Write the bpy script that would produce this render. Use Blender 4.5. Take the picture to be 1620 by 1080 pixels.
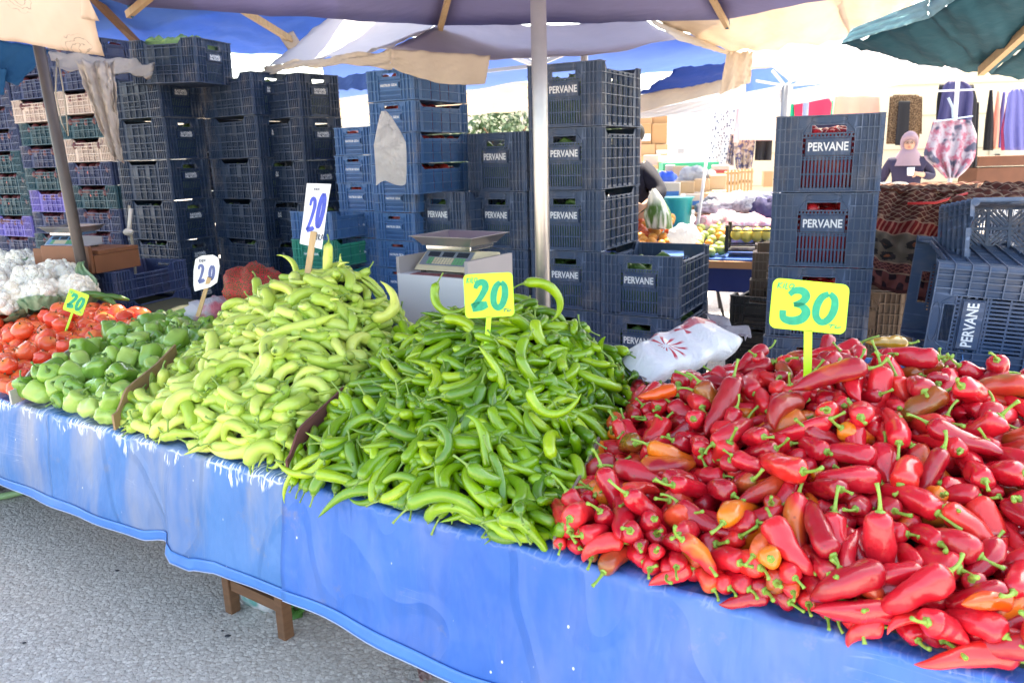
import bpy, math, random
import numpy as np
from mathutils import Vector, Matrix, Quaternion
for _o in list(bpy.data.objects): bpy.data.objects.remove(_o)
SC = bpy.context.scene; COL = SC.collection
R_ = math.radians
# ------------------------------------------------------------------ camera
F_, PT_, RL_, CH = 1205., .2387, -.0271, 1.41
cam = bpy.data.cameras.new('camera'); camo = bpy.data.objects.new('camera', cam); COL.objects.link(camo)
cam.sensor_width = 36; cam.lens = F_/1620*36; cam.clip_end = 2000; cam.clip_start = .05
camo.matrix_world = Matrix.Translation((0, 0, CH)) @ Matrix.Rotation(math.pi/2-PT_, 4, 'X') @ Matrix.Rotation(RL_, 4, 'Z')
cam.dof.use_dof = True; cam.dof.focus_distance = 2.0; cam.dof.aperture_fstop = 7.0
SC.camera = camo
# ------------------------------------------------------------------ light
SUN_EL, SUN_AZ = R_(60), R_(28)       # azimuth from +Y towards +X: the sun stands behind the stalls
w = bpy.data.worlds.new('World'); SC.world = w; w.use_nodes = True
nt = w.node_tree; bg = nt.nodes['Background']; sky = nt.nodes.new('ShaderNodeTexSky')
sky.sky_type = 'NISHITA'; sky.sun_disc = False; sky.sun_elevation = SUN_EL; sky.sun_rotation = SUN_AZ
sky.air_density = 1.0; sky.dust_density = 3.0; sky.ozone_density = 1.0
nt.links.new(sky.outputs[0], bg.inputs[0]); bg.inputs[1].default_value = .15
sl = bpy.data.lights.new('sun', 'SUN'); sl.energy = 2.7; sl.angle = R_(.5); sl.color = (1, .96, .9)
so = bpy.data.objects.new('sun', sl); COL.objects.link(so)
sd = Vector((math.sin(SUN_AZ)*math.cos(SUN_EL), math.cos(SUN_AZ)*math.cos(SUN_EL), math.sin(SUN_EL)))
so.rotation_euler = sd.to_track_quat('Z', 'Y').to_euler(); so.location = sd*30
SC.view_settings.view_transform = 'Standard'; SC.view_settings.look = 'None'
SC.view_settings.exposure = 2.82; SC.view_settings.gamma = 1
SC.view_settings.use_white_balance = True; SC.view_settings.white_balance_temperature = 7900; SC.view_settings.white_balance_tint = 4
SC.render.engine = 'CYCLES'
SC.cycles.max_bounces = 7; SC.cycles.diffuse_bounces = 4; SC.cycles.glossy_bounces = 3
SC.cycles.transmission_bounces = 4; SC.cycles.transparent_max_bounces = 6
SC.cycles.caustics_reflective = False; SC.cycles.caustics_refractive = False
SC.cycles.use_denoising = True
# ------------------------------------------------------------------ points in the place
C32, S32 = math.cos(R_(32)), math.sin(R_(32))
def W(s, t, z=0.): return Vector((s*C32+t*S32, -s*S32+t*C32, z))      # stall frame: s along the tables, t away from the aisle
def ST(p): return (p[0]*C32-p[1]*S32, p[0]*S32+p[1]*C32)
YAW = -R_(32)
def _ray(u, v):
    a, b = u-810, v-540; c, s = math.cos(-RL_), math.sin(-RL_); a, b = a*c-b*s, a*s+b*c
    return Vector((a/F_, math.cos(PT_)-b/F_*math.sin(PT_), -math.sin(PT_)-b/F_*math.cos(PT_)))
def at(u, v, d): return _ray(u, v)*d+Vector((0, 0, CH))               # point at distance d along the view axis
def att(u, v, t):
    r = _ray(u, v); return r*(t/(r.x*S32+r.y*C32))+Vector((0, 0, CH))
def atz(u, v, z):
    r = _ray(u, v); return r*((z-CH)/r.z)+Vector((0, 0, CH))
# ------------------------------------------------------------------ node helpers
class NT:
    def __init__(s, name, rough=.5, metal=0, spec=.5):
        s.m = bpy.data.materials.new(name); s.m.use_nodes = True; s.t = s.m.node_tree; s.n = s.t.nodes
        s.b = s.n['Principled BSDF']; s.set('Roughness', rough); s.set('Metallic', metal); s.set('Specular IOR Level', spec)
    def set(s, k, v):
        i = s.b.inputs[k]
        if isinstance(v, bpy.types.NodeSocket): s.t.links.new(v, i)
        elif i.type == 'RGBA': i.default_value = (*v, 1)
        else: i.default_value = v
    def new(s, ty, **kw):
        n = s.n.new(ty)
        for k, v in kw.items(): setattr(n, k, v)
        return n
    def put(s, i, v):
        if isinstance(v, bpy.types.NodeSocket): s.t.links.new(v, i)
        elif i.type == 'RGBA' and not hasattr(v, '__len__'): i.default_value = (v, v, v, 1)
        elif i.type == 'RGBA': i.default_value = (*v, 1)
        else: i.default_value = v
    def co(s, k='Object'):
        return s.new('ShaderNodeTexCoord').outputs[k]
    def mapping(s, vec, scale=(1, 1, 1), rot=(0, 0, 0), loc=(0, 0, 0)):
        n = s.new('ShaderNodeMapping'); s.put(n.inputs[0], vec)
        n.inputs['Scale'].default_value = scale; n.inputs['Rotation'].default_value = rot; n.inputs['Location'].default_value = loc
        return n.outputs[0]
    def noise(s, vec, scale=5, detail=3, rough=.5, out=0, dist=0.):
        n = s.new('ShaderNodeTexNoise'); s.put(n.inputs['Vector'], vec); n.inputs['Scale'].default_value = scale
        n.inputs['Detail'].default_value = detail; n.inputs['Roughness'].default_value = rough; n.inputs['Distortion'].default_value = dist
        return n.outputs[out]
    def vor(s, vec, scale=5, feat='F1', out=0, rnd=1.):
        n = s.new('ShaderNodeTexVoronoi', feature=feat); s.put(n.inputs['Vector'], vec); n.inputs['Scale'].default_value = scale
        n.inputs['Randomness'].default_value = rnd
        return n.outputs[out]
    def ramp(s, f, stops, interp='LINEAR'):
        n = s.new('ShaderNodeValToRGB'); s.put(n.inputs[0], f); e = n.color_ramp.elements; n.color_ramp.interpolation = interp
        while len(e) < len(stops): e.new(.5)
        for x, (p, c) in zip(e, stops):
            x.position = p; x.color = (*c, 1) if hasattr(c, '__len__') else (c, c, c, 1)
        return n.outputs[0]
    def mix(s, f, a, b, mode='MIX'):
        n = s.new('ShaderNodeMix', data_type='RGBA', blend_type=mode); s.put(n.inputs[0], f); s.put(n.inputs[6], a); s.put(n.inputs[7], b)
        return n.outputs[2]
    def math(s, op, a, b=0., c=0., clamp=False):
        n = s.new('ShaderNodeMath', operation=op, use_clamp=clamp); s.put(n.inputs[0], a); s.put(n.inputs[1], b); s.put(n.inputs[2], c)
        return n.outputs[0]
    def sep(s, v):
        n = s.new('ShaderNodeSeparateXYZ'); s.put(n.inputs[0], v); return n.outputs
    def rnd(s):
        a = s.new('ShaderNodeObjectInfo').outputs['Random']; b = s.new('ShaderNodeNewGeometry').outputs['Random Per Island']
        return s.math('FRACT', s.math('ADD', s.math('MULTIPLY', a, 7.31), s.math('MULTIPLY', b, 1.0)))
    def bump(s, h, dist=.002, strength=.6):
        n = s.new('ShaderNodeBump'); s.put(n.inputs['Height'], h); n.inputs['Distance'].default_value = dist
        n.inputs['Strength'].default_value = strength; s.t.links.new(n.outputs[0], s.b.inputs['Normal'])
    def attr(s, name):
        return s.new('ShaderNodeAttribute', attribute_name=name).outputs['Fac']
    def cloth(s, col, tr=.35):
        """diffuse cloth that lets daylight through"""
        s.set('Base Color', col)
        t = s.new('ShaderNodeBsdfTranslucent'); s.put(t.inputs[0], col); mx = s.new('ShaderNodeMixShader'); mx.inputs[0].default_value = tr
        s.t.links.new(s.b.outputs[0], mx.inputs[1]); s.t.links.new(t.outputs[0], mx.inputs[2])
        s.t.links.new(mx.outputs[0], s.n['Material Output'].inputs[0])
        return s.m
_M = {}
def flat(name, col, rough=.5, metal=0, var=.15, scale=8, bump=0):
    if name in _M: return _M[name]
    n = NT(name, rough, metal); c = n.co(); f = n.noise(c, scale, 4)
    n.set('Base Color', n.mix(f, [x*(1-var) for x in col], [min(1, x*(1+var)) for x in col]))
    if bump: n.bump(n.noise(c, scale*6, 3), bump)
    _M[name] = n.m; return n.m
def cloth(name, col, tr=.3, var=.12, scale=6, rough=.85, bump=.002, stain=0.):
    if name in _M: return _M[name]
    n = NT(name, rough, 0, .2); c = n.co(); f = n.noise(c, scale, 5, .6)
    k = n.mix(f, [x*(1-var) for x in col], [min(1, x*(1+var)) for x in col])
    if stain: k = n.mix(n.ramp(n.noise(c, 2.3, 5, .65), [(.5, 0), (.75, stain)]), k, [x*.55 for x in col[:1]]+[x*.5 for x in col[1:]])
    n.bump(n.noise(n.mapping(c, (1, 3, 1)), 9, 4), bump*4)
    _M[name] = n.cloth(k, tr); return n.m
# ------------------------------------------------------------------ mesh helpers
def mesh(name, V, Fc, smooth=False, attrs=None):
    me = bpy.data.meshes.new(name); me.from_pydata([tuple(v) for v in V], [], [tuple(f) for f in Fc])
    if smooth: me.polygons.foreach_set('use_smooth', [True]*len(me.polygons))
    if attrs:
        for k, a in attrs.items():
            x = me.attributes.new(k, 'FLOAT', 'POINT'); x.data.foreach_set('value', np.asarray(a, dtype=np.float32))
    me.update(); return me
def link(name, data, mat=None, parent=None, loc=None, rot=None, scale=None):
    o = bpy.data.objects.new(name, data); COL.objects.link(o)
    if mat is not None and data is not None and not data.materials: data.materials.append(mat)
    if parent is not None: o.parent = parent
    if loc is not None: o.location = loc
    if rot is not None: o.rotation_euler = rot
    if scale is not None: o.scale = scale
    return o
def tag(o, label=None, cat=None, group=None, kind=None):
    if label: o['label'] = label
    if cat: o['category'] = cat
    if group: o['group'] = group
    if kind: o['kind'] = kind
    return o
def empty(name, loc=(0, 0, 0), rz=0., rot=None):
    o = bpy.data.objects.new(name, None); COL.objects.link(o); o.location = loc; o.rotation_euler = rot or (0, 0, rz)
    o.empty_display_size = .1; return o
def copy_tree(o, parent=None):
    c = o.copy(); COL.objects.link(c); c.parent = parent
    for ch in [x for x in o.children]: copy_tree(ch, c)
    return c
class MB:
    def __init__(s): s.V = []; s.F = []; s.MI = []; s.cur = 0
    def add(s, V, Fc):
        n = len(s.V); s.MI += [s.cur]*len(Fc); s.V += [tuple(v) for v in V]; s.F += [tuple(i+n for i in f) for f in Fc]; return s
    def box(s, x0, x1, y0, y1, z0, z1, M=None):
        V = [Vector((x, y, z)) for z in (z0, z1) for y in (y0, y1) for x in (x0, x1)]
        if M is not None: V = [M @ v for v in V]
        return s.add(V, [(0, 2, 3, 1), (4, 5, 7, 6), (0, 1, 5, 4), (2, 6, 7, 3), (0, 4, 6, 2), (1, 3, 7, 5)])
    def tube(s, pts, r, n=8, caps=True, sq=False):
        pts = [Vector(p) for p in pts]; N = len(pts); rr = r if hasattr(r, '__len__') else [r]*N
        V = []; T0 = (pts[1]-pts[0]).normalized(); up = Vector((0, 0, 1)) if abs(T0.z) < .9 else Vector((1, 0, 0))
        X = T0.cross(up).normalized()
        for i, p in enumerate(pts):
            T = (pts[min(i+1, N-1)]-pts[max(i-1, 0)]).normalized(); X = (X-T*X.dot(T)).normalized(); Y = T.cross(X)
            for k in range(n):
                a = 2*math.pi*(k+(.5 if sq else 0))/n; V.append(p+(X*math.cos(a)+Y*math.sin(a))*rr[i])
        Fc = [(i*n+k, i*n+(k+1) % n, (i+1)*n+(k+1) % n, (i+1)*n+k) for i in range(N-1) for k in range(n)]
        if caps: Fc += [tuple(range(n-1, -1, -1)), tuple(range((N-1)*n, N*n))]
        return s.add(V, Fc)
    def bar(s, a, b, w, h=None, up=(0, 0, 1)):
        a, b = Vector(a), Vector(b); T = (b-a).normalized(); X = T.cross(Vector(up)); X = (X if X.length > 1e-3 else T.cross(Vector((1, 0, 0)))).normalized(); Y = X.cross(T)
        h = h or w; V = [p+X*i*w/2+Y*j*h/2 for p in (a, b) for i, j in ((-1, -1), (1, -1), (1, 1), (-1, 1))]
        return s.add(V, [(3, 2, 1, 0), (4, 5, 6, 7), (0, 1, 5, 4), (1, 2, 6, 5), (2, 3, 7, 6), (3, 0, 4, 7)])
    def grid(s, fn, n, m):
        V = [fn(i/n, j/m) for j in range(m+1) for i in range(n+1)]
        return s.add(V, [(j*(n+1)+i, j*(n+1)+i+1, (j+1)*(n+1)+i+1, (j+1)*(n+1)+i) for j in range(m) for i in range(n)])
    def sphere(s, c, r, n=10, m=7, sc=(1, 1, 1), f=None):
        V = [(0, 0, 1)]+[(math.sin(math.pi*j/m)*math.cos(2*math.pi*i/n), math.sin(math.pi*j/m)*math.sin(2*math.pi*i/n), math.cos(math.pi*j/m)) for j in range(1, m) for i in range(n)]+[(0, 0, -1)]
        if f: V = [tuple(x*f(v) for x in v) for v in V]
        V = [(c[0]+v[0]*r*sc[0], c[1]+v[1]*r*sc[1], c[2]+v[2]*r*sc[2]) for v in V]
        Fc = [(0, 1+i, 1+(i+1) % n) for i in range(n)]
        for j in range(m-2): Fc += [(1+j*n+i, 1+(j+1)*n+i, 1+(j+1)*n+(i+1) % n, 1+j*n+(i+1) % n) for i in range(n)]
        l = len(V)-1; Fc += [(l, 1+(m-2)*n+(i+1) % n, 1+(m-2)*n+i) for i in range(n)]
        return s.add(V, Fc)
    def build(s, name, mat, parent=None, smooth=False, **kw):
        return link(name, mesh(name, s.V, s.F, smooth), mat, parent, **kw)
def solid(o, th, off=0.):
    m = o.modifiers.new('thickness', 'SOLIDIFY'); m.thickness = th; m.offset = off; return o
def bevel(o, w=.003, n=2):
    m = o.modifiers.new('edges', 'BEVEL'); m.width = w; m.segments = n; m.limit_method = 'ANGLE'; return o
def wav(a, b, seed=0):
    return .5*math.sin(a*1.7+seed)+.3*math.sin(a*4.1+b*2.3+seed*2.1)+.2*math.sin(b*5.7-a*2.9+seed*.7)
def textmesh(body, size, xs=.8, ext=.0008):
    c = bpy.data.curves.new('lettering', 'FONT'); c.body = body; c.size = size; c.align_x = 'CENTER'; c.align_y = 'CENTER'; c.extrude = ext; c.resolution_u = 2
    c.offset = size*.022; c.space_line = .8
    o = bpy.data.objects.new('tmp', c); COL.objects.link(o); dg = bpy.context.evaluated_depsgraph_get()
    me = bpy.data.meshes.new_from_object(o.evaluated_get(dg)); bpy.data.objects.remove(o)
    for v in me.vertices: v.co.x *= xs
    me.materials.clear(); me.name = 'lettering'; return me
def strokes(lines, wd, th=.0008):
    """flat painted brush strokes in the xz plane (facing -y); lines = lists of (x, z[, width factor])"""
    mb = MB()
    for L in lines:
        P = []
        for i in range(len(L)-1):
            p0 = L[max(i-1, 0)]; p1 = L[i]; p2 = L[i+1]; p3 = L[min(i+2, len(L)-1)]
            for k in range(5):
                t = k/5; f = lambda j, d=1.: .5*((2*_g(p1, j, d))+(-_g(p0, j, d)+_g(p2, j, d))*t+(2*_g(p0, j, d)-5*_g(p1, j, d)+4*_g(p2, j, d)-_g(p3, j, d))*t*t+(-_g(p0, j, d)+3*_g(p1, j, d)-3*_g(p2, j, d)+_g(p3, j, d))*t**3)
                P.append((f(0), f(1), f(2)))
        P.append((L[-1][0], L[-1][1], _g(L[-1], 2, 1.)))
        V = []
        for i, p in enumerate(P):
            a = P[max(i-1, 0)]; b = P[min(i+1, len(P)-1)]; dx, dz = b[0]-a[0], b[1]-a[1]; l = math.hypot(dx, dz) or 1
            nx, nz = -dz/l*wd/2*p[2], dx/l*wd/2*p[2]
            V += [(p[0]+nx, -th, p[1]+nz), (p[0]-nx, -th, p[1]-nz), (p[0]+nx, 0, p[1]+nz), (p[0]-nx, 0, p[1]-nz)]
        n = len(P)
        Fc = []
        for i in range(n-1):
            q = i*4; Fc += [(q, q+1, q+5, q+4), (q+2, q+6, q+7, q+3), (q, q+4, q+6, q+2), (q+1, q+3, q+7, q+5)]
        mb.add(V, Fc)
    return mb
def _g(p, j, d): return p[j] if j < len(p) else d
# ---- settled positions of every pepper and tomato: variant, scale %, x y z in mm, rotation vector in 0.01 rad
SETTLED = {}
SETTLED['light'] = (238, [10,114,-886,2002,769,-121,-159,-79,2,114,-791,1899,723,-83,223,106,12,111,-625,1794,695,141,-108,136,12,113,-592,1917,791,14,-43,-77,5,110,-737,2045,820,-145,142,41,10,103,-557,1980,808,69,-86,118,2,109,-668,2194,925,5,162,-251,5,97,-568,2097,866,151,-256,44,2,108,-662,2137,905,-25,-11,148,5,113,-529,2288,951,-191,-48,47,12,112,-893,1998,743,-162,-39,-176,13,98,-564,1832,727,-99,-217,15,
10,101,-456,2189,862,-123,149,-240,11,107,-717,1867,722,93,-158,75,2,100,-424,2300,908,-41,77,-214,10,100,-836,2070,815,-104,-188,-74,13,110,-610,2364,991,-160,-138,-84,11,100,-778,2098,831,-184,-159,-42,8,110,-598,1796,706,71,-95,165,10,88,-820,1986,771,166,-198,101,11,108,-591,2118,869,83,-68,158,5,113,-952,2290,828,-190,84,-7,12,92,-971,2008,691,136,-123,130,2,109,-1002,2267,798,-19,-49,95,
13,108,-800,2054,808,-30,-16,30,12,92,-467,2146,840,-72,-211,-67,13,97,-670,1957,791,-170,180,87,5,102,-693,2176,898,-78,-230,26,7,102,-704,1902,772,72,182,-148,13,84,-661,1938,791,-73,-206,-41,5,112,-802,2414,941,-188,81,-6,9,107,-634,2017,822,12,277,138,13,99,-988,2288,817,-63,-283,-59,5,102,-550,2473,1045,63,-70,119,9,88,-572,2030,831,-68,-193,-116,13,102,-731,1876,684,-214,214,71,
4,107,-722,1969,787,-265,109,66,4,109,-631,1985,804,44,26,-216,1,92,-687,2296,950,246,114,82,1,92,-795,2279,893,300,16,13,13,113,-816,2178,852,-173,-163,-102,5,105,-457,2383,945,150,4,249,8,101,-501,2171,876,-21,-215,60,12,93,-827,1953,750,-107,-99,-234,13,92,-681,2314,962,-89,-208,-87,13,96,-598,2243,936,-278,-29,-19,6,110,-442,2326,936,-269,145,33,5,92,-440,2098,795,-58,-187,104,
5,103,-492,2020,788,-285,113,-7,10,111,-741,2499,992,-237,101,-26,12,98,-670,1849,733,214,100,-136,5,77,-485,2212,880,-150,-100,86,13,90,-1006,2095,734,-106,-228,-72,10,98,-873,1995,738,44,-105,31,4,106,-572,2273,939,71,16,-18,1,111,-631,2472,1025,38,4,-241,11,106,-1062,2174,742,-18,34,-146,5,112,-881,2436,906,-170,-207,-5,11,102,-884,2348,879,21,-130,59,7,104,-682,1951,789,43,-208,-178,
11,103,-734,2428,979,-223,-26,-10,8,104,-838,1962,726,-93,187,54,5,109,-886,2511,937,-80,278,-75,11,111,-375,2237,836,-57,-181,49,1,82,-543,1907,748,-84,-13,-275,13,100,-607,2209,918,-116,256,109,6,99,-490,2279,946,44,-126,59,9,107,-1016,2058,704,-230,98,73,5,96,-905,2127,798,59,-6,-39,5,101,-666,1903,747,-104,252,27,7,112,-1088,2155,720,25,-30,289,10,111,-1006,2057,724,38,-143,150,
3,97,-540,1921,760,252,-184,21,5,84,-780,2329,922,-137,-229,-12,13,89,-900,2525,940,-202,-127,-87,5,105,-1116,2289,725,-52,152,19,1,100,-825,2071,805,-53,-34,184,12,81,-587,2428,1020,210,-99,133,1,90,-806,2364,925,80,-8,71,4,111,-791,2134,851,-105,29,114,9,107,-966,2060,722,17,-28,213,10,105,-1132,2167,702,-250,-104,56,12,113,-903,2233,830,45,-73,233,11,80,-503,2374,975,42,-26,78,
2,107,-498,1996,778,-85,-238,34,13,92,-594,1822,704,25,-133,159,4,97,-446,2492,981,-85,-20,-149,3,100,-680,1975,821,1,-277,110,9,87,-415,2426,942,-99,-182,-15,2,89,-758,2117,834,126,263,102,10,87,-538,2036,826,180,-203,-87,1,81,-596,1919,769,205,199,-116,5,79,-474,2124,829,-228,196,16,5,101,-768,2474,970,99,42,-59,0,110,-793,2129,827,29,-63,101,13,80,-613,2231,933,-81,83,-171,
9,111,-612,1929,767,-5,-18,306,11,85,-507,2414,987,-66,52,-134,10,90,-748,2325,927,-8,-17,-35,9,79,-565,2191,894,43,63,45,12,97,-810,2163,841,175,-131,161,5,93,-734,2450,971,41,-51,93,5,97,-392,2296,867,183,2,213,9,101,-1027,2152,750,29,-18,-248,13,84,-693,2056,831,-8,-142,222,7,78,-508,2433,1000,124,-186,-117,1,97,-910,1982,684,121,-59,13,7,108,-793,1926,697,-209,26,79,
7,84,-450,2349,934,119,-4,183,13,87,-774,1907,707,-212,-77,-122,10,93,-838,1997,749,36,-91,81,6,84,-372,2464,917,-80,31,-22,1,80,-557,1891,731,149,270,-33,12,107,-976,2192,791,-203,164,-36,4,106,-611,2134,870,48,-13,265,6,110,-578,1880,724,-86,30,-165,3,110,-624,2316,962,-82,-240,39,11,87,-1078,2118,691,-13,-57,-41,0,87,-754,2016,799,-19,179,135,3,105,-487,2456,1002,88,19,133,
10,80,-562,2252,921,287,-97,-48,1,90,-640,2119,877,-35,-71,263,10,111,-808,2564,985,-42,-276,-97,1,83,-729,1884,697,-178,2,63,3,85,-640,1838,700,98,6,137,1,85,-543,2129,850,-2,-272,-72,12,82,-418,2256,886,-56,-66,-46,9,110,-1019,2409,805,50,-64,156,7,111,-461,2527,985,-164,-44,-117,4,105,-511,2523,1029,262,48,56,6,100,-820,2401,935,24,-168,160,10,98,-359,2346,862,157,-35,199,
6,113,-545,2078,836,128,-279,-2,1,91,-731,2176,876,50,-11,54,1,82,-517,2213,884,-189,-208,30,0,102,-686,1910,766,-5,231,79,1,87,-957,2586,905,45,-40,156,12,92,-604,2594,1050,10,-76,-70,8,110,-879,2506,925,35,4,-80,8,77,-532,2345,974,-172,-147,116,12,113,-550,1807,688,-281,-53,42,6,112,-500,2266,904,-224,-57,72,6,89,-730,1884,713,-71,198,92,6,96,-451,2154,831,-247,80,97,
6,86,-686,2080,833,72,-18,128,0,111,-1090,2489,791,15,-70,139,7,93,-660,2547,1032,28,-48,48,2,113,-871,2612,952,106,29,-138,10,105,-754,2516,997,-136,-236,-106,8,102,-693,2240,913,38,23,-96,5,100,-922,2009,713,-123,189,-216,7,88,-758,2669,996,174,80,80,9,89,-356,2456,887,1,69,47,10,93,-925,2375,861,-69,-254,-94,8,85,-634,1979,786,-239,22,43,8,113,-493,2277,905,-264,5,81,
2,102,-736,2074,823,-174,204,56,9,84,-604,1812,685,-220,-178,-51,1,99,-939,2174,788,90,62,-287,4,111,-693,2014,797,77,-14,196,0,109,-688,2511,1003,-197,71,27,0,113,-582,2113,857,62,-53,151,0,80,-813,1937,735,64,-12,37,6,112,-660,2556,1030,-31,238,21,3,108,-715,1884,735,-136,-22,8,11,89,-538,2533,1047,-28,84,206,2,79,-1068,2134,702,42,32,94,5,108,-981,2576,861,-192,-244,-13,
0,103,-965,2442,862,59,-61,71,3,78,-534,2323,951,-52,-245,51,4,105,-584,1919,738,13,5,-145,4,104,-571,2201,902,-45,3,-288,3,104,-473,2224,861,-118,16,-223,2,112,-767,1959,761,-19,-255,-143,12,89,-600,2028,809,-195,-151,31,9,93,-598,2458,1018,-273,-96,-31,1,97,-865,2390,894,107,185,190,4,86,-650,2139,878,128,16,133,9,79,-556,1988,767,-22,42,-98,10,92,-1007,2472,825,5,28,-102,
10,100,-357,2423,893,222,-76,-65,4,105,-1032,2199,749,-162,-234,-122,4,89,-776,1923,711,-23,-14,116,8,109,-654,2393,980,-240,-36,-34,12,95,-1135,2366,718,143,-115,-145,0,92,-420,2213,836,-66,-221,-196,11,78,-819,2224,849,-11,76,-188,12,96,-1099,2570,774,150,185,160,4,84,-636,2580,1040,40,-23,-271,7,84,-650,2306,948,23,-99,235,7,98,-662,2164,883,29,-131,271,6,107,-552,1956,761,-42,61,-169,
4,113,-660,1907,742,109,-7,45,13,99,-1045,2800,852,160,233,100,3,77,-530,2159,856,-214,189,64,12,107,-397,2252,847,247,-125,-84,3,112,-634,1856,733,-167,226,-5,12,86,-570,2584,1039,-49,-34,76,3,80,-605,2125,862,-216,96,33,6,87,-628,2360,973,-227,79,-12,2,92,-904,2054,764,72,77,89,6,114,-1006,2376,806,38,-102,134,4,83,-406,2459,940,-64,-222,82,1,87,-599,2285,943,65,-24,235,
7,86,-536,2126,840,-91,74,-197,3,104,-707,2356,964,32,-65,-25,7,100,-1118,2184,695,-85,-56,251,4,99,-518,1892,714,108,-205,-74,8,76,-617,2195,895,-105,-244,-8,10,114,-433,2532,915,-58,87,159,1,109,-1082,2194,715,70,-11,-95,13,92,-758,2617,1005,11,54,-99,3,109,-1084,2685,822,-7,-58,-96,9,91,-889,2393,888,145,-221,31,9,88,-1090,2105,675,210,219,36,12,83,-532,1849,710,-254,-120,-47,
3,98,-788,1975,756,33,253,41,2,109,-465,2138,808,-117,-212,8,1,105,-861,2687,959,302,22,48,0,100,-665,2408,980,38,-36,-71,4,89,-670,2604,1039,9,5,126,11,109,-895,2340,854,-209,-161,-121,10,92,-708,2326,933,-276,60,-23,11,99,-973,2649,901,4,3,-137,6,106,-405,2347,881,-159,-8,-270,4,85,-699,1983,779,42,-13,201,4,96,-1061,2137,710,31,-2,141,13,81,-539,2075,818,38,-47,199,
8,86,-915,2767,918,-48,-95,4,13,111,-863,2551,932,9,27,-68,13,88,-1068,2312,750,-150,-242,-102,5,78,-1111,2189,690,-221,51,147,11,104,-670,2261,923,8,10,-108,1,104,-1010,2132,729,65,-32,183,5,110,-1042,2783,843,63,-56,-10,4,90,-802,2308,880,32,32,-310,9,99,-550,2614,961,124,233,-102,0,92,-1123,2124,675,61,-30,-57,5,85,-664,1951,772,-218,-40,47,6,77,-878,2407,871,-146,-252,-41,
11,88,-778,2054,793,-58,263,70,3,84,-532,2189,877,-55,38,-171,7,108,-1097,2232,713,-15,-67,195,0,88,-458,2362,932,103,-282,-47,1,87,-505,2553,1021,-65,-61,-141,7,82,-1078,2131,689,-55,-50,158,3,99,-701,2202,893,-20,226,39,8,77,-601,2289,941,-110,-238,-3,10,110,-827,2069,793,2,-28,-29,10,113,-699,2662,997,-49,67,253,11,100,-1061,2404,767,-2,-17,-101,11,83,-825,2721,968,153,-218,99,
8,87,-816,2284,863,59,8,-134,13,82,-439,2194,818,40,14,165,9,112,-779,2161,836,-160,224,76,7,86,-696,2537,1002,-5,-113,260,12,89,-1000,2515,837,-154,249,-41,8,102,-891,2147,794,4,-74,162,6,81,-446,2337,908,131,-235,-13,4,79,-676,2115,853,-1,37,-280,7,110,-542,2039,804,228,208,-26,9,93,-956,2066,708,-114,256,100,11,88,-865,2476,899,13,-80,76,1,109,-1075,2421,761,50,-37,35,
11,85,-580,1850,711,18,-12,124,6,114,-567,2012,790,-240,-9,78,11,91,-1020,2761,862,-25,-173,125,3,95,-752,2512,968,-229,-23,-10,9,97,-590,1960,774,-169,28,-260,0,94,-738,2134,842,41,-10,-120,3,100,-491,2005,757,210,-75,220,10,89,-683,2703,948,-88,102,201,7,81,-899,2669,925,55,112,-274,9,79,-751,2285,895,35,-59,150,1,78,-1037,2204,737,-5,-31,201,8,87,-872,2723,960,48,1,-123,
12,81,-1051,2094,681,69,-24,42,11,83,-759,1949,752,75,88,-219,12,89,-929,2069,739,-10,-30,-208,11,82,-936,2227,791,-14,68,-237,1,77,-1051,2736,832,236,58,93,11,86,-421,2250,835,255,-54,-116,4,87,-565,2430,1004,44,-7,300,1,106,-763,2711,990,159,-179,40,9,90,-1087,2366,743,269,-41,144])
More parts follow.
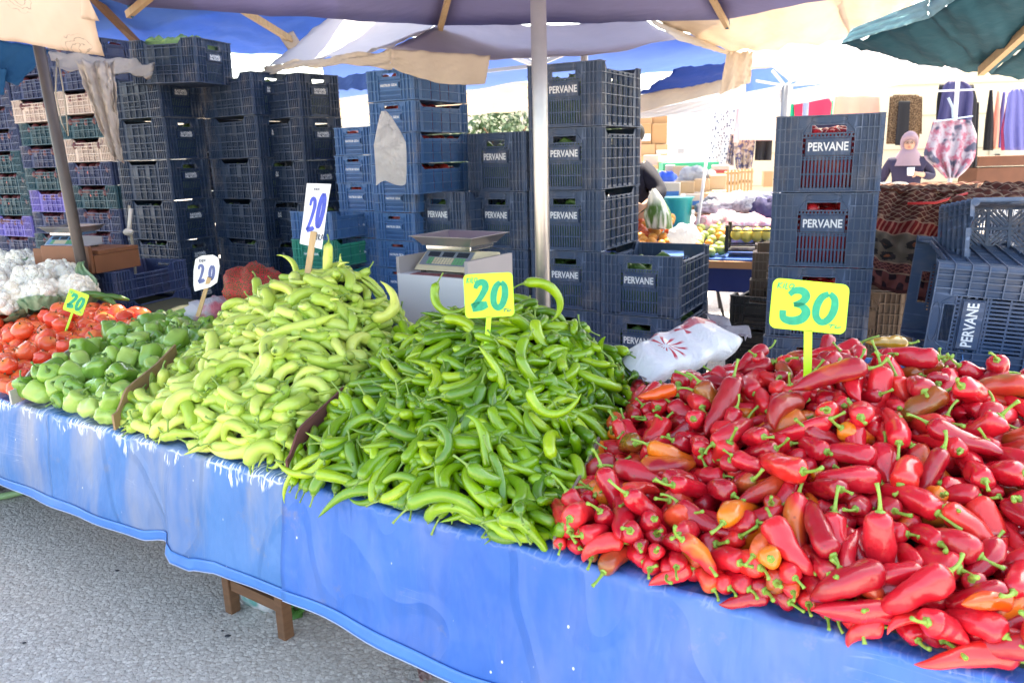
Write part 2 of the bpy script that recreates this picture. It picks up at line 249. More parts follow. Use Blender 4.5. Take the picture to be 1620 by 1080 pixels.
SETTLED['dark'] = (298, [9,112,-127,1457,705,160,-46,74,7,101,23,1364,685,-157,-29,27,15,113,-84,1607,795,-52,22,-110,9,109,-96,1800,877,-264,0,-7,9,111,-361,1602,663,-64,-169,-144,7,110,-37,1500,747,35,55,-46,12,107,-495,1701,713,-179,140,57,11,104,43,1400,712,-128,-174,92,15,104,99,1620,774,-98,-214,-30,5,107,67,1437,702,-117,261,46,9,94,-239,1578,727,-249,10,-46,1,111,-436,1780,771,-161,-195,-12,
12,103,208,1868,852,171,-200,-30,12,108,-81,1511,737,38,-255,-45,5,98,59,1825,871,-235,122,120,6,109,157,1647,758,-260,2,42,15,98,-355,1633,707,-191,191,41,15,104,-22,1492,734,-25,-35,68,0,105,-397,1631,690,-173,-34,66,12,96,-126,1466,683,-124,-67,-145,0,107,-276,1609,727,-213,-202,11,8,113,-342,1856,805,253,36,119,1,110,-164,2038,930,-244,-103,5,9,92,-160,1718,815,-244,-86,-100,
9,98,-35,1550,756,47,-2,-228,7,90,-228,1651,774,13,-82,47,8,112,60,1642,791,-93,112,-188,11,99,-121,1538,742,-81,-205,41,5,92,77,1555,745,93,39,-52,0,111,126,1936,913,-7,-46,67,3,101,-39,1464,718,-207,104,74,0,103,-307,1632,743,-177,-155,26,9,96,-220,1890,875,-232,-118,-34,8,100,-65,1648,796,-5,45,-192,7,90,104,1735,829,-133,136,-239,8,107,-156,1885,866,43,-242,-144,
9,109,-61,2129,971,57,-9,-226,12,95,-145,1955,903,-185,227,-48,12,112,-121,2025,931,-228,-43,-6,1,103,-223,1677,779,42,55,-25,12,112,-8,2180,989,31,-60,169,9,91,-232,1722,778,95,15,-86,0,108,-406,1741,758,114,41,22,12,109,-244,2022,888,-162,234,-30,0,104,5,1585,780,39,-125,158,10,98,-256,1555,721,95,-133,162,12,95,-127,1592,757,-113,-211,-40,5,105,12,1396,678,-248,164,-14,
7,111,93,1951,921,29,77,-149,5,80,-192,1632,767,35,25,248,8,89,-79,1698,819,149,-70,135,12,100,-402,1647,693,-160,-153,-87,15,92,-143,1561,746,-71,-221,-75,0,105,-106,1723,830,-116,173,58,9,105,-169,1560,726,-218,-86,-90,11,113,-322,1759,787,-140,94,109,12,96,147,1874,867,-79,97,-196,0,104,-368,1663,710,53,45,-141,15,96,-4,1663,795,-47,113,-124,15,98,-264,1577,689,-118,241,143,
7,109,-257,2052,899,-3,-88,77,12,103,-401,1757,745,-30,-128,235,6,106,-140,1637,775,-20,-113,249,15,94,109,1696,800,-63,97,34,3,92,48,1711,818,-150,252,15,7,100,155,1686,778,-52,-215,105,1,111,-411,1828,767,-214,101,44,5,102,92,1748,826,60,132,-35,8,94,131,1577,736,175,40,189,11,107,-60,1485,714,70,-20,80,8,113,-431,1897,779,227,-201,-44,8,102,-343,1918,822,238,-112,-10,
10,95,-308,1677,757,-57,-203,32,12,77,-4,1706,828,30,-222,2,12,107,56,1871,888,-2,124,-192,5,90,-88,1471,704,-169,-247,-87,1,101,-217,1763,806,-13,-78,116,0,93,-239,1535,692,-61,242,48,1,106,-20,1995,942,-181,-113,-16,12,99,132,1769,830,-232,-83,31,7,99,-146,1758,834,23,-82,173,11,111,149,1959,901,-179,207,-3,9,106,189,1932,871,49,86,-49,5,78,11,1765,851,-220,-147,-67,
1,105,266,1930,829,-15,91,106,4,101,-190,1551,720,89,-7,171,0,98,9,1876,888,76,44,-106,7,112,-498,1781,732,15,-167,59,5,105,84,2074,965,17,13,-280,11,100,-121,1830,871,68,-27,-61,12,108,179,1743,779,146,-7,151,14,104,-263,1855,826,-43,-244,-68,1,93,-371,2094,844,-12,-41,63,12,79,-2,1410,684,62,53,-64,7,85,43,1440,712,-9,25,-161,11,103,-81,1728,822,-51,219,-20,
15,98,105,1850,869,243,-184,-73,1,108,-302,1951,840,-1,52,-109,6,108,-499,1705,689,71,-181,190,14,106,98,1536,742,184,-186,-26,12,93,-295,1828,808,14,-306,-18,9,110,68,1993,931,53,76,55,7,107,-152,1742,807,-256,-68,100,7,111,40,1590,755,120,-256,21,9,108,-210,1951,868,-225,80,59,9,111,-11,2041,947,-291,95,-30,5,106,-233,2156,923,84,-21,-179,13,92,-336,1781,782,48,-44,66,
11,95,303,2023,839,66,43,85,4,113,-364,1967,830,274,-96,38,15,84,41,1433,698,19,-283,-20,5,82,-69,1567,768,-216,-129,-56,7,86,-136,1498,695,80,52,-196,9,88,-131,1628,770,83,10,196,11,99,-409,1730,742,30,-52,-32,1,96,105,1902,897,-22,-63,148,9,102,-356,1986,828,98,-23,-31,11,92,-2,1663,800,-182,-57,-9,2,103,39,1943,909,-250,59,41,9,90,51,1935,908,78,47,70,
13,101,-212,1853,839,21,-44,75,1,100,-6,1910,902,-234,-34,43,12,83,-18,1869,884,-43,58,-154,15,76,173,2055,943,-61,-160,-14,6,105,218,2020,907,-148,-192,48,9,109,226,1794,793,-19,17,-69,0,102,-58,1885,886,-218,-161,85,4,107,73,1606,750,270,-65,-49,9,81,83,1676,787,279,-98,-85,11,95,131,1650,759,4,114,-17,0,90,-241,2271,928,-7,-49,82,15,98,-98,2009,924,-116,273,34,
7,76,52,1744,839,-4,-54,110,1,96,168,1713,795,88,-78,216,11,96,94,1912,883,29,40,-78,7,94,-207,1915,856,66,54,2,15,105,249,1974,867,48,105,170,7,85,99,1793,850,-47,-250,94,11,79,-179,2234,961,29,-89,9,15,85,-34,1779,850,-67,-203,-74,1,86,167,1661,752,-22,-12,126,2,91,-223,1655,756,-223,-147,-23,14,111,2,1431,692,-108,-251,-1,13,100,4,1565,753,9,74,-125,
7,98,-445,1719,714,-7,-44,194,4,93,-123,2003,929,232,114,150,14,96,10,1873,880,-40,42,-121,15,96,-123,2094,947,25,-293,-36,8,84,-79,1526,734,237,138,28,14,91,13,1793,844,-242,-87,29,9,80,-471,1896,753,72,115,264,13,89,-32,1773,841,127,-64,162,12,82,-66,1837,864,48,-95,190,11,106,-379,2121,826,-58,-77,279,11,81,109,1696,794,-60,-172,81,8,99,109,2114,962,103,-150,4,
0,101,-335,1744,763,-38,208,67,15,89,-134,1953,894,-180,-223,-37,5,80,67,2020,961,56,-48,-117,1,103,15,1447,704,-129,-182,60,8,108,-33,1566,745,32,-9,125,0,97,204,1820,821,38,60,108,5,112,300,1934,774,78,-131,-5,9,104,62,1484,710,-188,-191,-16,8,83,-298,2119,878,11,243,190,7,100,-229,1607,735,43,-82,47,7,79,25,1759,834,81,59,-137,6,97,192,1901,857,83,-42,179,
15,105,53,1565,734,-90,37,-123,12,109,-22,1657,786,-30,53,-170,12,89,174,1632,725,262,-20,163,2,101,90,1815,843,-230,-99,34,14,103,32,1821,854,34,-66,196,7,90,-80,1899,890,-164,-199,32,12,87,91,1506,709,-127,-228,93,8,108,-239,2015,871,38,47,-236,15,77,-276,1658,747,-218,-120,-114,9,96,141,2001,919,-251,-44,129,0,91,-433,1699,689,89,-42,143,5,82,239,2020,882,-136,-214,23,
12,94,129,1829,846,-276,38,48,12,85,-49,2142,967,-120,-81,-148,15,78,-206,1819,822,49,115,-75,2,88,-270,1911,832,-218,28,20,10,100,203,2018,905,11,-235,89,7,83,-163,1871,857,6,-76,207,11,90,-116,1631,780,62,-33,107,13,114,-467,1728,700,61,-106,31,10,104,-33,2095,957,-55,253,-39,1,84,69,1854,869,-201,-113,62,8,87,-97,1526,733,-21,89,-221,1,99,-532,1786,681,-4,-14,134,
2,99,-259,1748,783,-211,-166,-14,5,95,-166,1979,882,-271,-36,-18,12,80,-240,1767,791,-190,-175,-41,11,110,-425,1709,706,-177,130,-64,8,108,261,1947,831,-5,-171,-44,14,106,-297,1695,750,-14,12,-86,0,114,-384,1818,768,-168,88,27,14,83,57,1550,740,9,-25,-15,9,79,142,1757,808,-41,-19,-271,15,111,-142,1923,875,33,-135,227,11,102,171,1986,903,-185,81,133,5,105,114,1498,701,100,-285,-10,
8,85,-328,1608,677,26,45,-92,9,102,237,1869,802,-86,64,-191,15,106,-101,1496,703,-81,264,147,7,104,-70,2141,955,-174,135,58,9,90,-260,2287,921,61,11,245,6,85,-126,1556,743,-20,-125,217,6,93,130,2069,939,-51,70,-223,4,98,-47,1751,821,-123,279,72,6,85,181,1836,836,-284,45,94,13,92,-327,1703,749,-32,-88,221,9,86,212,1789,775,23,95,-54,5,78,3,1553,741,-284,91,33,
5,92,-486,1741,692,-251,-30,-116,13,104,162,1764,804,-146,94,175,12,105,291,2076,830,-64,-197,117,0,111,-281,2159,895,33,-32,-81,3,83,-41,1929,909,-140,-272,-6,11,82,117,1919,884,-162,213,0,13,94,-96,1843,869,-51,-239,-17,0,102,76,1721,807,-27,4,8,5,105,-271,2218,897,91,-72,6,13,83,290,1971,818,266,-140,-52,2,78,4,1552,741,-146,-221,-16,3,82,-462,1790,718,-113,179,87,
5,112,-453,1941,748,0,220,24,4,107,-314,1839,794,-220,129,60,4,76,260,1887,794,-200,-179,109,13,111,-136,2262,962,-6,-28,126,2,103,143,2034,934,-151,-206,-21,14,80,169,1871,848,36,-24,89,1,80,-469,1712,687,-195,-160,-54,1,95,-266,1847,818,131,273,22,13,91,-115,1787,829,-45,224,-5,0,80,-187,1815,834,195,234,-65,12,109,145,1600,723,257,-59,-56,9,95,-265,2069,876,45,4,127,
9,105,-431,1728,719,-185,-157,43,2,108,-286,2003,850,-88,-3,235,4,91,-67,1794,845,-287,-45,19,13,94,-361,2016,822,-26,216,-45,11,112,-109,1765,826,64,-7,-9,7,90,-271,1745,777,45,-49,76,3,88,21,1428,692,10,40,197,15,96,-73,1605,759,10,-102,196,7,92,159,2092,941,51,-237,122,4,94,69,1896,879,-267,99,64,7,80,-266,1933,847,-113,222,-57,8,81,-215,1616,734,-3,-50,197,
11,96,-385,1786,750,-176,117,-45,7,84,111,1784,823,-142,-228,90,7,99,20,2091,957,34,-48,36,15,85,155,1609,732,250,-39,-33,4,91,-3,1438,694,-232,-196,41,6,92,179,2049,907,-91,-184,16,4,88,-37,1713,808,53,60,-191,4,91,-87,1749,824,82,49,-232,4,82,-543,1750,688,121,-251,-123,10,95,-178,1922,865,38,26,-15,0,80,-106,1699,801,29,-115,230,5,111,129,1671,754,-131,-180,7,
5,101,-16,2112,960,84,-33,-65,4,111,-6,1535,725,8,51,-258,15,78,177,1998,901,32,-198,-57,8,78,-161,2182,952,116,194,205,8,88,86,1452,697,-17,-13,-307,4,90,-268,2032,864,-104,-23,277,1,106,-158,1794,815,40,0,15,3,89,36,2119,970,-112,-260,35,8,88,89,1765,825,0,91,-244,14,109,-235,1712,768,-52,302,47,9,76,-95,2167,957,-74,22,294,2,93,164,1992,902,-104,-215,42,
1,106,-105,1802,847,-7,3,28,13,90,-233,1850,809,58,-11,-54,13,107,-140,1725,793,42,-5,-117,1,88,183,1732,757,198,-141,-69,4,110,-173,2181,935,64,-63,-149,1,113,-334,2272,857,36,7,-134,3,94,-63,2246,939,-151,18,-259,6,89,-480,1727,691,199,215,64,9,84,32,1396,673,36,9,78,0,105,-110,1476,701,-82,-8,4,7,104,223,1959,852,-246,21,126,1,112,-294,2248,889,53,25,-130,
11,100,-161,2121,924,63,41,-54,12,86,-366,1673,703,-60,-271,-85,4,91,183,1783,808,-65,-201,-25,7,95,79,1391,686,51,179,-4,14,96,-180,2082,913,60,-109,55,14,96,25,1705,805,-173,-182,-33,9,82,-47,1895,881,-48,-53,291,3,112,-303,2064,855,18,-23,61,7,76,-471,1765,721,114,283,-22,12,105,-337,1881,794,-224,-166,-31,5,93,-155,2178,933,-253,-92,-44,7,81,-452,1906,754,34,257,-22,
0,110,-83,1869,860,-223,19,25,11,104,-37,1996,911,69,-23,-46,15,82,82,2184,960,-119,-73,-126,10,78,107,1891,864,42,23,-13,10,103,-89,1719,801,75,-9,52,2,94,78,1545,712,-177,-137,48,4,98,52,2036,947,-42,-8,-300,8,86,-183,1890,838,9,25,-121,9,91,-193,2239,933,-25,15,268,15,79,-138,1890,856,-23,-28,49,14,109,-340,1738,735,-77,-291,-83,11,110,-259,1925,836,62,-23,22,
2,113,-165,1674,766,-51,-21,284,10,90,116,1955,896,57,61,71,10,98,-28,1981,907,59,-6,102,3,98,-272,1795,784,21,-40,120,11,110,15,1631,768,-206,-82,40,4,109,-191,1581,711,-13,-89,257,5,103,-59,2183,958,67,-36,-70,0,108,-403,1906,776,-7,278,-29,13,80,-24,1869,872,-171,-174,37,1,95,-351,2099,834,82,38,-170,13,86,-239,1757,781,70,-58,91,1,81,52,1786,832,-43,-262,0,
3,108,-117,1538,711,-232,-7,-14,2,112,-168,2008,891,88,45,-84,15,105,-242,2143,897,224,138,72,3,107,110,1545,722,-48,-256,40,15,76,-113,1923,875,-129,-252,-98,14,96,-15,2218,963,132,191,-94,8,97,-219,2048,885,53,46,-198,3,111,94,1435,685,16,4,139,6,106,179,2116,896,-129,-36,-123,10,98,-350,2150,838,74,17,-264,5,96,-467,1842,742,88,-84,109,6,84,-194,1765,788,-223,-155,-66,
5,102,-208,2272,933,-197,-202,-101,6,113,292,1983,771,-45,-141,56,9,96,-286,1629,717,122,-39,209,12,93,-191,2119,900,-178,227,15,14,109,-103,1530,716,77,-58,92,3,101,-120,1966,890,-268,-113,5,14,91,-23,1729,816,-132,-223,-44,13,76,-184,1682,765,-211,-23,15,3,84,-386,1974,790,21,-32,36,8,103,15,1936,900,90,-255,-109,13,100,124,2059,946,-10,23,-100,12,106,-300,1815,779,-247,-108,-56,
0,93,-57,2043,929,-211,51,47,3,85,-352,1680,719,-70,-265,-101,4,79,-320,2191,869,150,169,170,4,95,-130,2261,949,-6,-80,-265,1,110,-322,2276,870,-179,82,-67,3,101,143,1813,819,-254,-40,83,8,110,-50,2225,965,114,-263,-69,15,82,310,2037,808,121,-140,-81,4,111,-351,1810,761,-68,-292,-72,9,84,5,2239,923,-68,-264,126,10,105,-435,1986,785,-112,-262,-35,5,98,11,2137,963,-187,216,-2,
14,88,-196,1552,706,229,-170,31,10,81,-35,1479,702,-105,-203,12,0,111,195,1855,813,-228,69,153,2,99,136,1655,736,6,91,-113,0,113,-331,1941,810,-174,-254,-9,14,94,-195,1619,739,20,-42,11,1,91,-91,1474,674,17,-104,253,4,99,-87,1987,913,-294,53,-21,10,101,42,1707,800,-143,262,6,3,97,-182,2174,928,-67,222,65,1,82,-266,1723,752,-184,-166,-25,14,111,5,2029,936,22,289,39,
3,112,-258,2354,887,-30,-89,14,4,79,-102,1714,797,-252,-72,16,10,109,-278,2357,878,-76,-52,234,0,84,-293,2013,852,-243,9,103,1,78,-236,2225,915,76,304,15,4,88,-7,2054,949,-300,46,25,15,79,-190,2084,910,-20,291,52,1,98,169,2038,910,94,-252,10,11,94,-78,2125,953,40,27,-49,14,102,-311,1978,818,15,-62,106,14,96,-193,1706,776,28,-66,136,9,114,135,1586,715,-207,-134,131,
4,98,103,2066,945,31,-43,296,0,112,46,1670,786,-22,296,-3,4,104,-386,1969,805,-59,-30,209,10,90,-82,1840,867,-71,299,-23,15,92,-353,2185,847,274,90,-41,5,83,-201,1549,694,129,-12,140,8,108,-109,2299,932,-130,13,38,5,87,170,2150,920,-10,95,50,8,99,-196,1866,840,48,-70,258,12,107,-455,1840,747,36,-4,-57,13,88,-348,2078,833,30,-63,-103,7,91,-163,2278,948,7,296,-82,
1,76,-372,1755,739,162,198,59,13,108,-246,1985,849,53,305,9,12,78,-255,1609,700,57,-283,-99,13,111,-276,2133,882,-134,210,-59,0,88,-355,1685,729,47,-89,162,13,96,0,1549,729,-128,284,6,1,84,-185,1563,708,28,-170,249,8,84,-217,1981,863,297,-37,-36,6,89,-285,1720,751,138,260,63,6,83,55,2141,967,20,-57,141,0,77,-169,1855,841,33,-69,75,2,89,-370,1716,726,-220,30,-6,
13,88,295,2028,822,-6,157,228,0,108,-312,2071,855,12,95,-264,12,85,146,1847,831,72,-8,189,15,93,-98,2127,937,-14,45,-46,2,104,92,1488,681,131,-237,28,1,92,142,1754,791,-50,-244,5,2,77,-31,1760,821,77,40,-61,14,78,-364,1959,807,-126,264,-25,4,108,-321,1659,724,38,-56,100,8,79,-539,1754,683,34,-75,-40,3,84,-345,2025,811,48,40,-230,11,80,-220,1872,828,64,43,-31,
1,82,-346,2199,858,-149,-170,-42,1,86,155,1889,855,42,-262,11,14,109,-79,2066,936,-20,53,-107,7,87,-372,1884,795,-168,-158,6,7,101,284,2066,832,-138,-120,-150,2,101,-258,1595,688,-79,-226,-87,5,102,-421,2087,789,205,88,218,14,88,41,2021,939,-79,283,29,2,81,-328,2006,823,74,25,0,2,106,171,1791,790,98,68,282,4,86,-421,1805,758,-303,6,-1,14,79,38,1804,838,-184,-203,-21])
SETTLED['red'] = (298, [11,113,513,1075,739,13,-122,-268,12,107,533,1057,706,-36,285,69,8,109,599,1035,746,-81,89,282,9,108,655,976,674,15,-134,245,6,107,593,1117,762,98,113,-127,13,100,635,991,709,-251,-47,48,5,104,749,1121,792,11,40,-82,14,98,686,1024,740,23,292,-72,8,102,458,1153,760,-218,193,78,14,110,596,1281,823,16,-269,74,14,99,673,1007,708,-68,-168,133,12,99,828,1308,882,66,11,-97,
12,106,512,1181,787,-155,-206,25,6,107,926,1434,921,-213,-49,83,6,108,451,1578,867,-124,204,62,14,105,696,1114,784,-99,-233,58,11,108,713,1273,838,119,9,107,12,107,470,1310,799,-101,266,19,14,93,725,1074,771,-122,252,-38,11,110,805,1448,899,68,-14,-283,4,111,539,1157,759,62,111,-148,9,112,416,1280,768,-173,-98,37,8,100,780,1144,786,91,-6,-137,10,102,316,1190,730,-216,-5,88,
6,103,678,1224,815,-43,-82,163,15,114,610,1356,837,-38,-190,161,2,112,724,1255,825,-74,187,83,6,100,732,1385,888,25,-17,108,8,109,984,1478,924,75,239,146,12,102,353,1367,769,-194,-50,64,11,110,555,1493,884,33,-247,-128,12,103,260,1330,737,-233,0,88,2,113,770,1049,769,8,-1,76,8,106,756,1517,903,114,52,-168,8,103,128,1359,727,108,75,91,5,104,453,1481,845,78,-6,48,
5,112,866,1624,957,86,259,31,5,110,685,1431,898,-5,0,107,13,114,876,1360,886,-17,203,65,12,91,345,1273,751,98,-2,-111,3,110,555,1434,856,-65,85,258,11,81,154,1289,697,-28,-228,-206,6,114,493,1341,832,157,242,-36,14,100,854,1244,849,123,255,2,6,100,273,1464,759,3,-2,-69,15,84,545,1129,763,-145,-179,-30,13,79,536,1049,670,7,-197,228,12,110,206,1413,728,41,86,-104,
5,93,433,1173,742,-232,-172,90,3,98,436,1211,759,279,109,58,11,101,668,1103,764,-12,7,214,5,98,813,1256,846,83,66,97,7,86,380,1147,669,-24,-160,258,11,108,835,1494,922,87,53,136,11,80,461,1368,818,263,-91,-64,8,101,719,1532,918,107,-239,-77,6,88,339,1492,789,63,23,-51,12,105,652,1352,846,43,58,-190,9,100,695,979,691,10,285,-10,3,111,315,1286,733,273,139,-27,
8,110,448,1642,842,167,22,-110,14,94,394,1255,740,-88,-216,171,7,111,498,1139,743,-16,20,138,0,96,269,1217,677,-14,247,123,8,90,697,1188,793,183,190,-96,14,104,689,1304,826,-28,134,-166,15,111,489,1154,713,-147,-266,20,6,107,635,1474,877,33,72,79,8,98,382,1198,715,178,223,0,9,113,489,1202,754,-5,124,-163,11,107,318,1467,779,274,-127,11,1,94,617,1238,792,-267,-112,35,
2,113,667,1166,776,-51,-32,157,11,85,152,1326,707,229,56,13,6,108,202,1338,730,-202,195,-32,11,85,590,1083,749,-14,-93,-288,14,82,754,1208,812,-81,-159,177,6,97,1044,1577,929,58,90,34,8,110,440,1824,857,42,19,115,4,111,622,1061,691,26,50,178,4,109,216,1311,708,-103,19,124,5,107,906,1358,870,70,54,-202,13,111,550,1485,855,-59,293,-44,14,104,733,1585,906,70,145,-205,
14,98,834,1138,819,-68,-298,-46,13,103,321,1360,742,-100,11,43,5,98,356,1221,707,-32,-10,189,3,93,468,1275,770,108,41,-216,5,101,578,1408,845,160,217,17,6,77,885,1277,864,27,18,160,10,100,713,1009,732,-58,204,107,12,107,893,1202,808,94,68,6,11,96,427,1176,702,232,161,-11,9,112,691,1412,852,25,62,6,11,103,308,1615,781,82,-33,-224,6,76,430,1261,759,-32,253,8,
8,92,516,1460,832,-12,23,248,14,101,175,1557,732,-4,276,-126,13,85,428,1146,678,-31,-23,176,14,93,390,1349,775,-122,-220,79,4,103,298,1247,716,-62,-82,171,11,83,334,1221,681,75,17,198,4,97,640,1129,758,-186,-197,8,11,98,367,1735,819,64,31,119,9,108,207,1307,675,-186,-121,12,5,93,557,1280,808,-1,43,157,13,96,426,1420,805,42,131,59,1,110,392,1512,810,237,206,2,
1,93,990,1558,924,-201,36,52,11,90,385,1199,688,-18,-27,205,14,88,248,1398,756,-245,-164,-19,0,108,709,1050,744,271,91,-117,13,110,420,1461,806,7,181,36,9,110,806,1428,875,138,233,6,15,89,454,1158,718,-156,-181,90,4,103,178,1355,710,-154,23,106,6,80,294,1257,692,-61,-45,118,7,114,620,1398,854,68,54,-38,12,88,580,1793,913,-4,89,-260,8,101,326,1817,809,57,-79,-218,
14,100,305,1326,735,105,259,-39,15,112,515,1728,885,-30,-28,92,15,106,434,1597,831,252,163,-43,8,113,323,1564,779,96,29,107,5,113,92,1399,712,31,7,157,12,106,772,1286,817,-271,57,138,1,110,568,1135,746,53,50,-145,6,96,827,1323,851,-1,-41,126,15,108,571,1780,890,43,253,4,15,95,792,1338,867,-9,9,129,14,88,476,1534,831,100,132,-170,1,91,474,1297,767,-148,-29,121,
13,109,702,1652,923,-104,-123,187,14,94,190,1450,713,-89,55,7,6,104,419,1685,850,-37,-53,143,13,112,752,963,711,-41,82,18,5,103,254,1607,773,-79,-56,172,4,102,123,1392,715,-189,86,73,13,91,674,1637,937,-103,-262,15,11,86,896,1430,895,197,162,32,6,104,838,1686,917,-22,52,127,7,108,574,1388,812,-54,-1,91,7,91,810,1133,784,-176,-217,-73,6,90,480,1427,818,115,225,-35,
7,106,596,1065,686,-20,-35,156,2,110,691,1563,881,66,39,-131,12,96,250,1340,712,146,205,-61,12,109,580,1601,872,25,43,96,7,93,253,1269,700,-17,66,118,5,91,477,1449,842,-53,-22,174,4,102,385,1491,781,-96,-60,182,11,78,358,1207,681,-22,-26,202,13,100,249,1315,695,-93,13,150,10,102,729,1368,850,-142,202,-60,4,97,670,1216,785,-27,0,136,9,94,278,1282,704,-142,-217,118,
11,101,341,1398,765,84,25,46,7,89,452,1144,701,-204,-180,58,14,105,948,1327,877,29,298,-21,7,108,535,1106,688,209,220,66,4,101,408,1189,690,19,61,153,0,94,726,1230,812,-3,59,146,11,76,384,1422,777,-32,-4,264,13,107,910,1558,915,-167,-125,53,3,112,541,1630,875,223,189,84,5,86,521,1128,692,45,-26,124,2,112,420,1372,773,51,166,82,12,93,390,1535,790,63,54,-10,
5,92,691,1535,892,227,197,-22,13,110,822,1518,897,17,116,-99,15,110,755,1633,933,-215,0,-32,12,98,282,1277,681,21,15,106,5,86,249,1284,678,74,57,104,13,99,555,1075,723,-175,60,10,11,87,433,1765,838,227,25,29,1,97,794,1228,808,-273,52,34,12,96,207,1318,679,-14,-27,172,12,84,1001,1433,900,-4,-41,129,4,98,627,1625,893,10,216,64,13,97,845,1440,868,-96,-74,267,
3,108,491,1368,795,102,10,61,6,92,825,1566,914,-189,113,67,0,105,374,1252,716,101,215,-34,12,104,604,1071,725,4,303,-1,14,87,604,1589,876,-53,123,39,6,87,590,1552,873,-53,175,98,2,100,781,1503,888,7,25,125,1,77,825,1236,825,-222,-219,-20,3,88,492,1141,694,-229,-188,-61,0,105,642,1747,913,220,188,-91,9,98,594,1643,886,187,235,-25,11,82,717,993,698,221,-97,2,
10,102,620,1686,895,-21,13,84,10,86,225,1284,696,-59,19,120,15,112,554,1681,892,-193,-228,-7,9,92,161,1343,676,-194,-173,32,3,94,252,1655,746,120,71,-93,0,109,649,1229,798,225,189,-30,13,105,266,1738,769,177,143,-59,14,100,973,1656,900,-116,58,70,1,97,722,1730,935,-61,-105,254,9,94,287,1655,761,38,61,-132,7,104,753,1774,927,182,-65,-223,3,105,317,1712,775,189,195,36,
5,87,768,1008,757,-307,-25,-34,1,106,917,1308,861,39,191,131,0,109,288,1760,798,189,201,40,8,92,889,1325,848,-190,15,131,14,109,543,1216,753,-43,235,-179,15,78,112,1365,675,146,258,-8,10,93,888,1245,840,49,49,103,14,78,789,1681,944,-211,199,-86,15,107,991,1524,908,17,93,-285,6,76,353,1715,785,37,36,13,15,88,660,1545,876,-217,61,7,2,98,736,1545,891,108,200,41,
7,89,593,1366,816,192,235,-36,0,104,763,1447,873,258,144,-80,15,81,604,1780,908,0,66,36,13,108,349,1272,709,110,226,2,14,92,142,1446,701,61,243,-68,14,84,480,1156,688,16,16,110,14,101,351,2009,774,-163,-158,53,9,90,672,1676,924,-1,-13,89,5,89,618,1193,778,122,252,6,15,94,387,1731,795,99,192,5,11,96,409,1669,819,-259,118,73,12,87,274,1715,775,213,181,-6,
2,96,324,1883,797,225,186,34,15,82,789,1083,776,-53,243,-8,0,80,85,1363,677,-96,-75,146,14,109,542,1410,795,-185,187,-72,12,108,141,1517,714,159,246,-58,6,104,773,1763,910,-74,81,263,5,105,231,1659,742,-286,70,-10,14,91,606,1299,786,-142,-274,2,7,77,665,1024,681,15,6,98,1,76,662,1362,825,-152,235,64,12,105,358,1620,775,48,178,-238,5,96,722,1198,764,-199,-200,39,
10,108,397,1558,793,-220,-58,44,4,104,469,1500,825,71,35,-225,11,107,673,1698,896,58,-27,-86,7,95,746,1191,782,-195,-241,-19,8,88,194,1655,711,48,121,-35,5,84,750,1352,837,141,210,6,2,89,734,1268,811,33,-117,246,0,95,580,1370,799,-81,-43,145,13,89,517,1787,861,-166,88,-59,4,85,631,1156,753,-176,-157,-41,2,92,886,1610,923,17,239,55,14,112,812,1403,845,-5,112,-268,
5,91,742,1483,870,-274,-44,97,4,107,470,1729,849,-138,77,-4,12,76,257,1612,735,74,61,30,11,83,906,1527,918,37,16,-175,9,79,225,1388,711,-89,-6,52,2,88,677,1345,824,-22,-44,125,3,87,623,1661,898,108,-56,-132,10,97,109,1372,692,-65,-57,165,2,100,251,1731,749,92,108,52,13,107,441,1553,824,-117,-271,39,11,95,352,1748,788,-267,48,115,14,79,854,1602,916,-67,-73,175,
12,106,987,1489,889,-271,-105,24,13,99,988,1340,860,-52,58,-62,1,87,816,1382,860,-133,150,161,5,86,716,1230,786,29,211,100,4,96,644,1279,807,-267,-6,0,14,96,385,1675,790,144,273,-43,2,105,600,1739,885,-163,188,-21,14,95,445,1316,755,-192,-132,0,9,82,803,1681,921,80,54,-89,9,94,865,1147,779,190,212,16,3,106,223,1440,728,120,12,1,7,77,913,1393,877,71,30,4,
6,94,840,1324,826,-25,237,135,3,78,534,1286,783,255,173,41,3,113,548,1484,822,-33,-265,-137,10,113,700,1799,910,-106,-25,-189,9,97,624,1582,882,-23,-40,195,7,79,573,1249,775,83,36,-48,5,88,232,1524,732,-1,-32,110,10,103,349,1663,782,101,151,-5,14,96,622,1377,802,-191,205,-25,0,101,487,1337,794,-265,-72,-3,14,86,581,1337,785,-66,-125,278,11,89,405,1933,797,244,-174,-22,
10,101,974,1432,872,-137,-255,40,1,106,718,1631,896,10,42,-145,11,80,356,1318,728,141,198,138,3,94,509,1897,841,66,-77,-284,0,88,423,1425,774,188,207,26,7,93,404,1413,754,82,61,-122,14,89,473,1595,844,6,72,-177,4,81,501,1179,737,-244,-195,-20,9,106,602,1099,706,70,53,40,3,104,393,1235,709,-18,255,9,3,111,443,1684,819,112,-50,-252,15,91,973,1564,904,-208,-28,-19,
5,105,538,1449,804,-205,-175,41,11,111,657,1610,873,52,-39,-139,12,86,152,1372,677,-227,-212,31,9,95,1055,1590,893,-286,-63,76,8,80,732,1436,854,97,48,79,13,108,469,1286,738,-26,-30,168,14,96,827,1622,910,-144,-226,-3,1,80,683,1153,737,30,39,131,4,92,776,1208,792,-103,-92,131,15,98,480,1619,818,-59,-64,201,13,79,562,1318,764,-151,232,-56,4,112,587,1530,842,-283,-49,1,
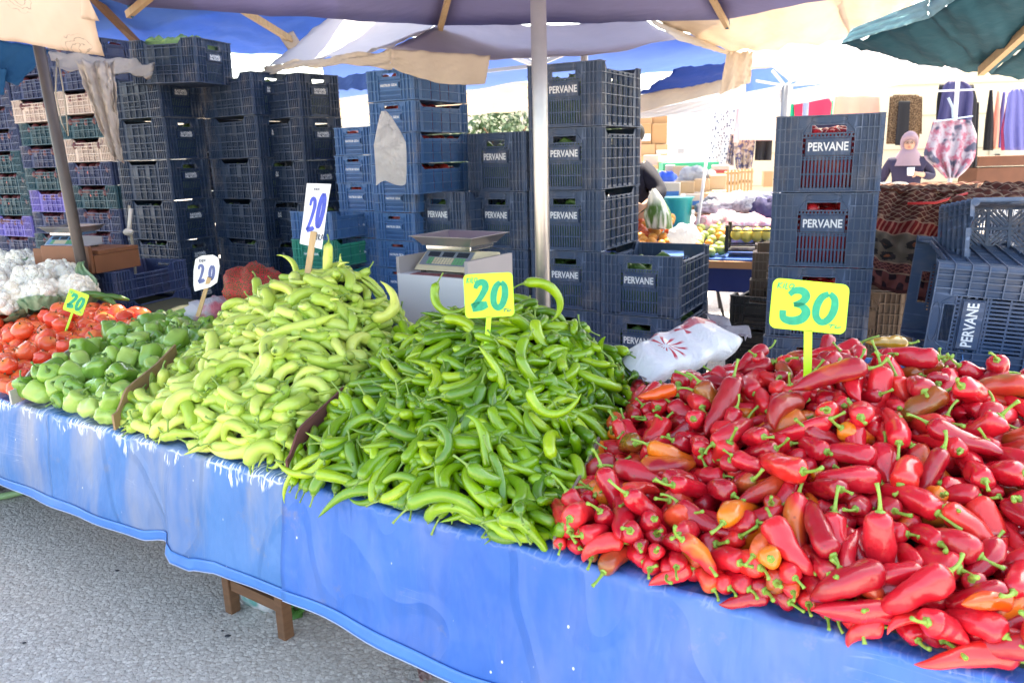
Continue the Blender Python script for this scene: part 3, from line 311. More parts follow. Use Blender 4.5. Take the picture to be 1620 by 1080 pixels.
6,78,788,1203,774,4,-101,252,5,108,465,1441,787,-227,94,-11,0,98,859,1358,833,37,-20,-226,2,104,720,1451,838,-218,123,3,1,77,837,1189,790,116,281,4,9,97,647,1112,729,-37,-72,230,7,109,455,1212,738,-185,-98,2,1,109,754,1638,901,-196,165,-25,8,102,543,1654,855,68,17,208,1,89,825,1141,757,-174,-170,10,15,94,681,1251,768,-248,-1,-2,12,107,773,1595,894,-9,34,-161,
7,112,386,1556,758,59,5,31,12,103,554,1581,839,-197,-187,7,15,106,669,1436,837,68,29,54,6,111,396,1311,724,33,0,244,5,93,905,1273,817,-254,-164,22,4,88,964,1465,889,9,71,50,10,109,686,1355,804,-166,-241,-3,10,98,270,1582,751,-140,-180,73,1,99,575,1514,825,-33,5,7,6,81,679,1811,888,-21,-65,-140,15,79,554,1836,858,-239,-117,-60,2,93,876,1429,856,5,-31,252,
8,111,313,1405,722,-264,-151,44,4,105,816,1266,802,-32,-43,248,0,87,882,1467,866,70,12,42,11,92,493,1785,857,36,23,264,1,79,555,1099,684,0,-14,154,10,111,728,1400,861,-48,40,-253,7,91,408,1516,777,-44,195,107,15,101,635,1725,887,-159,-232,-8,4,111,558,1287,762,23,32,62,13,98,331,1253,682,200,221,22,0,95,876,1289,812,-260,-130,21,9,78,439,1617,808,43,40,2,
0,90,569,1855,877,-132,-71,156,10,101,931,1365,846,6,28,-151,1,103,248,1457,715,-201,-184,-16,14,106,723,1112,732,-14,-42,68,10,98,732,1128,765,-30,-57,89,14,91,1096,1547,896,154,183,-167,10,102,497,1711,852,-44,-20,74,9,103,449,1431,768,77,219,97,10,79,891,1222,792,6,31,-156,12,87,651,1818,872,-110,-53,-229,15,87,772,1434,841,-193,191,-17,10,104,522,1352,774,-167,-264,15,
11,81,280,1425,725,262,-33,-106,12,106,840,1374,840,-224,-165,17,7,110,539,1340,787,27,38,169,2,88,834,1182,770,-221,23,1,15,103,370,1489,756,126,281,-16,4,90,535,1698,870,-24,92,-171,12,76,640,1271,779,-10,-281,-72,4,103,311,1704,755,-252,-114,-24,1,79,643,1649,887,-44,181,153,12,84,912,1426,876,-36,252,51,6,90,429,1854,829,-137,234,44,12,111,306,1794,780,52,-10,32,
13,97,324,1524,751,19,150,-148,6,80,1006,1575,911,-277,3,59,3,105,200,1481,708,78,-54,-197,5,80,225,1627,725,16,13,21,9,93,538,1483,808,73,40,25,12,91,860,1493,896,2,-14,52,15,84,765,1132,741,22,-7,160,2,89,925,1499,919,-45,-59,116,12,83,746,992,719,-29,-92,259,3,84,763,1464,855,-261,-25,39,3,82,584,1523,864,104,56,61,7,81,532,1194,713,9,-33,164,
10,113,150,1493,701,-140,158,-65,10,96,869,1467,895,-122,-119,181,7,108,313,1298,708,66,62,-164,3,84,867,1227,808,-112,-148,49,4,82,162,1360,690,-253,-166,57,9,94,578,1141,723,227,198,37,15,86,414,1354,752,-8,-1,64,13,84,226,1569,731,-153,-62,-19,6,90,553,1209,733,52,9,160,3,87,856,1114,797,60,234,171,3,84,225,1347,694,-6,51,144,3,85,270,1448,728,107,27,23,
12,78,341,1378,746,-282,-60,38,9,88,328,1918,788,14,-28,61,2,98,827,1586,892,5,-32,105,3,88,617,1029,699,-24,-232,-142,3,111,466,1225,703,-180,-205,-65,13,103,661,1451,857,-170,168,-62,13,85,428,1703,816,-173,-58,-43])
SETTLED['bell'] = (79, [2,113,-1244,2355,763,71,49,114,3,105,-1192,2195,730,289,93,-78,5,109,-1191,2622,808,-153,189,-36,4,110,-1234,2512,776,161,-48,-140,5,112,-1453,2427,749,286,24,-115,0,106,-1362,2266,704,127,107,-237,1,114,-1514,2632,782,243,186,-30,3,113,-1304,2489,772,-151,181,131,0,108,-1540,2377,702,-190,58,46,0,105,-1297,2228,695,-70,57,296,3,108,-1348,2520,776,17,43,104,5,112,-1384,2444,757,17,-123,282,
5,107,-1520,2412,747,-87,-16,196,0,96,-1379,2311,732,104,162,98,4,94,-1604,2415,708,-173,123,75,1,108,-1399,2911,828,-35,27,85,2,88,-1166,2340,750,184,205,-34,2,80,-1209,2166,687,70,-25,2,5,100,-1331,2764,815,-38,31,-144,0,90,-1186,2432,764,-245,158,30,2,112,-1482,2384,712,143,187,-36,4,96,-1486,2549,754,286,-99,-69,2,106,-1356,2682,799,30,-25,292,2,109,-1187,2907,824,67,40,-258,
5,90,-1413,2672,789,-63,-116,191,2,95,-1482,2807,801,19,239,149,1,98,-1153,2176,692,-104,-42,183,0,106,-1150,2695,795,152,-4,-199,4,89,-1440,2342,688,226,114,74,4,98,-1176,2529,761,-118,234,61,0,98,-1428,2348,736,143,228,49,1,112,-1562,2894,788,-260,166,-10,4,96,-1204,2263,733,143,-26,-30,0,106,-1264,2269,713,175,151,-149,2,82,-1300,2732,790,158,165,16,3,110,-1560,2456,744,188,159,-104,
4,85,-1151,2857,814,-6,127,149,3,80,-1254,2828,828,-175,-114,136,0,105,-1250,2751,794,-25,193,110,3,93,-1320,2316,736,55,209,136,2,107,-1519,2710,764,-38,26,171,2,102,-1453,2853,785,72,-43,-247,3,90,-1394,2322,688,-25,-43,176,4,100,-1252,2874,802,116,44,-106,1,76,-1284,2957,836,-184,-220,-39,4,83,-1579,2580,748,251,-102,-65,4,104,-1574,2801,741,183,73,-121,3,110,-1369,2788,783,1,37,107,
4,113,-1129,2510,752,-196,-217,68,0,109,-1573,2517,741,132,-206,-110,2,100,-1495,2890,789,32,48,140,0,110,-1348,2377,704,63,89,35,3,86,-1386,3072,797,-19,45,107,2,88,-1185,2738,802,133,173,-52,3,111,-1480,2769,768,-40,-26,252,5,96,-1300,2875,820,-54,-92,187,3,104,-1467,2490,741,53,-11,45,5,83,-1210,2779,801,102,128,-205,2,90,-1236,2323,707,-185,-34,131,2,91,-1335,2312,690,48,85,273,
4,105,-1338,3046,808,126,-225,-32,3,114,-1128,2968,830,-294,90,20,4,102,-1456,2627,742,-121,-20,228,5,81,-1170,2475,728,-118,-226,77,3,112,-1253,2681,785,9,-84,-47,2,89,-1145,2803,793,164,-229,-104,1,95,-1320,2591,784,-21,-293,-35,3,93,-1223,2368,708,-72,254,126,0,97,-1196,2833,799,290,-118,15,4,99,-1136,2427,722,-166,-227,-101,5,94,-1147,2583,753,-48,72,-190,3,83,-1231,2967,808,105,-24,-32,
4,101,-1166,2325,700,151,194,149,5,76,-1167,2627,759,-50,-68,107,2,82,-1436,2701,752,245,112,-85,3,104,-1392,2631,753,-306,61,-16,5,103,-1341,2586,734,-49,267,-119,1,77,-1405,2521,761,-33,-252,-39,5,92,-1513,2614,730,-57,3,74,0,98,-1561,2866,728,121,-29,-82,0,107,-1282,2804,779,126,-260,-67,1,111,-1297,2674,755,-262,34,-27,3,104,-1404,2821,768,79,-1,88,2,96,-1269,2534,735,50,-37,-119,
4,88,-1211,2714,774,72,226,173,4,113,-1346,2893,794,-228,-187,18,0,80,-1447,3073,804,40,63,139,2,82,-1220,2463,730,168,-165,-156,5,90,-1278,3024,797,-32,61,-226,0,77,-1426,3028,798,58,18,-260,1,89,-1206,2412,722,82,99,37,3,98,-1495,3093,789,-246,123,42,0,106,-1291,2377,728,-96,59,-194,5,78,-1452,3126,796,-237,136,-73])
SETTLED['tomato'] = (109, [1,104,-1772,2703,765,6,86,68,0,110,-1938,2957,791,127,183,-51,2,89,-1756,2564,748,-21,97,100,0,104,-1782,2968,806,131,126,-153,0,96,-1736,2778,773,-159,-61,256,2,111,-1862,3055,811,97,147,-142,1,84,-1691,2661,749,115,85,-151,2,112,-1620,3136,796,58,116,-31,1,90,-1716,2493,697,124,104,-171,2,86,-1671,2463,696,-161,-31,194,0,105,-1781,2843,782,55,110,19,1,91,-1996,2972,766,102,103,-99,
2,108,-1916,3192,825,20,175,22,2,105,-1813,3194,786,96,101,-63,1,91,-1850,3120,815,30,156,-42,1,106,-1757,2930,757,160,75,-188,2,106,-1734,3058,780,81,102,-134,2,103,-1681,3100,789,105,155,-162,1,106,-1959,2936,728,-6,83,67,1,109,-1772,2660,710,-179,54,157,0,98,-1690,2953,765,-200,-13,139,1,99,-1829,2667,743,128,80,-121,1,90,-1988,3204,795,69,55,-173,0,106,-2285,3350,789,-182,-72,194,
1,106,-1672,3185,802,-37,54,214,0,111,-2441,3729,769,-51,73,80,1,86,-1651,2742,771,132,67,-158,1,109,-1710,2564,703,71,119,-3,2,100,-2248,3393,753,195,121,-174,2,99,-2183,3405,762,-179,-26,201,0,104,-1827,3261,791,56,77,-123,1,103,-2299,3543,765,162,145,-144,0,107,-1637,2915,759,-62,82,125,0,101,-2400,3615,760,-149,-68,244,0,107,-1614,3220,793,64,79,-122,0,106,-1991,3137,753,-139,-106,230,
2,90,-1688,3013,772,-106,-5,181,0,109,-1631,2983,771,116,91,-173,2,102,-1851,3324,795,-92,31,166,0,103,-2183,3523,776,-39,98,59,2,108,-1906,3050,754,-21,72,126,0,104,-2000,3459,783,156,107,-137,0,100,-1692,2760,732,92,132,-178,2,90,-2103,3314,757,123,60,-261,2,94,-1762,3262,798,130,37,-203,2,105,-1910,2815,716,73,94,-208,2,96,-2149,3200,739,71,63,-95,1,110,-1888,2977,745,60,87,-64,
2,96,-2021,2944,718,-120,-7,161,1,101,-1765,2525,701,123,68,-217,0,95,-1749,3202,792,101,161,-56,2,100,-1910,3294,782,123,117,-202,1,103,-1822,2832,730,-5,152,19,1,108,-1972,3071,747,144,52,-271,1,100,-1564,3176,790,-80,-1,224,1,88,-1705,2899,752,89,137,-83,1,97,-2245,3508,765,94,116,-154,1,94,-1723,3148,788,231,59,-171,0,98,-1910,3359,789,54,156,-98,1,97,-2145,3471,772,-8,95,58,
2,95,-1642,3050,779,-123,24,202,2,90,-2141,3360,758,95,150,-1,0,84,-1736,2987,760,126,182,-67,1,86,-1817,3134,770,12,95,65,0,95,-1812,2964,750,40,81,4,0,102,-1885,3231,778,113,90,-216,2,93,-2164,3304,750,-116,20,214,1,91,-2205,3348,749,127,76,-186,0,97,-2293,3607,771,106,127,-169,2,93,-2356,3660,768,112,119,-46,1,92,-2204,3464,763,-120,-4,204,1,101,-1785,3018,764,79,87,-230,
1,90,-2242,3569,770,97,70,-181,1,84,-1594,3083,774,147,78,-205,2,93,-1703,3242,803,24,105,-56,2,97,-2124,3256,750,-140,-69,250,1,104,-2084,3205,750,-141,32,184,2,89,-2268,3453,754,87,104,-179,0,110,-1655,2704,721,-107,15,237,0,86,-2220,3294,738,87,86,-24,2,93,-1901,2916,729,36,126,26,2,91,-1788,3318,798,-95,40,189,1,92,-1810,3074,765,173,78,-232,1,104,-1539,3058,778,-11,127,83,
0,97,-2113,3149,736,34,72,39,0,90,-2347,3583,759,18,102,39,0,101,-1951,3002,737,-98,75,157,1,95,-2561,3789,758,50,90,-115,2,94,-1971,3368,781,-81,25,161,2,104,-2232,3227,776,94,25,-233,2,111,-2541,3724,760,-30,60,77,1,86,-2356,3527,750,94,114,-1,2,105,-1618,2437,703,-92,-13,215,0,91,-2122,3415,766,53,106,-3,0,100,-1998,2885,713,55,148,2,0,108,-1846,2723,710,192,108,-188,
1,82,-2066,3264,752,102,112,-96,1,90,-2186,3249,738,103,91,-16,2,99,-2065,2986,721,70,79,-115,0,101,-2080,3370,770,-128,-100,257,2,88,-1939,2872,715,-114,-64,258,0,93,-1767,2595,698,122,134,-143,1,95,-1845,3026,753,-104,-27,239,2,83,-2475,3677,753,26,123,53,0,83,-2144,3104,721,-14,74,103,2,96,-2310,3409,746,73,119,-96,1,90,-2177,3148,726,16,128,59,2,102,-2344,3465,752,147,75,-200,
1,105,-1938,3424,781,62,62,-120,0,92,-1765,2809,731,14,71,59,0,102,-1722,2703,721,8,97,37,2,95,-2195,3599,746,82,71,-27,1,110,-1875,3163,773,65,125,-79,1,93,-2462,3620,751,111,89,-117,0,90,-1633,2762,722,-115,41,96,1,92,-2024,3192,751,14,115,20,1,98,-1715,2629,707,123,105,-254,1,91,-1710,2823,740,-131,33,224,0,82,-1785,2719,709,94,110,-52,1,88,-2208,3196,728,101,82,-166,
0,102,-1654,2640,707,87,81,-195,0,95,-2099,3511,780,70,67,-100,0,102,-2042,3316,768,86,72,-194,0,82,-1745,2865,739,85,114,-52,0,89,-2271,3320,737,105,71,-180,0,103,-1924,3117,758,70,169,-5,2,91,-1843,2915,737,183,16,-228,2,83,-1802,2768,717,143,88,-236,0,111,-2069,3449,784,144,114,-228,1,99,-1963,2802,756,94,155,-60,0,108,-2493,3776,749,-47,95,82,1,82,-1670,2862,744,191,-17,-230,
0,83,-2401,3557,748,88,117,-142,2,87,-1855,2785,713,-15,75,98,2,112,-1588,2681,715,112,32,-168,0,86,-2066,3046,723,40,165,-17,1,91,-1561,2888,746,47,166,-206,0,105,-1815,2585,749,125,20,-180])
# ---- produce shapes: a spine (points), radii along it, and a frame per point ----
KINDS = {  # n variants, length range, radius range, bend range, hook, squash
 'light': (14, (.13,.205), (.0125,.0185), (.6,3.4), 1.4),
 'dark':  (16, (.135,.21), (.0098,.0142), (.5,3.8), 1.1),
 'red':   (16, (.085,.150), (.0138,.0222), (.05,1.2), .9),
 'bell':  (6,  (.075,.10), (.027,.033), (.0,.5), .0),
 'tomato':(3,  (.056,.060), (.036,.038), (.0,.0), .0),
}
def spine(kind, i):
    n, Lr, Rr, Br, hook = KINDS[kind]
    R = random.Random(f'{kind}{i}')
    q = (i + .5)/n
    L = Lr[0] + (Lr[1]-Lr[0])*((i*5) % n)/max(1, n-1)
    rm = R.uniform(*Rr); bend = (Br[0] + (Br[1]-Br[0])*q**1.0)*R.choice((-1, 1))
    hk = hook*R.uniform(-1, 1.6)*(1 if bend > 0 else -1); roll = R.uniform(-.5, .5)*(1 if kind != 'red' else .6)
    kink = R.uniform(.25, .6); ka = R.uniform(-.7, .9)*(.6 if kind in ('light', 'dark') else .25)
    N = 19
    P = [(0., 0., 0.)]; a = b = 0.
    for k in range(1, N):
        u = (k-.5)/(N-1)
        a = bend*u + hk*u**4 + ka/(1+math.exp(-(u-kink)*22))
        b = roll*math.sin(u*3.0)
        p = P[-1]; d = L/(N-1)
        P.append((p[0]+d*math.cos(a)*math.cos(b), p[1]+d*math.sin(a)*math.cos(b), p[2]+d*math.sin(b)))
    P = np.array(P)
    u = np.linspace(0, 1, N)
    ph = R.uniform(0, 6)
    if kind == 'light':
        r = np.interp(u, [0, .03, .1, .28, .52, .75, .9, 1], [.38, .78, .98, 1, .82, .52, .25, .04])
        r = r*(1 + .07*np.sin(u*17+ph))
    elif kind == 'dark':
        r = np.interp(u, [0, .025, .08, .25, .5, .75, .9, 1], [.45, .85, 1.02, 1, .88, .60, .32, .04])
        r = r*(1 + .03*np.sin(u*19+ph))
    elif kind == 'red':
        f = R.random()
        r = np.interp(u, [0, .03, .1, .25, .5, .78, .93, 1], [.5, .84, 1, 1, .84+.12*f, .46+.26*f, .20+.16*f, .04])
        r = r*(1 + .045*np.sin(u*11+ph))
    elif kind == 'bell':
        r = np.interp(u, [0, .05, .15, .35, .7, .9, 1], [.45, .85, 1, 1, .88, .66, .2])
    else:
        r = np.sqrt(np.clip(1-(2*u-1)**2*.98, 0, 1))**.92
        r[0] *= .55
    P = P - P.mean(0)
    return P, r*rm
def balls(kind, i):
    P, r = spine(kind, i)
    if kind == 'tomato': return np.array([[0, 0, 0.]]), np.array([r.max()*.93])
    L = np.linalg.norm(np.diff(P, axis=0), axis=1).sum()
    m = {'light':8, 'dark':11, 'red':6, 'bell':4}[kind]
    k = np.linspace(1.2, 17, m); idx = np.arange(19)
    Q = np.array([[np.interp(x, idx, P[:, j]) for j in range(3)] for x in k])
    return Q, np.interp(k, idx, r)
# heap space: u runs along the table from heap to heap, v from the front edge to the back
TF, TB = 1.148, 1.90
UF = [-4.9,-2.65,-2.10,-1.39,-.65,.55]      # front s of each boundary (u = -2 .. 5.. )
UBk= [-6.2,-2.96,-2.46,-1.53,-.78,.45]
UU = [-1.6,1.,2.,3.,4.,5.6]
# height of the back rim of the heaps over u
ZU = [-1.6,0.,.6,1.,1.2,1.6,1.9,2.1,2.25,2.4,2.55,2.66,2.78,2.9,3.,3.1,3.3,3.6,3.75,3.9,4.,4.25,4.45,4.7,5.,5.3,5.6]
ZV = [.72,.80,.83,.86,.87,.86,.88,.92,1.01,1.07,1.11,1.135,1.10,1.01,.93,.98,1.03,1.05,1.01,.94,.86,.90,.98,1.0,.99,.975,.95]
THICK = dict(tomato=.075, bell=.085, light=.085, dark=.08, red=.095)
def UV(u, v):
    return np.interp(u, UU, UF)*(1-v)+np.interp(u, UU, UBk)*v, 1.175+.675*v
def inv_uv(s, t):
    v = (t-1.175)/.675; sh = np.shape(s); s = np.ravel(s); vv = np.clip(np.ravel(v), -.2, 1.3)
    lo = np.full(s.shape, -1.6); hi = np.full(s.shape, 5.6)
    F = np.array(UF); B = np.array(UBk)
    for _ in range(14):
        m = (lo+hi)/2; sm = np.interp(m, UU, F)*(1-vv)+np.interp(m, UU, B)*vv
        k = sm < s; lo = np.where(k, m, lo); hi = np.where(k, hi, m)
    return ((lo+hi)/2).reshape(sh), v
def surf(u, v):
    zp = np.interp(u, ZU, ZV); w = np.clip(v, 0, 1)
    k = np.clip(v/.10, 0, 1); k = k*k*(3-2*k)
    pr = .20*k + .80*w + .05*np.sin(np.pi*w)
    z = .685 + (zp-.685)*pr
    z = z - .03*np.exp(-((u-np.round(np.clip(u, 1, 4)))/.09)**2)*np.clip(w*3, 0, 1)
    return z - 1.1*np.clip(v-1.03, 0, 1)
# ================================================================== the ground
n = NT('asphalt', .9, 0, .25); c = n.co()
v1 = n.vor(c, 88, 'F1', 1); dist = n.vor(c, 88, 'F1', 0)
stone = n.ramp(n.sep(v1)[0], [(0, (.42, .375, .345)), (.35, (.50, .45, .42)), (.7, (.58, .53, .495)), (1, (.75, .70, .655))])
edge = n.ramp(dist, [(.45, 1), (.85, 0)])
col = n.mix(edge, (.39, .345, .315), stone)
big = n.noise(c, 1.3, 5, .6)
col = n.mix(n.math('MULTIPLY', big, .5), col, (.48, .435, .405))
col = n.mix(n.ramp(n.noise(c, 6, 4, .7), [(.66, 0), (.76, .35)]), col, (.27, .245, .225))
n.set('Base Color', col); n.bump(n.math('MULTIPLY', edge, n.noise(c, 90, 2)), .004, .9)
g = MB(); g.grid(lambda a, b: ((a-.5)*160, b*150-25, .012*math.sin(a*90)*math.sin(b*70) if False else 0), 8, 8)
tag(g.build('ground', n.m), 'grey coarse asphalt of the market street', None, None, 'structure')
# ================================================================== market tables under the heaps
wood = NT('old_wood', .75); c = wood.co()
wood.set('Base Color', wood.mix(wood.noise(wood.mapping(c, (2, 2, 14)), 6, 4), (.10, .045, .022), (.22, .10, .05))); wood.bump(wood.noise(wood.mapping(c, (3, 3, 20)), 9, 3), .002)
wood = wood.m
pale_wood = NT('pale_wood', .7); c = pale_wood.co()
pale_wood.set('Base Color', pale_wood.mix(pale_wood.noise(pale_wood.mapping(c, (20, 20, 2)), 4, 4), (.38, .24, .12), (.62, .43, .25))); pale_wood = pale_wood.m
card = NT('cardboard', .9, 0, .2); c = card.co()
card.set('Base Color', card.mix(card.noise(c, 5, 4), (.30, .18, .10), (.42, .27, .16))); card = card.m
table = tag(empty('market_table', W(-1.6, 1.6, 0), YAW), 'long wooden trestle display table hidden under blue cloth and pepper heaps', 'table')
Mi = table.matrix_basis.inverted()
def tp(p): return (Mi @ Vector(p))
mb = MB()
def board(a, b):
    u = -1.6+a*6.95; v = .07+b*.98; s, t = UV(u, v); z = float(surf(u, v))-.098
    return tp(W(float(s), float(t), max(.60, z)))
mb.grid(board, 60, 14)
o = mb.build('display_board', flat('board_gap_shade', (.035, .045, .03), .9), table, smooth=True); solid(o, .012, -1)  # dark sheet under the heaps, coloured so the gaps show as shade
mb = MB(); mb.box(-4.6, 2.2, -.40, .34, .585, .598); mb.build('table_top', wood, table)
# one pair of visible legs: a small wooden trestle
LG = [atz(369, 966, 0), atz(453, 1007, 0)]
st1 = tag(empty('wooden_trestle', (LG[0]+LG[1])/2, math.atan2((LG[1]-LG[0]).y, (LG[1]-LG[0]).x)), 'brown wooden trestle legs sticking out below the hem of the cloth', 'trestle')
L = (LG[1]-LG[0]).length
for sx in (-1, 1):
    for (y, h) in ((0, .56), (.5, .56)):
        mb = MB(); x = sx*L/2; mb.box(x-.017, x+.017, y-.018, y+.018, 0, h); bevel(mb.build('leg', wood, st1), .003)
mb = MB(); mb.box(-L/2+.022, L/2-.022, -.012, .014, .088, .124); mb.build('crossbar', wood, st1)
mb = MB(); mb.box(-L/2-.03, L/2+.03, -.02, .52, .5615, .583); mb.build('top_plank', wood, st1)
q = atz(20, 782, 0)
st2 = tag(empty('wooden_trestle', q+Vector((-.12, .03, 0)), YAW), 'dark wooden trestle leg below the cloth at the far left end', 'trestle')
for x, y in ((0, 0), (.0, .4), (-.5, 0), (-.5, .4)):
    mb = MB(); mb.box(x-.025, x+.025, y-.025, y+.025, 0, .56); mb.build('leg', wood, st2)
mb = MB(); mb.box(-.56, .06, -.05, .47, .5615, .583); mb.build('top_plank', wood, st2)
# ------------------------------------------------------------------ blue tarpaulins
def tarp_mat(name, c1, c2, grey, scratch):
    n = NT(name, .42, 0, .45); c = n.co(); s, t, z = n.sep(c)
    f = n.noise(n.mapping(c, (1, 1, .5)), 3.2, 5, .6)
    k = n.mix(n.ramp(f, [(.3, 0), (.7, 1)]), c1, c2)
    k = n.mix(n.ramp(n.noise(n.mapping(c, (2.2, 1, .55), (0, .25, 0)), 2.3, 4, .55), [(.44, 0), (.66, grey)]), k, (.34, .34, .40))
    k = n.mix(n.ramp(n.noise(c, 9, 5, .7), [(.62, 0), (.78, .5)]), k, (.30, .27, .27))
    # crackled white wear along the fold, running down in short ragged lines
    jx = n.math('ADD', s, n.math('MULTIPLY', n.noise(c, 26, 2), .030)); vx = n.new('ShaderNodeCombineXYZ'); n.put(vx.inputs[0], n.math('MULTIPLY', jx, 120.)); n.put(vx.inputs[2], n.math('MULTIPLY', z, 9.))
    streak = n.ramp(n.noise(vx.outputs[0], 1, 1), [(.53, 0), (.58, 1)])
    ln = n.noise(n.mapping(c, (11, 0, 0)), 1, 3); lo = n.math('SUBTRACT', .652, n.math('MULTIPLY', n.math('SUBTRACT', ln, .30, clamp=True), .17*min(1, scratch+.2)))
    below = n.math('MULTIPLY', n.math('SUBTRACT', z, lo), 90., clamp=True); ragged = n.ramp(n.math('ABSOLUTE', n.math('ADD', n.math('SUBTRACT', z, .646), n.math('MULTIPLY', n.math('SUBTRACT', n.noise(c, 30, 3), .5), .03))), [(.0015, 1), (.004, 0)])
    w = n.math('MULTIPLY', n.math('MAXIMUM', n.math('MULTIPLY', streak, below), n.math('MULTIPLY', ragged, .8)), n.ramp(n.noise(c, 12, 2), [(.42, 0), (.55, scratch)]))
    sp = n.ramp(n.vor(n.mapping(c, (1, 1, .7)), 34, 'F1'), [(.06, 1), (.10, 0)])
    sp = n.math('MULTIPLY', sp, n.ramp(n.noise(c, 6, 3), [(.52, 0), (.6, .9)]))
    sc = n.ramp(n.vor(n.mapping(c, (3, 3, 60), (0, .9, 0)), .8, 'DISTANCE_TO_EDGE'), [(.004, .35), (.010, 0)])
    sc = n.math('MULTIPLY', sc, n.ramp(n.noise(c, 2.6, 2), [(.60, 0), (.66, 1)]))
    k = n.mix(n.math('MAXIMUM', n.math('MAXIMUM', w, sp), sc, clamp=True), k, (.82, .84, .92))
    crs = n.ramp(n.math('ABSOLUTE', n.math('SUBTRACT', n.noise(n.mapping(c, (1, 1, .6), (0, .5, 0)), 2.2, 2, .4, dist=.3), .5)), [(0, .22), (.025, 0)])
    n.set('Base Color', k); n.bump(n.math('ADD', crs, n.math('ADD', n.noise(n.mapping(c, (1, 1, .45)), 5, 4, .55), n.math('MULTIPLY', n.noise(n.mapping(c, (1, 1, .25), (0, .35, 0)), 11, 3, .6, dist=.6), .35))), .035, .7)
    n.set('Roughness', n.ramp(n.noise(c, 12, 3), [(.3, .34), (.7, .55)]))
    return n.cloth(k, .10)
T1 = tarp_mat('tarp_left', (.04, .15, .42), (.075, .22, .52), .85, 1.)
T2 = tarp_mat('tarp_right', (.026, .12, .46), (.052, .18, .58), .30, .12)
HS = [-4.9, -2.88, -2.29, -1.99, -1.86, -1.83, -1.79, -1.66, -1.44, -1.32, -1.08, -.82, -.4, .6]
HZ = [.34, .35, .36, .352, .375, .345, .315, .348, .348, .345, .33, .315, .31, .31]
def drape(s, b):
    """b 0 table top .. 1 hem"""
    hz = float(np.interp(s, HS, HZ))
    fold = .035*math.exp(-((s+1.835)/.035)**2)-.02*math.exp(-((s+1.93)/.05)**2)
    wv = .004*math.sin(s*5.1+1)+.002*math.sin(s*11.3)+.002*math.sin(s*23+2)
    if b < .16:
        k = b/.16; return W(s, 1.42-.235*k, .622+.034*min(1, k*1.6)+.004*math.sin(s*37)*k)
    if b < .24:
        k = (b-.16)/.08*math.pi/2; return W(s, 1.185-.018*math.sin(k), .6585-.02*(1-math.cos(k))+.003*math.sin(s*31))
    k = (b-.24)/.76; top = .6385
    z = top+(hz-top)*k
    return W(s, 1.167-.045*k*(1-.3*k)-(wv*1.3+fold)*k**.8+.006*math.sin(s*9+k*7)*k, z)
def tarp(name, s0, s1, mat, lab, off=0.):
    root = tag(empty(name, W(0, 0, 0), YAW), lab, 'table cloth', 'blue tarpaulins over the table')
    inv = root.matrix_basis.inverted(); mb = MB(); n = int((s1-s0)/.02)
    mb.grid(lambda a, b: inv @ (drape(s0+(s1-s0)*a, b)+W(0, -off, 0)), n, 44)
    o = mb.build('cloth', mat, root, smooth=True); solid(o, .0015, 1)
    mb = MB(); mb.grid(lambda a, b: inv @ (drape(s0+(s1-s0)*a, .915+.082*b)+W(0, -.0045-off, 0)), n, 4)
    o = mb.build('hem_band', flat('hem_blue', (.05, .19, .55), .4, 0, .2, 14), root, smooth=True); solid(o, .0012, 1)
    mb = MB(); mb.tube([inv @ (drape(s0+(s1-s0)*i/n, .9985)+W(0, -.004-off, 0)) for i in range(n+1)], .0016, 5)
    mb.build('hem_edge', flat('hem_thread', (.36, .42, .60), .7), root)
    return root
tarp('blue_tarpaulin', -4.9, -1.385, T1, 'scuffed greyish blue tarpaulin with flaking white fold under the light green peppers')
tarp('blue_tarpaulin', -1.40, .62, T2, 'bright blue tarpaulin hanging under the dark green and red peppers', .004)
# dividers of cardboard and board between the heaps
def divider(ub, col, lab, v0=-.04, v1=1.0, hi=.02, nm='cardboard_divider', th=.006):
    mb = MB()
    def f(a, b):
        v = v0+(v1-v0)*a; s, t = UV(ub, v); z = float(surf(ub, v)); return W(float(s), float(t)-.0, max(.668, z-.13)+(z-max(.668, z-.13)+hi)*b)
    mb.grid(f, 18, 2); o = mb.build(nm, col); solid(o, th, 0)
    return tag(o, lab, 'divider', 'dividers between the heaps')
divider(1.0, flat('white_board', (.55, .50, .45), .7), 'pale board between the tomatoes and the stuffing peppers', -.05, .5, .03, 'board_divider')
divider(2.0, card, 'brown corrugated cardboard flap beside the lowest light green peppers', -.02, .5, .03)
divider(3.0, flat('maroon_card', (.16, .055, .05), .8), 'dark reddish cardboard edge between light and dark green peppers', .0, .40, .022)
divider(4.0, flat('grey_card', (.26, .18, .15), .8), 'greyish brown board between dark green and red peppers', .0, .5, .004)
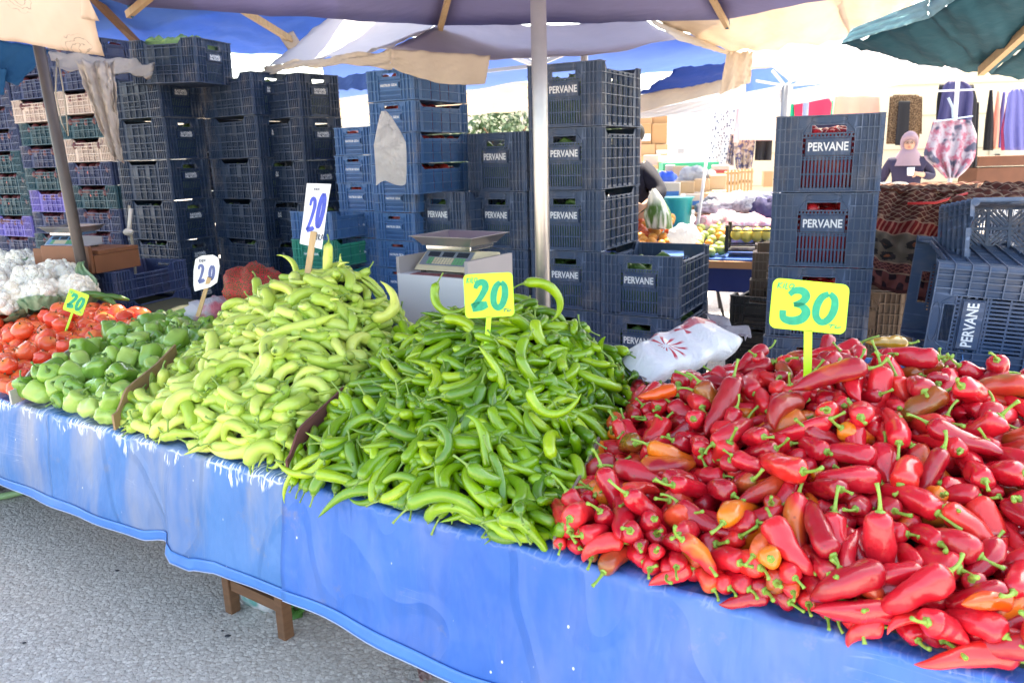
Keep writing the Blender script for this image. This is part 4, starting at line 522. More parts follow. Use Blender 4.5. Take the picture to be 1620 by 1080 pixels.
# ================================================================== produce
def frames(P):
    T = np.gradient(P, axis=0); T /= np.linalg.norm(T, axis=1, keepdims=True)
    X = np.cross(T[0], [0, 0, 1.]); X /= np.linalg.norm(X); out = []
    for t in T:
        X = X-t*X.dot(t); X /= np.linalg.norm(X); out.append((t, X.copy(), np.cross(t, X)))
    return out
def veg_mesh(kind, i):
    P, r = spine(kind, i); R = random.Random(f'm{kind}{i}'); fr = frames(P); N = len(P)
    n = {'light': 14, 'dark': 12, 'red': 16, 'bell': 24, 'tomato': 16}[kind]
    lob, amp = {'light': (3, .075), 'dark': (3, .04), 'red': (3, .09), 'bell': (4 if i % 3 else 3, .13), 'tomato': (5, .025)}[kind]
    ph = [R.uniform(0, 6.3) for _ in range(8)]; V = []; A = []
    for j in range(N):
        u = j/(N-1); t, X, Y = fr[j]
        la = amp*(1-.55*u)
        for k in range(n):
            a = 2*math.pi*k/n
            m = 1+la*math.cos(lob*a+ph[0]+u*1.5)+.03*math.sin(a*2+u*9+ph[1])+.028*math.sin(a+u*15+ph[2])+(.02*math.sin(a*5+ph[3]+u*6))
            if kind == 'light': m += .05*math.sin(u*26+ph[4]+2*math.sin(a+ph[5]))
            if kind in ('red', 'dark'): m += (.035 if kind == 'red' else .02)*math.sin(u*21+ph[6]+2.2*math.sin(a*2+ph[7]))
            if kind == 'bell': m += .02*math.sin(3*a+u*12)
            V.append(P[j]+(X*math.cos(a)+Y*math.sin(a))*r[j]*m); A.append(u)
    c0 = P[0]+fr[0][0]*(r[0]*(.25 if kind != 'bell' else .45)); V.append(c0); A.append(0.); V.append(P[-1]+fr[-1][0]*r[-1]*.6); A.append(1.)
    Fc = [(j*n+k, (j+1)*n+k, (j+1)*n+(k+1) % n, j*n+(k+1) % n) for j in range(N-1) for k in range(n)]
    a, b = N*n, N*n+1; Fc += [(a, k, (k+1) % n) for k in range(n)]+[(b, (N-1)*n+(k+1) % n, (N-1)*n+k) for k in range(n)]
    return np.array(V), Fc, A
def stem_mesh(kind, i):
    P, r = spine(kind, i); t, X, Y = frames(P)[0]; R = random.Random(f's{kind}{i}'); mb = MB()
    rc = r[0]*{'light': .9, 'dark': .95, 'red': .72, 'bell': .55, 'tomato': 1.0}[kind]; n = 12; V = []
    p0 = P[0]+t*r[0]*.12
    spike = {'tomato': .55}.get(kind, .14)
    for q, (rr, d) in enumerate(((1.0, -.0005), (.98, -.0022), (.45, -.0045))):
        for k in range(n):
            a = 2*math.pi*k/n; m = rr*(1+(spike if q < 2 else 0)*math.cos(a*(5 if kind != 'bell' else 6)+i))
            V.append(p0+(X*math.cos(a)+Y*math.sin(a))*rc*m+t*(d+(.0035 if kind == 'tomato' and q < 2 else 0)))
    V.append(p0-t*.005)
    mb.add(V, [(q*n+k, q*n+(k+1) % n, (q+1)*n+(k+1) % n, (q+1)*n+k) for q in range(2) for k in range(n)]+[(2*n+k, 2*n+(k+1) % n, 3*n) for k in range(n)])
    L = {'light': R.uniform(.022, .036), 'dark': R.uniform(.024, .04), 'red': R.uniform(.024, .042), 'bell': R.uniform(.018, .03), 'tomato': .007}[kind]
    rs = {'light': .0026, 'dark': .0024, 'red': .0030, 'bell': .0032, 'tomato': .0016}[kind]
    a = R.uniform(0, 6.3); bend = R.uniform(.1, .9); S = X*math.cos(a)+Y*math.sin(a); pts = []; p = p0-t*.003; th = 0
    for k in range(7):
        pts.append(p); th = bend*(k/6)*1.3; p = p+(-t*math.cos(th)+S*math.sin(th))*(L/6)
    mb.tube(pts, [rs*1.5, rs*1.05, rs*.9, rs*.85, rs*.85, rs*1.0, rs*1.25], 7)
    return mb.V, mb.F
def veg_mat(kind):
    n = NT(kind+'_skin', .28, 0, .5); r = n.rnd(); u = n.attr('u'); c = n.co(); r2 = n.math('FRACT', n.math('MULTIPLY', r, 13.7)); r3 = n.math('FRACT', n.math('MULTIPLY', r, 37.1))
    nz = n.noise(c, 28, 3)
    if kind == 'light':
        k = n.ramp(r, [(0, (.34, .50, .05)), (.45, (.50, .62, .09)), (.8, (.62, .71, .16)), (1, (.72, .74, .15))])
        k = n.mix(n.ramp(u, [(0, .55), (.12, .1), (.5, 0)]), k, (.25, .45, .05))
        k = n.mix(n.ramp(nz, [(.4, 0), (.8, .3)]), k, (.55, .66, .20)); n.set('Roughness', .38)
    elif kind == 'dark':
        k = n.ramp(r, [(0, (.07, .175, .004)), (.4, (.15, .30, .005)), (.75, (.25, .42, .008)), (1, (.42, .56, .02))])
        k = n.mix(n.math('MULTIPLY', n.ramp(u, [(.4, 0), (1, 1)]), n.ramp(r2, [(.4, 0), (1, .8)])), k, (.36, .50, .05))
        k = n.mix(n.ramp(nz, [(.4, 0), (.8, .35)]), k, (.06, .20, .01)); n.set('Roughness', .22)
    elif kind == 'red':
        k = n.ramp(r, [(0, (.34, .004, .014)), (.4, (.54, .008, .022)), (.8, (.70, .014, .030)), (1, (.76, .030, .024))])
        pat = n.math('MULTIPLY', n.ramp(n.noise(c, 14, 2), [(.42, 0), (.6, 1)]), n.ramp(r2, [(.87, 0), (.93, .9)]))
        k = n.mix(pat, k, (.72, .17, .01))
        oli = n.ramp(n.math('ADD', n.math('MULTIPLY', n.noise(c, 10, 2), .5), r3), [(1.26, 0), (1.34, 1)])
        k = n.mix(n.math('MULTIPLY', n.ramp(n.math('ADD', n.math('MULTIPLY', n.noise(c, 10, 2), .25), r3), [(.0, 0), (1., 0)]), 1), k, k)
        k = n.mix(n.math('MULTIPLY', n.math('GREATER_THAN', r3, .945), n.ramp(n.noise(c, 11, 2), [(.3, 1), (.65, .25)])), k, (.22, .11, .01))
        k = n.mix(n.math('MULTIPLY', n.math('LESS_THAN', r3, .05), n.ramp(u, [(0, 1), (.9, .5)])), k, (.80, .20, .012))
        k = n.mix(n.ramp(nz, [(.5, 0), (.9, .35)]), k, (.33, .004, .012)); n.set('Roughness', .20)
    elif kind == 'bell':
        k = n.ramp(r, [(0, (.12, .27, .02)), (.5, (.24, .43, .05)), (1, (.42, .56, .12))]); k = n.mix(n.ramp(u, [(0, 0), (1, .35)]), k, (.35, .55, .14)); n.set('Roughness', .26)
    else:
        k = n.ramp(r, [(0, (.72, .05, .025)), (.5, (.80, .085, .035)), (1, (.85, .14, .05))])
        k = n.mix(n.ramp(u, [(0, .6), (.12, .12), (.3, 0)]), k, (.80, .26, .05)); n.set('Roughness', .25)
    n.set('Base Color', k); n.set('Subsurface Weight', .0)
    n.bump(n.math('ADD', n.noise(c, 45 if kind != 'dark' else 70, 3, .6), n.math('MULTIPLY', n.noise(c, 22, 2), 1.5 if kind == 'red' else .6)), .0028 if kind != 'tomato' else .0006, .6)
    n.set('Roughness', n.ramp(n.math('ADD', n.math('MULTIPLY', r2, .7), n.math('MULTIPLY', n.noise(c, 16, 3), .3)), [(0, .16), (1, .48 if kind != 'light' else .55)]))
    k = n.mix(n.ramp(n.vor(c, 38, 'F1'), [(.05, .5), (.11, 0)]) if kind != 'tomato' else 0., k, [x*.45 for x in {'light': (.5, .45, .1), 'dark': (.2, .25, .02), 'red': (.4, .03, .02), 'bell': (.2, .25, .04), 'tomato': (1, 1, 1)}[kind]]); n.set('Base Color', k)
    n.set('Coat Weight', .55 if kind in ('red', 'dark', 'bell') else .2); n.set('Coat Roughness', .10)
    return n.m
def stem_mat(name, a, b, tip):
    n = NT(name, .5); r = n.rnd(); n.set('Base Color', n.mix(n.noise(n.co(), 120, 2), n.mix(r, a, b), tip)); return n.m
VM = {k: veg_mat(k) for k in KINDS}
SM = {'light': stem_mat('pale_stem', (.22, .36, .06), (.30, .42, .09), (.16, .26, .05)), 'dark': stem_mat('green_stem', (.14, .30, .03), (.26, .42, .08), (.20, .26, .07)),
      'red': stem_mat('fresh_stem', (.16, .36, .03), (.30, .48, .08), (.24, .36, .06)), 'bell': stem_mat('bell_stem', (.12, .25, .05), (.2, .34, .08), (.12, .2, .05)),
      'tomato': stem_mat('tomato_stem', (.05, .10, .03), (.10, .13, .05), (.10, .08, .04))}
VME = {}; SME = {}
for k in KINDS:
    for i in range(KINDS[k][0]):
        V, Fc, A = veg_mesh(k, i); me = mesh(k+'_body', V, Fc, True, {'u': A}); me.materials.append(VM[k]); VME[k, i] = (me, V, Fc, A)
        V, Fc = stem_mesh(k, i); me = mesh('stem', V, Fc, True); me.materials.append(SM[k]); SME[k, i] = (me, np.array(V), Fc)
KN = list(KINDS)
NAME = dict(light='light_green_pepper', dark='dark_green_pepper', red='red_pepper', bell='stuffing_pepper', tomato='tomato')
CATG = dict(light='pepper', dark='pepper', red='pepper', bell='pepper', tomato='tomato')
HEAPS = dict(light=('pale green peppers', 2., 3.), dark=('dark green chillies', 3., 4.), red=('red peppers', 4., 5.3), bell=('stuffing peppers', 1., 2.), tomato=('tomatoes', -.1, 1.))
GRP = dict(light='light green peppers in the heap with the white 20 sign', dark='dark green peppers in the heap with the yellow 20 sign', red='red peppers in the heap with the 30 sign',
           bell='stuffing peppers between the tomatoes and the light green peppers', tomato='tomatoes in the heap with the small yellow 20 sign')
ROWS = [(-9, .05, 'front row'), (.05, .16, 'low front'), (.16, .30, 'low slope'), (.30, .44, 'lower middle slope'), (.44, .58, 'middle slope'), (.58, .72, 'upper middle slope'), (.72, .86, 'high slope'), (.86, 9, 'crest')]
COLS = ['far left', 'left', 'centre left', 'centre', 'centre right', 'right', 'far right']
def shape_word(kind, i):
    if kind == 'tomato': return 'round'
    P, r = spine(kind, i); L = np.linalg.norm(np.diff(P, axis=0), axis=1).sum(); ch = np.linalg.norm(P[-1]-P[0])/L
    if kind == 'bell': return 'four-lobed' if i % 3 else 'three-lobed'
    return ('straight' if ch > .985 else 'slightly bent' if ch > .95 else 'curved' if ch > .86 else 'hooked')
LONG = dict(light='pale green pepper', dark='dark green chilli', red='red pepper', bell='green stuffing pepper', tomato='red tomato')
rest = {k: MB() for k in KN}; restA = {k: [] for k in KN}; rests = {k: MB() for k in KN}
LABS = {}
def settled():
    for kind in KN:
        n, A = SETTLED[kind]; A = np.array(A, float).reshape(-1, 8)
        for i, r in enumerate(A): yield kind, int(r[0]), r[1]/100, r[2:5]/1000, r[5:8]/100, i < n
    # deeper layers that only show through the gaps
    R = random.Random(3)
    for kind, N in (('tomato', 60), ('bell', 60), ('light', 150), ('dark', 190), ('red', 170)):
        lo, hi = HEAPS[kind][1:]
        for i in range(N):
            u = lo+(hi-lo)*((i*.754877) % 1); v = .14+.82*((i*.569840) % 1); s, t = UV(u, v); p = W(float(s), float(t), float(surf(u, v))-THICK[kind]*R.uniform(.62, .8))
            a = R.uniform(0, 6.28); yield kind, R.randrange(KINDS[kind][0]), R.uniform(.85, 1.05), np.array(p), np.array((R.uniform(-.3, .3)+.35*math.cos(a)*0, R.uniform(-.3, .3), a)), False
for kind, vi, sc, loc, rv, single in settled():
    ang = float(np.linalg.norm(rv)); q = Quaternion(Vector(rv/max(ang, 1e-6)), ang)
    if single:
        s, t = ST(loc); u, v = inv_uv(np.array([s]), t); u = float(u[0]); v = float(v)
        lo, hi = HEAPS[kind][1:]; ci = int(np.clip((u-lo)/(hi-lo)*7, 0, 6)); rw = [r for r in ROWS if r[0] <= v < r[1]][0][2]
        ax = q @ Vector((-1, 0, 0)); d = (-ax).dot(Vector((loc[0], loc[1], loc[2]-CH)).normalized())
        size = 'long ' if sc > 1.02 and kind != 'tomato' else 'small ' if sc < .92 else ''
        face = ', stem outward' if d > .55 else ', lying crosswise' if abs(d) < .3 and kind != 'tomato' else ''
        lab = f"{size}{shape_word(kind, vi)} {LONG[kind]}{face}, {COLS[ci]}, {rw}"; LABS.setdefault(lab, [])
        o = link(NAME[kind], VME[kind, vi][0]); o.location = loc; o.rotation_mode = 'QUATERNION'; o.rotation_quaternion = q; o.scale = (sc,)*3
        tag(o, lab, CATG[kind], GRP[kind]); LABS[lab].append(o)
        c = link('stem' if kind != 'tomato' else 'calyx', SME[kind, vi][0], parent=o)
    else:
        M = q.to_matrix(); M = np.array(M)*sc
        _, V, Fc, A = VME[kind, vi]; rest[kind].add((V @ M.T+loc).tolist(), Fc); restA[kind] += list(A)
def tell_apart(labs):
    for lab, os_ in labs.items():
        if len(os_) < 2: continue
        os_.sort(key=lambda o: o.location.x/o.location.y)
        for i, o in enumerate(os_):
            o['label'] = lab+({2: ('; left of two alike', '; right of two alike'), 3: ('; left of three alike', '; middle of three alike', '; right of three alike')}.get(len(os_)) or tuple(f"; {w} from left" for w in ('first', 'second', 'third', 'fourth', 'fifth', 'sixth', 'seventh', 'eighth', 'ninth', 'tenth')))[i]
tell_apart(LABS)
for k in KN:
    if rest[k].V:
        me = mesh('heap', rest[k].V, rest[k].F, True, {'u': restA[k]}); me.materials.append(VM[k])
        o = link({'tomato': 'tomato_heap', 'bell': 'stuffing_pepper_heap', 'light': 'light_green_pepper_heap', 'dark': 'dark_green_pepper_heap', 'red': 'red_pepper_heap'}[k], me)
        tag(o, {'tomato': 'mass of tomatoes underneath the visible ones in the tomato heap', 'bell': 'mass of green stuffing peppers underneath their visible layer', 'light': 'mass of pale green peppers underneath their visible layer',
                'dark': 'mass of dark green chillies underneath their visible layer', 'red': 'mass of red peppers underneath their visible layer'}[k], CATG[k], None, 'stuff')

# a few peppers that stand out on the crests
def hero(kind, vi, p, xdir, zdir, sc, lab, mat=None):
    X = Vector(xdir).normalized(); Z = Vector(zdir); Z = (Z-X*Z.dot(X)).normalized(); Y = Z.cross(X); me = VME[kind, vi][0]
    if mat is not None: me = me.copy(); me.materials.clear(); me.materials.append(mat)
    o = link(NAME[kind], me); o.matrix_world = Matrix.Translation(p) @ Matrix((X, Y, Z)).transposed().to_4x4() @ Matrix.Scale(sc, 4); tag(o, lab, 'pepper', GRP[kind]); link('stem', SME[kind, vi][0], parent=o); return o
def bend_of(kind, i):
    P, r = spine(kind, i); return np.linalg.norm(P[-1]-P[0])/np.linalg.norm(np.diff(P, axis=0), axis=1).sum()
LB = sorted(range(KINDS['light'][0]), key=lambda i: bend_of('light', i)); DB = sorted(range(KINDS['dark'][0]), key=lambda i: bend_of('dark', i)); RB = sorted(range(KINDS['red'][0]), key=lambda i: bend_of('red', i))
hero('light', LB[-2], at(519, 428, 2.56), (-.25, .1, -1), (0, -1, 0), 1.0, 'pale green pepper standing upright, stem up, on the peak of its heap')
hero('light', LB[4], at(556, 425, 2.55), (-.6, 0, -.8), (0, -1, .2), 1.05, 'pale green pepper arched over the peak right of the upright one')
hero('light', LB[2], at(455, 432, 2.60), (.95, -.1, .2), (0, -1, .3), 1.1, 'long pale green pepper curving left of the white sign stick')
hero('light', LB[5], at(500, 470, 2.42), (-.8, -.2, -.35), (0, -.8, .6), 1.2, 'large pale yellow green pepper lying below the white sign stick')
hero('light', LB[3], at(612, 478, 2.36), (.95, -.1, -.25), (0, -.7, .7), 1.05, 'pale green pepper pointing right at the edge of its heap')
hero('dark', DB[1], at(868, 470, 2.08), (.9, 0, .25), (0, -1, .3), 1.1, 'thick dark green chilli arched over the crest right of the yellow 20 sign')
hero('dark', DB[3], at(705, 480, 2.14), (-.55, -.1, -.75), (0, -1, .2), .9, 'dark green chilli standing at the crest left of the yellow 20 sign')
hero('dark', DB[-1], at(783, 590, 1.86), (.05, .1, 1), (0, -1, .2), 1.0, 'pale tipped chilli standing on end in the middle of the dark green heap')
hero('dark', DB[-3], at(762, 695, 1.66), (.05, .1, 1), (0, -1, .2), 1.05, 'upright chilli with pointed tip in the lower middle of the dark green heap')
hero('dark', DB[0], at(692, 694, 1.66), (.9, 0, .35), (0, -.8, .6), 1.0, 'strongly arched light green chilli left of the lower upright one')
hero('dark', DB[2], at(876, 640, 1.70), (-.05, -.2, -1), (0, -1, .3), .85, 'light green curved chilli lying on the right of the dark green heap')
n = NT('olive_skin', .22); c = n.co(); n.set('Base Color', n.mix(n.ramp(n.noise(c, 9, 2), [(.4, 0), (.6, 1)]), (.34, .20, .012), (.55, .22, .012))); n.set('Coat Weight', .6); n.bump(n.noise(c, 30, 3), .003); OLIVE = n.m
n = NT('orange_skin', .22); c = n.co(); n.set('Base Color', n.mix(n.ramp(n.noise(c, 9, 2), [(.45, 0), (.65, 1)]), (.70, .09, .010), (.72, .035, .015))); n.set('Coat Weight', .6); n.bump(n.noise(c, 30, 3), .003); ORANGE = n.m
hero('red', RB[-1], at(1402, 542, 1.80), (-1, .1, .05), (0, -.5, .8), 1.05, 'olive and orange pepper lying at the back right of the red heap', OLIVE)
hero('red', RB[-3], at(1040, 622, 1.76), (-.95, 0, -.2), (0, -.7, .7), 1.05, 'long orange pepper with green shoulders below the white package', ORANGE)
hero('red', RB[-5], at(1560, 950, 1.12), (-.95, .1, .1), (0, -.8, .6), .82, 'big orange red pepper at the right edge near the cloth', ORANGE)
hero('red', RB[-4], at(1310, 596, 1.60), (-.9, .1, .0), (0, -.7, .7), 1.2, 'large red pepper lying crosswise just right of the 30 sign peg')
# ================================================================== plastic crates
def plastic(name, c1, c2, dust=(.30, .24, .20), amt=.5):
    n = NT(name, .5, 0, .4); c = n.co(); f = n.noise(c, 7, 4)
    r = n.new('ShaderNodeObjectInfo').outputs['Random']
    k = n.mix(f, c1, c2); k = n.mix(n.math('MULTIPLY', n.ramp(n.noise(n.mapping(c, (1.3, 1.3, .7)), 9, 5, .65), [(.48, 0), (.75, amt)]), n.math('ADD', r, .35)), k, dust)
    scr = n.ramp(n.noise(n.mapping(c, (55, 55, 5), (.2, .3, 0)), 1, 3, .6), [(.60, 0), (.70, .45)])
    k = n.mix(n.math('MULTIPLY', scr, n.ramp(n.noise(c, 4, 2), [(.42, 0), (.6, 1)])), k, [min(1, x*2.2+.10) for x in c2])
    n.set('Base Color', k); n.set('Roughness', n.ramp(n.noise(c, 20, 3), [(.3, .38), (.7, .62)])); n.bump(n.noise(c, 60, 2), .0012)
    return n.m
PL = dict(slate=plastic('slate_plastic', (.027, .054, .118), (.045, .080, .158), amt=.42), blue=plastic('blue_plastic', (.035, .11, .30), (.055, .16, .38), (.22, .25, .32), .25),
          dark=plastic('dark_plastic', (.009, .023, .058), (.020, .042, .092), (.11, .13, .17), .5), navy=plastic('navy_plastic', (.022, .035, .10), (.035, .055, .15), (.20, .15, .17), .5),
          teal=plastic('teal_plastic', (.012, .048, .075), (.02, .075, .11), (.12, .16, .18), .4), violet=plastic('violet_plastic', (.12, .10, .42), (.18, .15, .52), (.3, .25, .4), .3),
          cream=plastic('cream_plastic', (.50, .38, .33), (.66, .54, .48), (.6, .38, .36), .6), green=plastic('green_plastic', (.01, .20, .16), (.02, .28, .20), (.1, .2, .2), .3),
          brown=plastic('brown_plastic', (.10, .065, .045), (.17, .11, .075), (.25, .19, .14), .5), black=plastic('black_plastic', (.012, .012, .014), (.03, .03, .033), (.1, .08, .06), .4))
def worn(k):
    c = {'slate': (.075, .112, .195), 'dark': (.030, .056, .115), 'blue': (.075, .19, .42), 'navy': (.06, .09, .21), 'teal': (.035, .12, .17), 'violet': (.26, .22, .62), 'cream': (.74, .62, .56), 'green': (.04, .36, .28), 'brown': (.22, .15, .11), 'black': (.05, .05, .055)}[k]
    return plastic(k+'_worn_ribs', [x*.8 for x in c], c, (.34, .30, .28), .45)
PW = {k: worn(k) for k in PL}
INK = flat('white_lettering', (.72, .74, .78), .5, 0, .05)
def end_wall(mb, w, h, y, sg, name_z, slots, nsl, rz, arch=False):
    """short wall at y, outward direction sg (-1 front, +1 back); holes are real"""
    def bx(x0, x1, d0, d1, z0, z1): mb.box(x0, x1, min(y+sg*d0, y+sg*d1), max(y+sg*d0, y+sg*d1), z0, z1)
    hw = w/2; cw = w*.245; hh = w*.165
    z_h0, z_h1 = h*.765, h*.865                     # hand hole
    n0, n1 = name_z                                 # name plate
    s0, s1 = slots
    for a, b in ((-hw+.004, -cw), (cw, hw-.004)): bx(a, b, -.010, -.006, .004, h-.004)
    bx(-cw, cw, -.010, -.006, z_h1, h-.004); bx(-cw, -hh, -.010, -.006, n1+.022, z_h1); bx(hh, cw, -.010, -.006, n1+.022, z_h1)
    if n1+.022 < z_h0: bx(-hh, hh, -.010, -.006, n1+.022, z_h0)
    bx(-cw+.012, cw-.012, -.011, -.004, n0, n1)     # plate
    bx(-cw, cw, -.010, -.0055, .004, s0); pitch = 2*cw/nsl
    for (a, b) in slots_rows(s0, s1, n0, n1): 
        for k in range(nsl+1):
            x = -cw+k*pitch; bx(x-pitch*.27, x+pitch*.27, -.0095, -.0055, a, b)
    for zz in ((s0+s1)/2, s1+.004, n0-.004, n1+.004, n1+.018): bx(-cw, cw, -.0098, -.005, zz-.003, zz+.003)
    for sx in (-1, 1):
        for q in range(3): bx(sx*(cw-.006)-.003, sx*(cw-.006)+.003, -.0096, -.0052, n0+(q+.1)*(n1-n0)/3, n0+(q+.45)*(n1-n0)/3)
    mb.cur = 1
    for x in rz: bx(x-.0019, x+.0019, -.006, .003, .006, h-.006)      # upright ribs
    for x in (-cw, cw): bx(x-.0016, x+.0016, -.006, .0015, .006, z_h0+.01)
    nr = max(3, int(round(h/.05)))
    for k in range(nr+1):
        z = .0045+(h-.009)*k/nr; full = k in (0, nr)
        for a, b in (((-hw+.002, hw-.002),) if full else ((-hw+.002, -cw), (cw, hw-.002))): bx(a, b, -.006, .0042, z-.0021, z+.0021)
    # hand hole surround and arch
    for a, b in ((z_h0-.004, z_h0), (z_h1, z_h1+.004)): bx(-hh, hh, -.012, -.002, a, b)
    for x in (-hh, hh): bx(x-.002, x+.002, -.012, -.002, z_h0, z_h1)
    yb = y-sg*.004
    if arch:
        for q in (1, -1):
            mb.tube([(hh*1.05*math.cos(a), yb, z_h1+.004+(h*.055)*(1+q*math.sin(a)*.9)) for a in np.linspace(0, math.pi, 9)], .0018, 4)
        for q in (1, -1): mb.tube([(q*hh*(1.0+.45*a), yb, z_h1+.01-(z_h1-n1-.01)*a**1.4) for a in np.linspace(0, 1, 5)], .0018, 4)
    else:
        for q in (-1, 0, 1): mb.tube([(q*hh*.55-.012, yb, z_h1+.003), (q*hh*.55, yb, h-.008), (q*hh*.55+.012, yb, z_h1+.003)], .003, 4)
        for q in (-1, 1): mb.tube([(q*hh*.8, yb, h-.01), (q*hh*1.2, yb, z_h0), (q*cw, yb, n1+.02)], .0028, 4)
    mb.cur = 0
def slots_rows(s0, s1, n0, n1):
    m = (s0+s1)/2
    return [(s0, m-.003), (m+.003, s1+.002), (n0-.011, n0-.001), (n1+.007, n1+.016)]
def side_wall(mb, L, h, x, sg, panels, low, style):
    def bx(y0, y1, d0, d1, z0, z1): mb.box(min(x+sg*d0, x+sg*d1), max(x+sg*d0, x+sg*d1), y0, y1, z0, z1)
    a0, a1 = (L*.17, L*.83) if style != 'grid' else (L*.27, L*.73); zt = h*low
    for a, b, z1 in ((.004, a0-.03, h-.004), (a1+.03, L-.004, h-.004)): bx(a, b, -.010, -.006, .004, z1)
    for k, (ya, yb) in enumerate(((a0-.03, a0), (a1, a1+.03))):
        V = []
        for d in (-.010, -.006):
            for (yy, zz) in ((ya, .004), (yb, .004), (yb, zt if k == 0 else h-.004), (ya, h-.004 if k == 0 else zt)): V.append((x+sg*d, yy, zz))
        mb.add(V, [(0, 1, 2, 3), (7, 6, 5, 4), (0, 4, 5, 1), (1, 5, 6, 2), (2, 6, 7, 3), (3, 7, 4, 0)])
    pw = (a1-a0)/panels
    for k in range(panels):
        p0 = a0+k*pw; 
        if style == 'flute':
            bx(p0+.002, p0+pw*.62, -.0095, -.0035, .006, zt); bx(p0+pw*.62+.001, p0+pw-.001, -.016, -.012, .006, zt)
            for q in range(5): yy = p0+pw*(.08+.11*q); bx(yy-.0012, yy+.0012, -.004, -.0015, .02, zt-.01)
        elif style == 'slit':
            nb = 9
            for q in range(nb):
                yy = p0+pw*(q+.5)/nb*.86+pw*.02; bx(yy-pw*.027, yy+pw*.027, -.0095, -.006, .012, zt-.012)
            bx(p0+pw*.87, p0+pw, -.014, -.010, .006, zt); bx(p0, p0+pw*.87, -.0095, -.0055, .006, .013); bx(p0, p0+pw*.87, -.0095, -.0055, zt-.014, zt)
        else:
            nq = 12; bx(p0+.002, p0+pw-.002, -.0105, -.007, zt*.62, zt*.97) if k % 2 else None
            for q in range(nq): yy = p0+pw*(q+.5)/nq; bx(yy-pw*.018, yy+pw*.018, -.010, -.007, .008, zt-.004)
            for zz in (.33, .66): bx(p0, p0+pw, -.0085, -.002, zt*zz-.002, zt*zz+.002)
            bx(p0-.003, p0+.003, -.008, .0, .006, zt)
    nr = max(3, int(round(h/.05))); mb.cur = 1
    for k in range(nr+1):
        z = .0045+(h-.009)*k/nr
        if z < zt: bx(.002, L-.002, -.005, .004, z-.0020, z+.0020)
        else:
            bx(.002, a0-.035, -.006, .004, z-.0020, z+.0020); bx(a1+.035, L-.002, -.006, .004, z-.0020, z+.0020)
    bx(a0+.001, a1-.001, -.012, .0025, zt-.0035, zt+.0008)
    for yy in (.010, .028, .046, .064, .082, .10, L-.10, L-.082, L-.064, L-.046, L-.028, L-.010):
        if yy < a0-.03 or yy > a1+.03: bx(yy-.0018, yy+.0018, -.0055, .003, .005, h-.005)
    mb.cur = 0
def crate_proto(kind):
    w, L, h, text, ts, style, low, panels, arch = {
        'big': (.40, .55, .3077, 'PERVANE', .047, 'flute', .88, 5, True), 'small': (.30, .50, .158, 'NATRUR GIDA', .017, 'slit', .80, 4, False),
        'tall': (.30, .50, .25, 'B.AYDEMİR\nHAL.NO:107', .020, 'grid', .87, 4, False), 'flat': (.30, .50, .158, None, 0, 'grid', .80, 4, False)}[kind]
    mb = MB(); hw = w/2
    if kind == 'big': args = ((.145, .215), (.018, .128), 14, (-.185, -.165, -.145, -.12, .12, .145, .165, .185))
    elif kind == 'tall': args = ((.125, .172), (.018, .112), 12, (-.138, -.12, -.10, .10, .12, .138))
    else: args = ((.062, .094), (.010, .050), 22, (-.138, -.118, -.094, .094, .118, .138))
    end_wall(mb, w, h, 0, -1, *args, arch); end_wall(mb, w, h, L, 1, *args, arch)
    side_wall(mb, L, h, -hw, -1, panels, low, style); side_wall(mb, L, h, hw, 1, panels, low, style)
    for x in (-hw, hw):
        for y in (0, L):
            sx = 1 if x < 0 else -1; sy = 1 if y == 0 else -1
            mb.tube([(x+sx*.012, y+sy*.012, .001), (x+sx*.012, y+sy*.012, h-.001)], .0125, 8)
    if kind == 'big':
        for q in range(8): y0 = .012+(L-.024)*q/7; mb.box(-hw+.012, hw-.012, y0-.006, y0+.006, .002, .012)
        for q in range(6): x0 = -hw+.014+(w-.028)*q/5; mb.box(x0-.006, x0+.006, .012, L-.012, .0025, .0115)
        cw_, cl_ = (w-.028)/5, (L-.024)/7
        for i in range(5):
            for j in range(7):
                cx, cy = -hw+.014+cw_*(i+.5), .012+cl_*(j+.5); sg = 1 if (i+j) % 2 else -1
                for q in (-1.5, -.5, .5, 1.5): a_, b_ = Vector((cx-cw_*.5+q*.018*1, cy-sg*cl_*.5, .0065)), Vector((cx+cw_*.5+q*.018, cy+sg*cl_*.5, .0065)); mb.bar(a_+(b_-a_)*.12, b_-(b_-a_)*.12, .008, .006)
    else:
        mb.box(-hw+.011, hw-.011, .011, L-.011, .002, .007)
        for k in range(1, 6): mb.box(-hw+.012, hw-.012, L*k/6-.004, L*k/6+.004, .0072, .014)
    me = mesh('crate', mb.V, mb.F); me.polygons.foreach_set('material_index', mb.MI); plate = txt = None
    if text:
        mb = MB(); n0, n1 = args[0]; mb.box(-w*.205, w*.205, -.0045, .0105-.0045+.0, n0+.004, n1-.004); plate = mesh('name_plate', mb.V, mb.F)
        txt = textmesh(text, ts, .78 if kind == 'big' else .8 if kind == 'tall' else .95)
        for v in txt.vertices: v.co = Vector((v.co.x, -.0048-v.co.z*.6, (n0+n1)/2+v.co.y))
        txt.materials.append(INK)
    return dict(me=me, plate=plate, txt=txt, w=w, L=L, h=h)
CP = {k: crate_proto(k) for k in ('big', 'small', 'tall', 'flat')}
_cm = {}
FM = {}
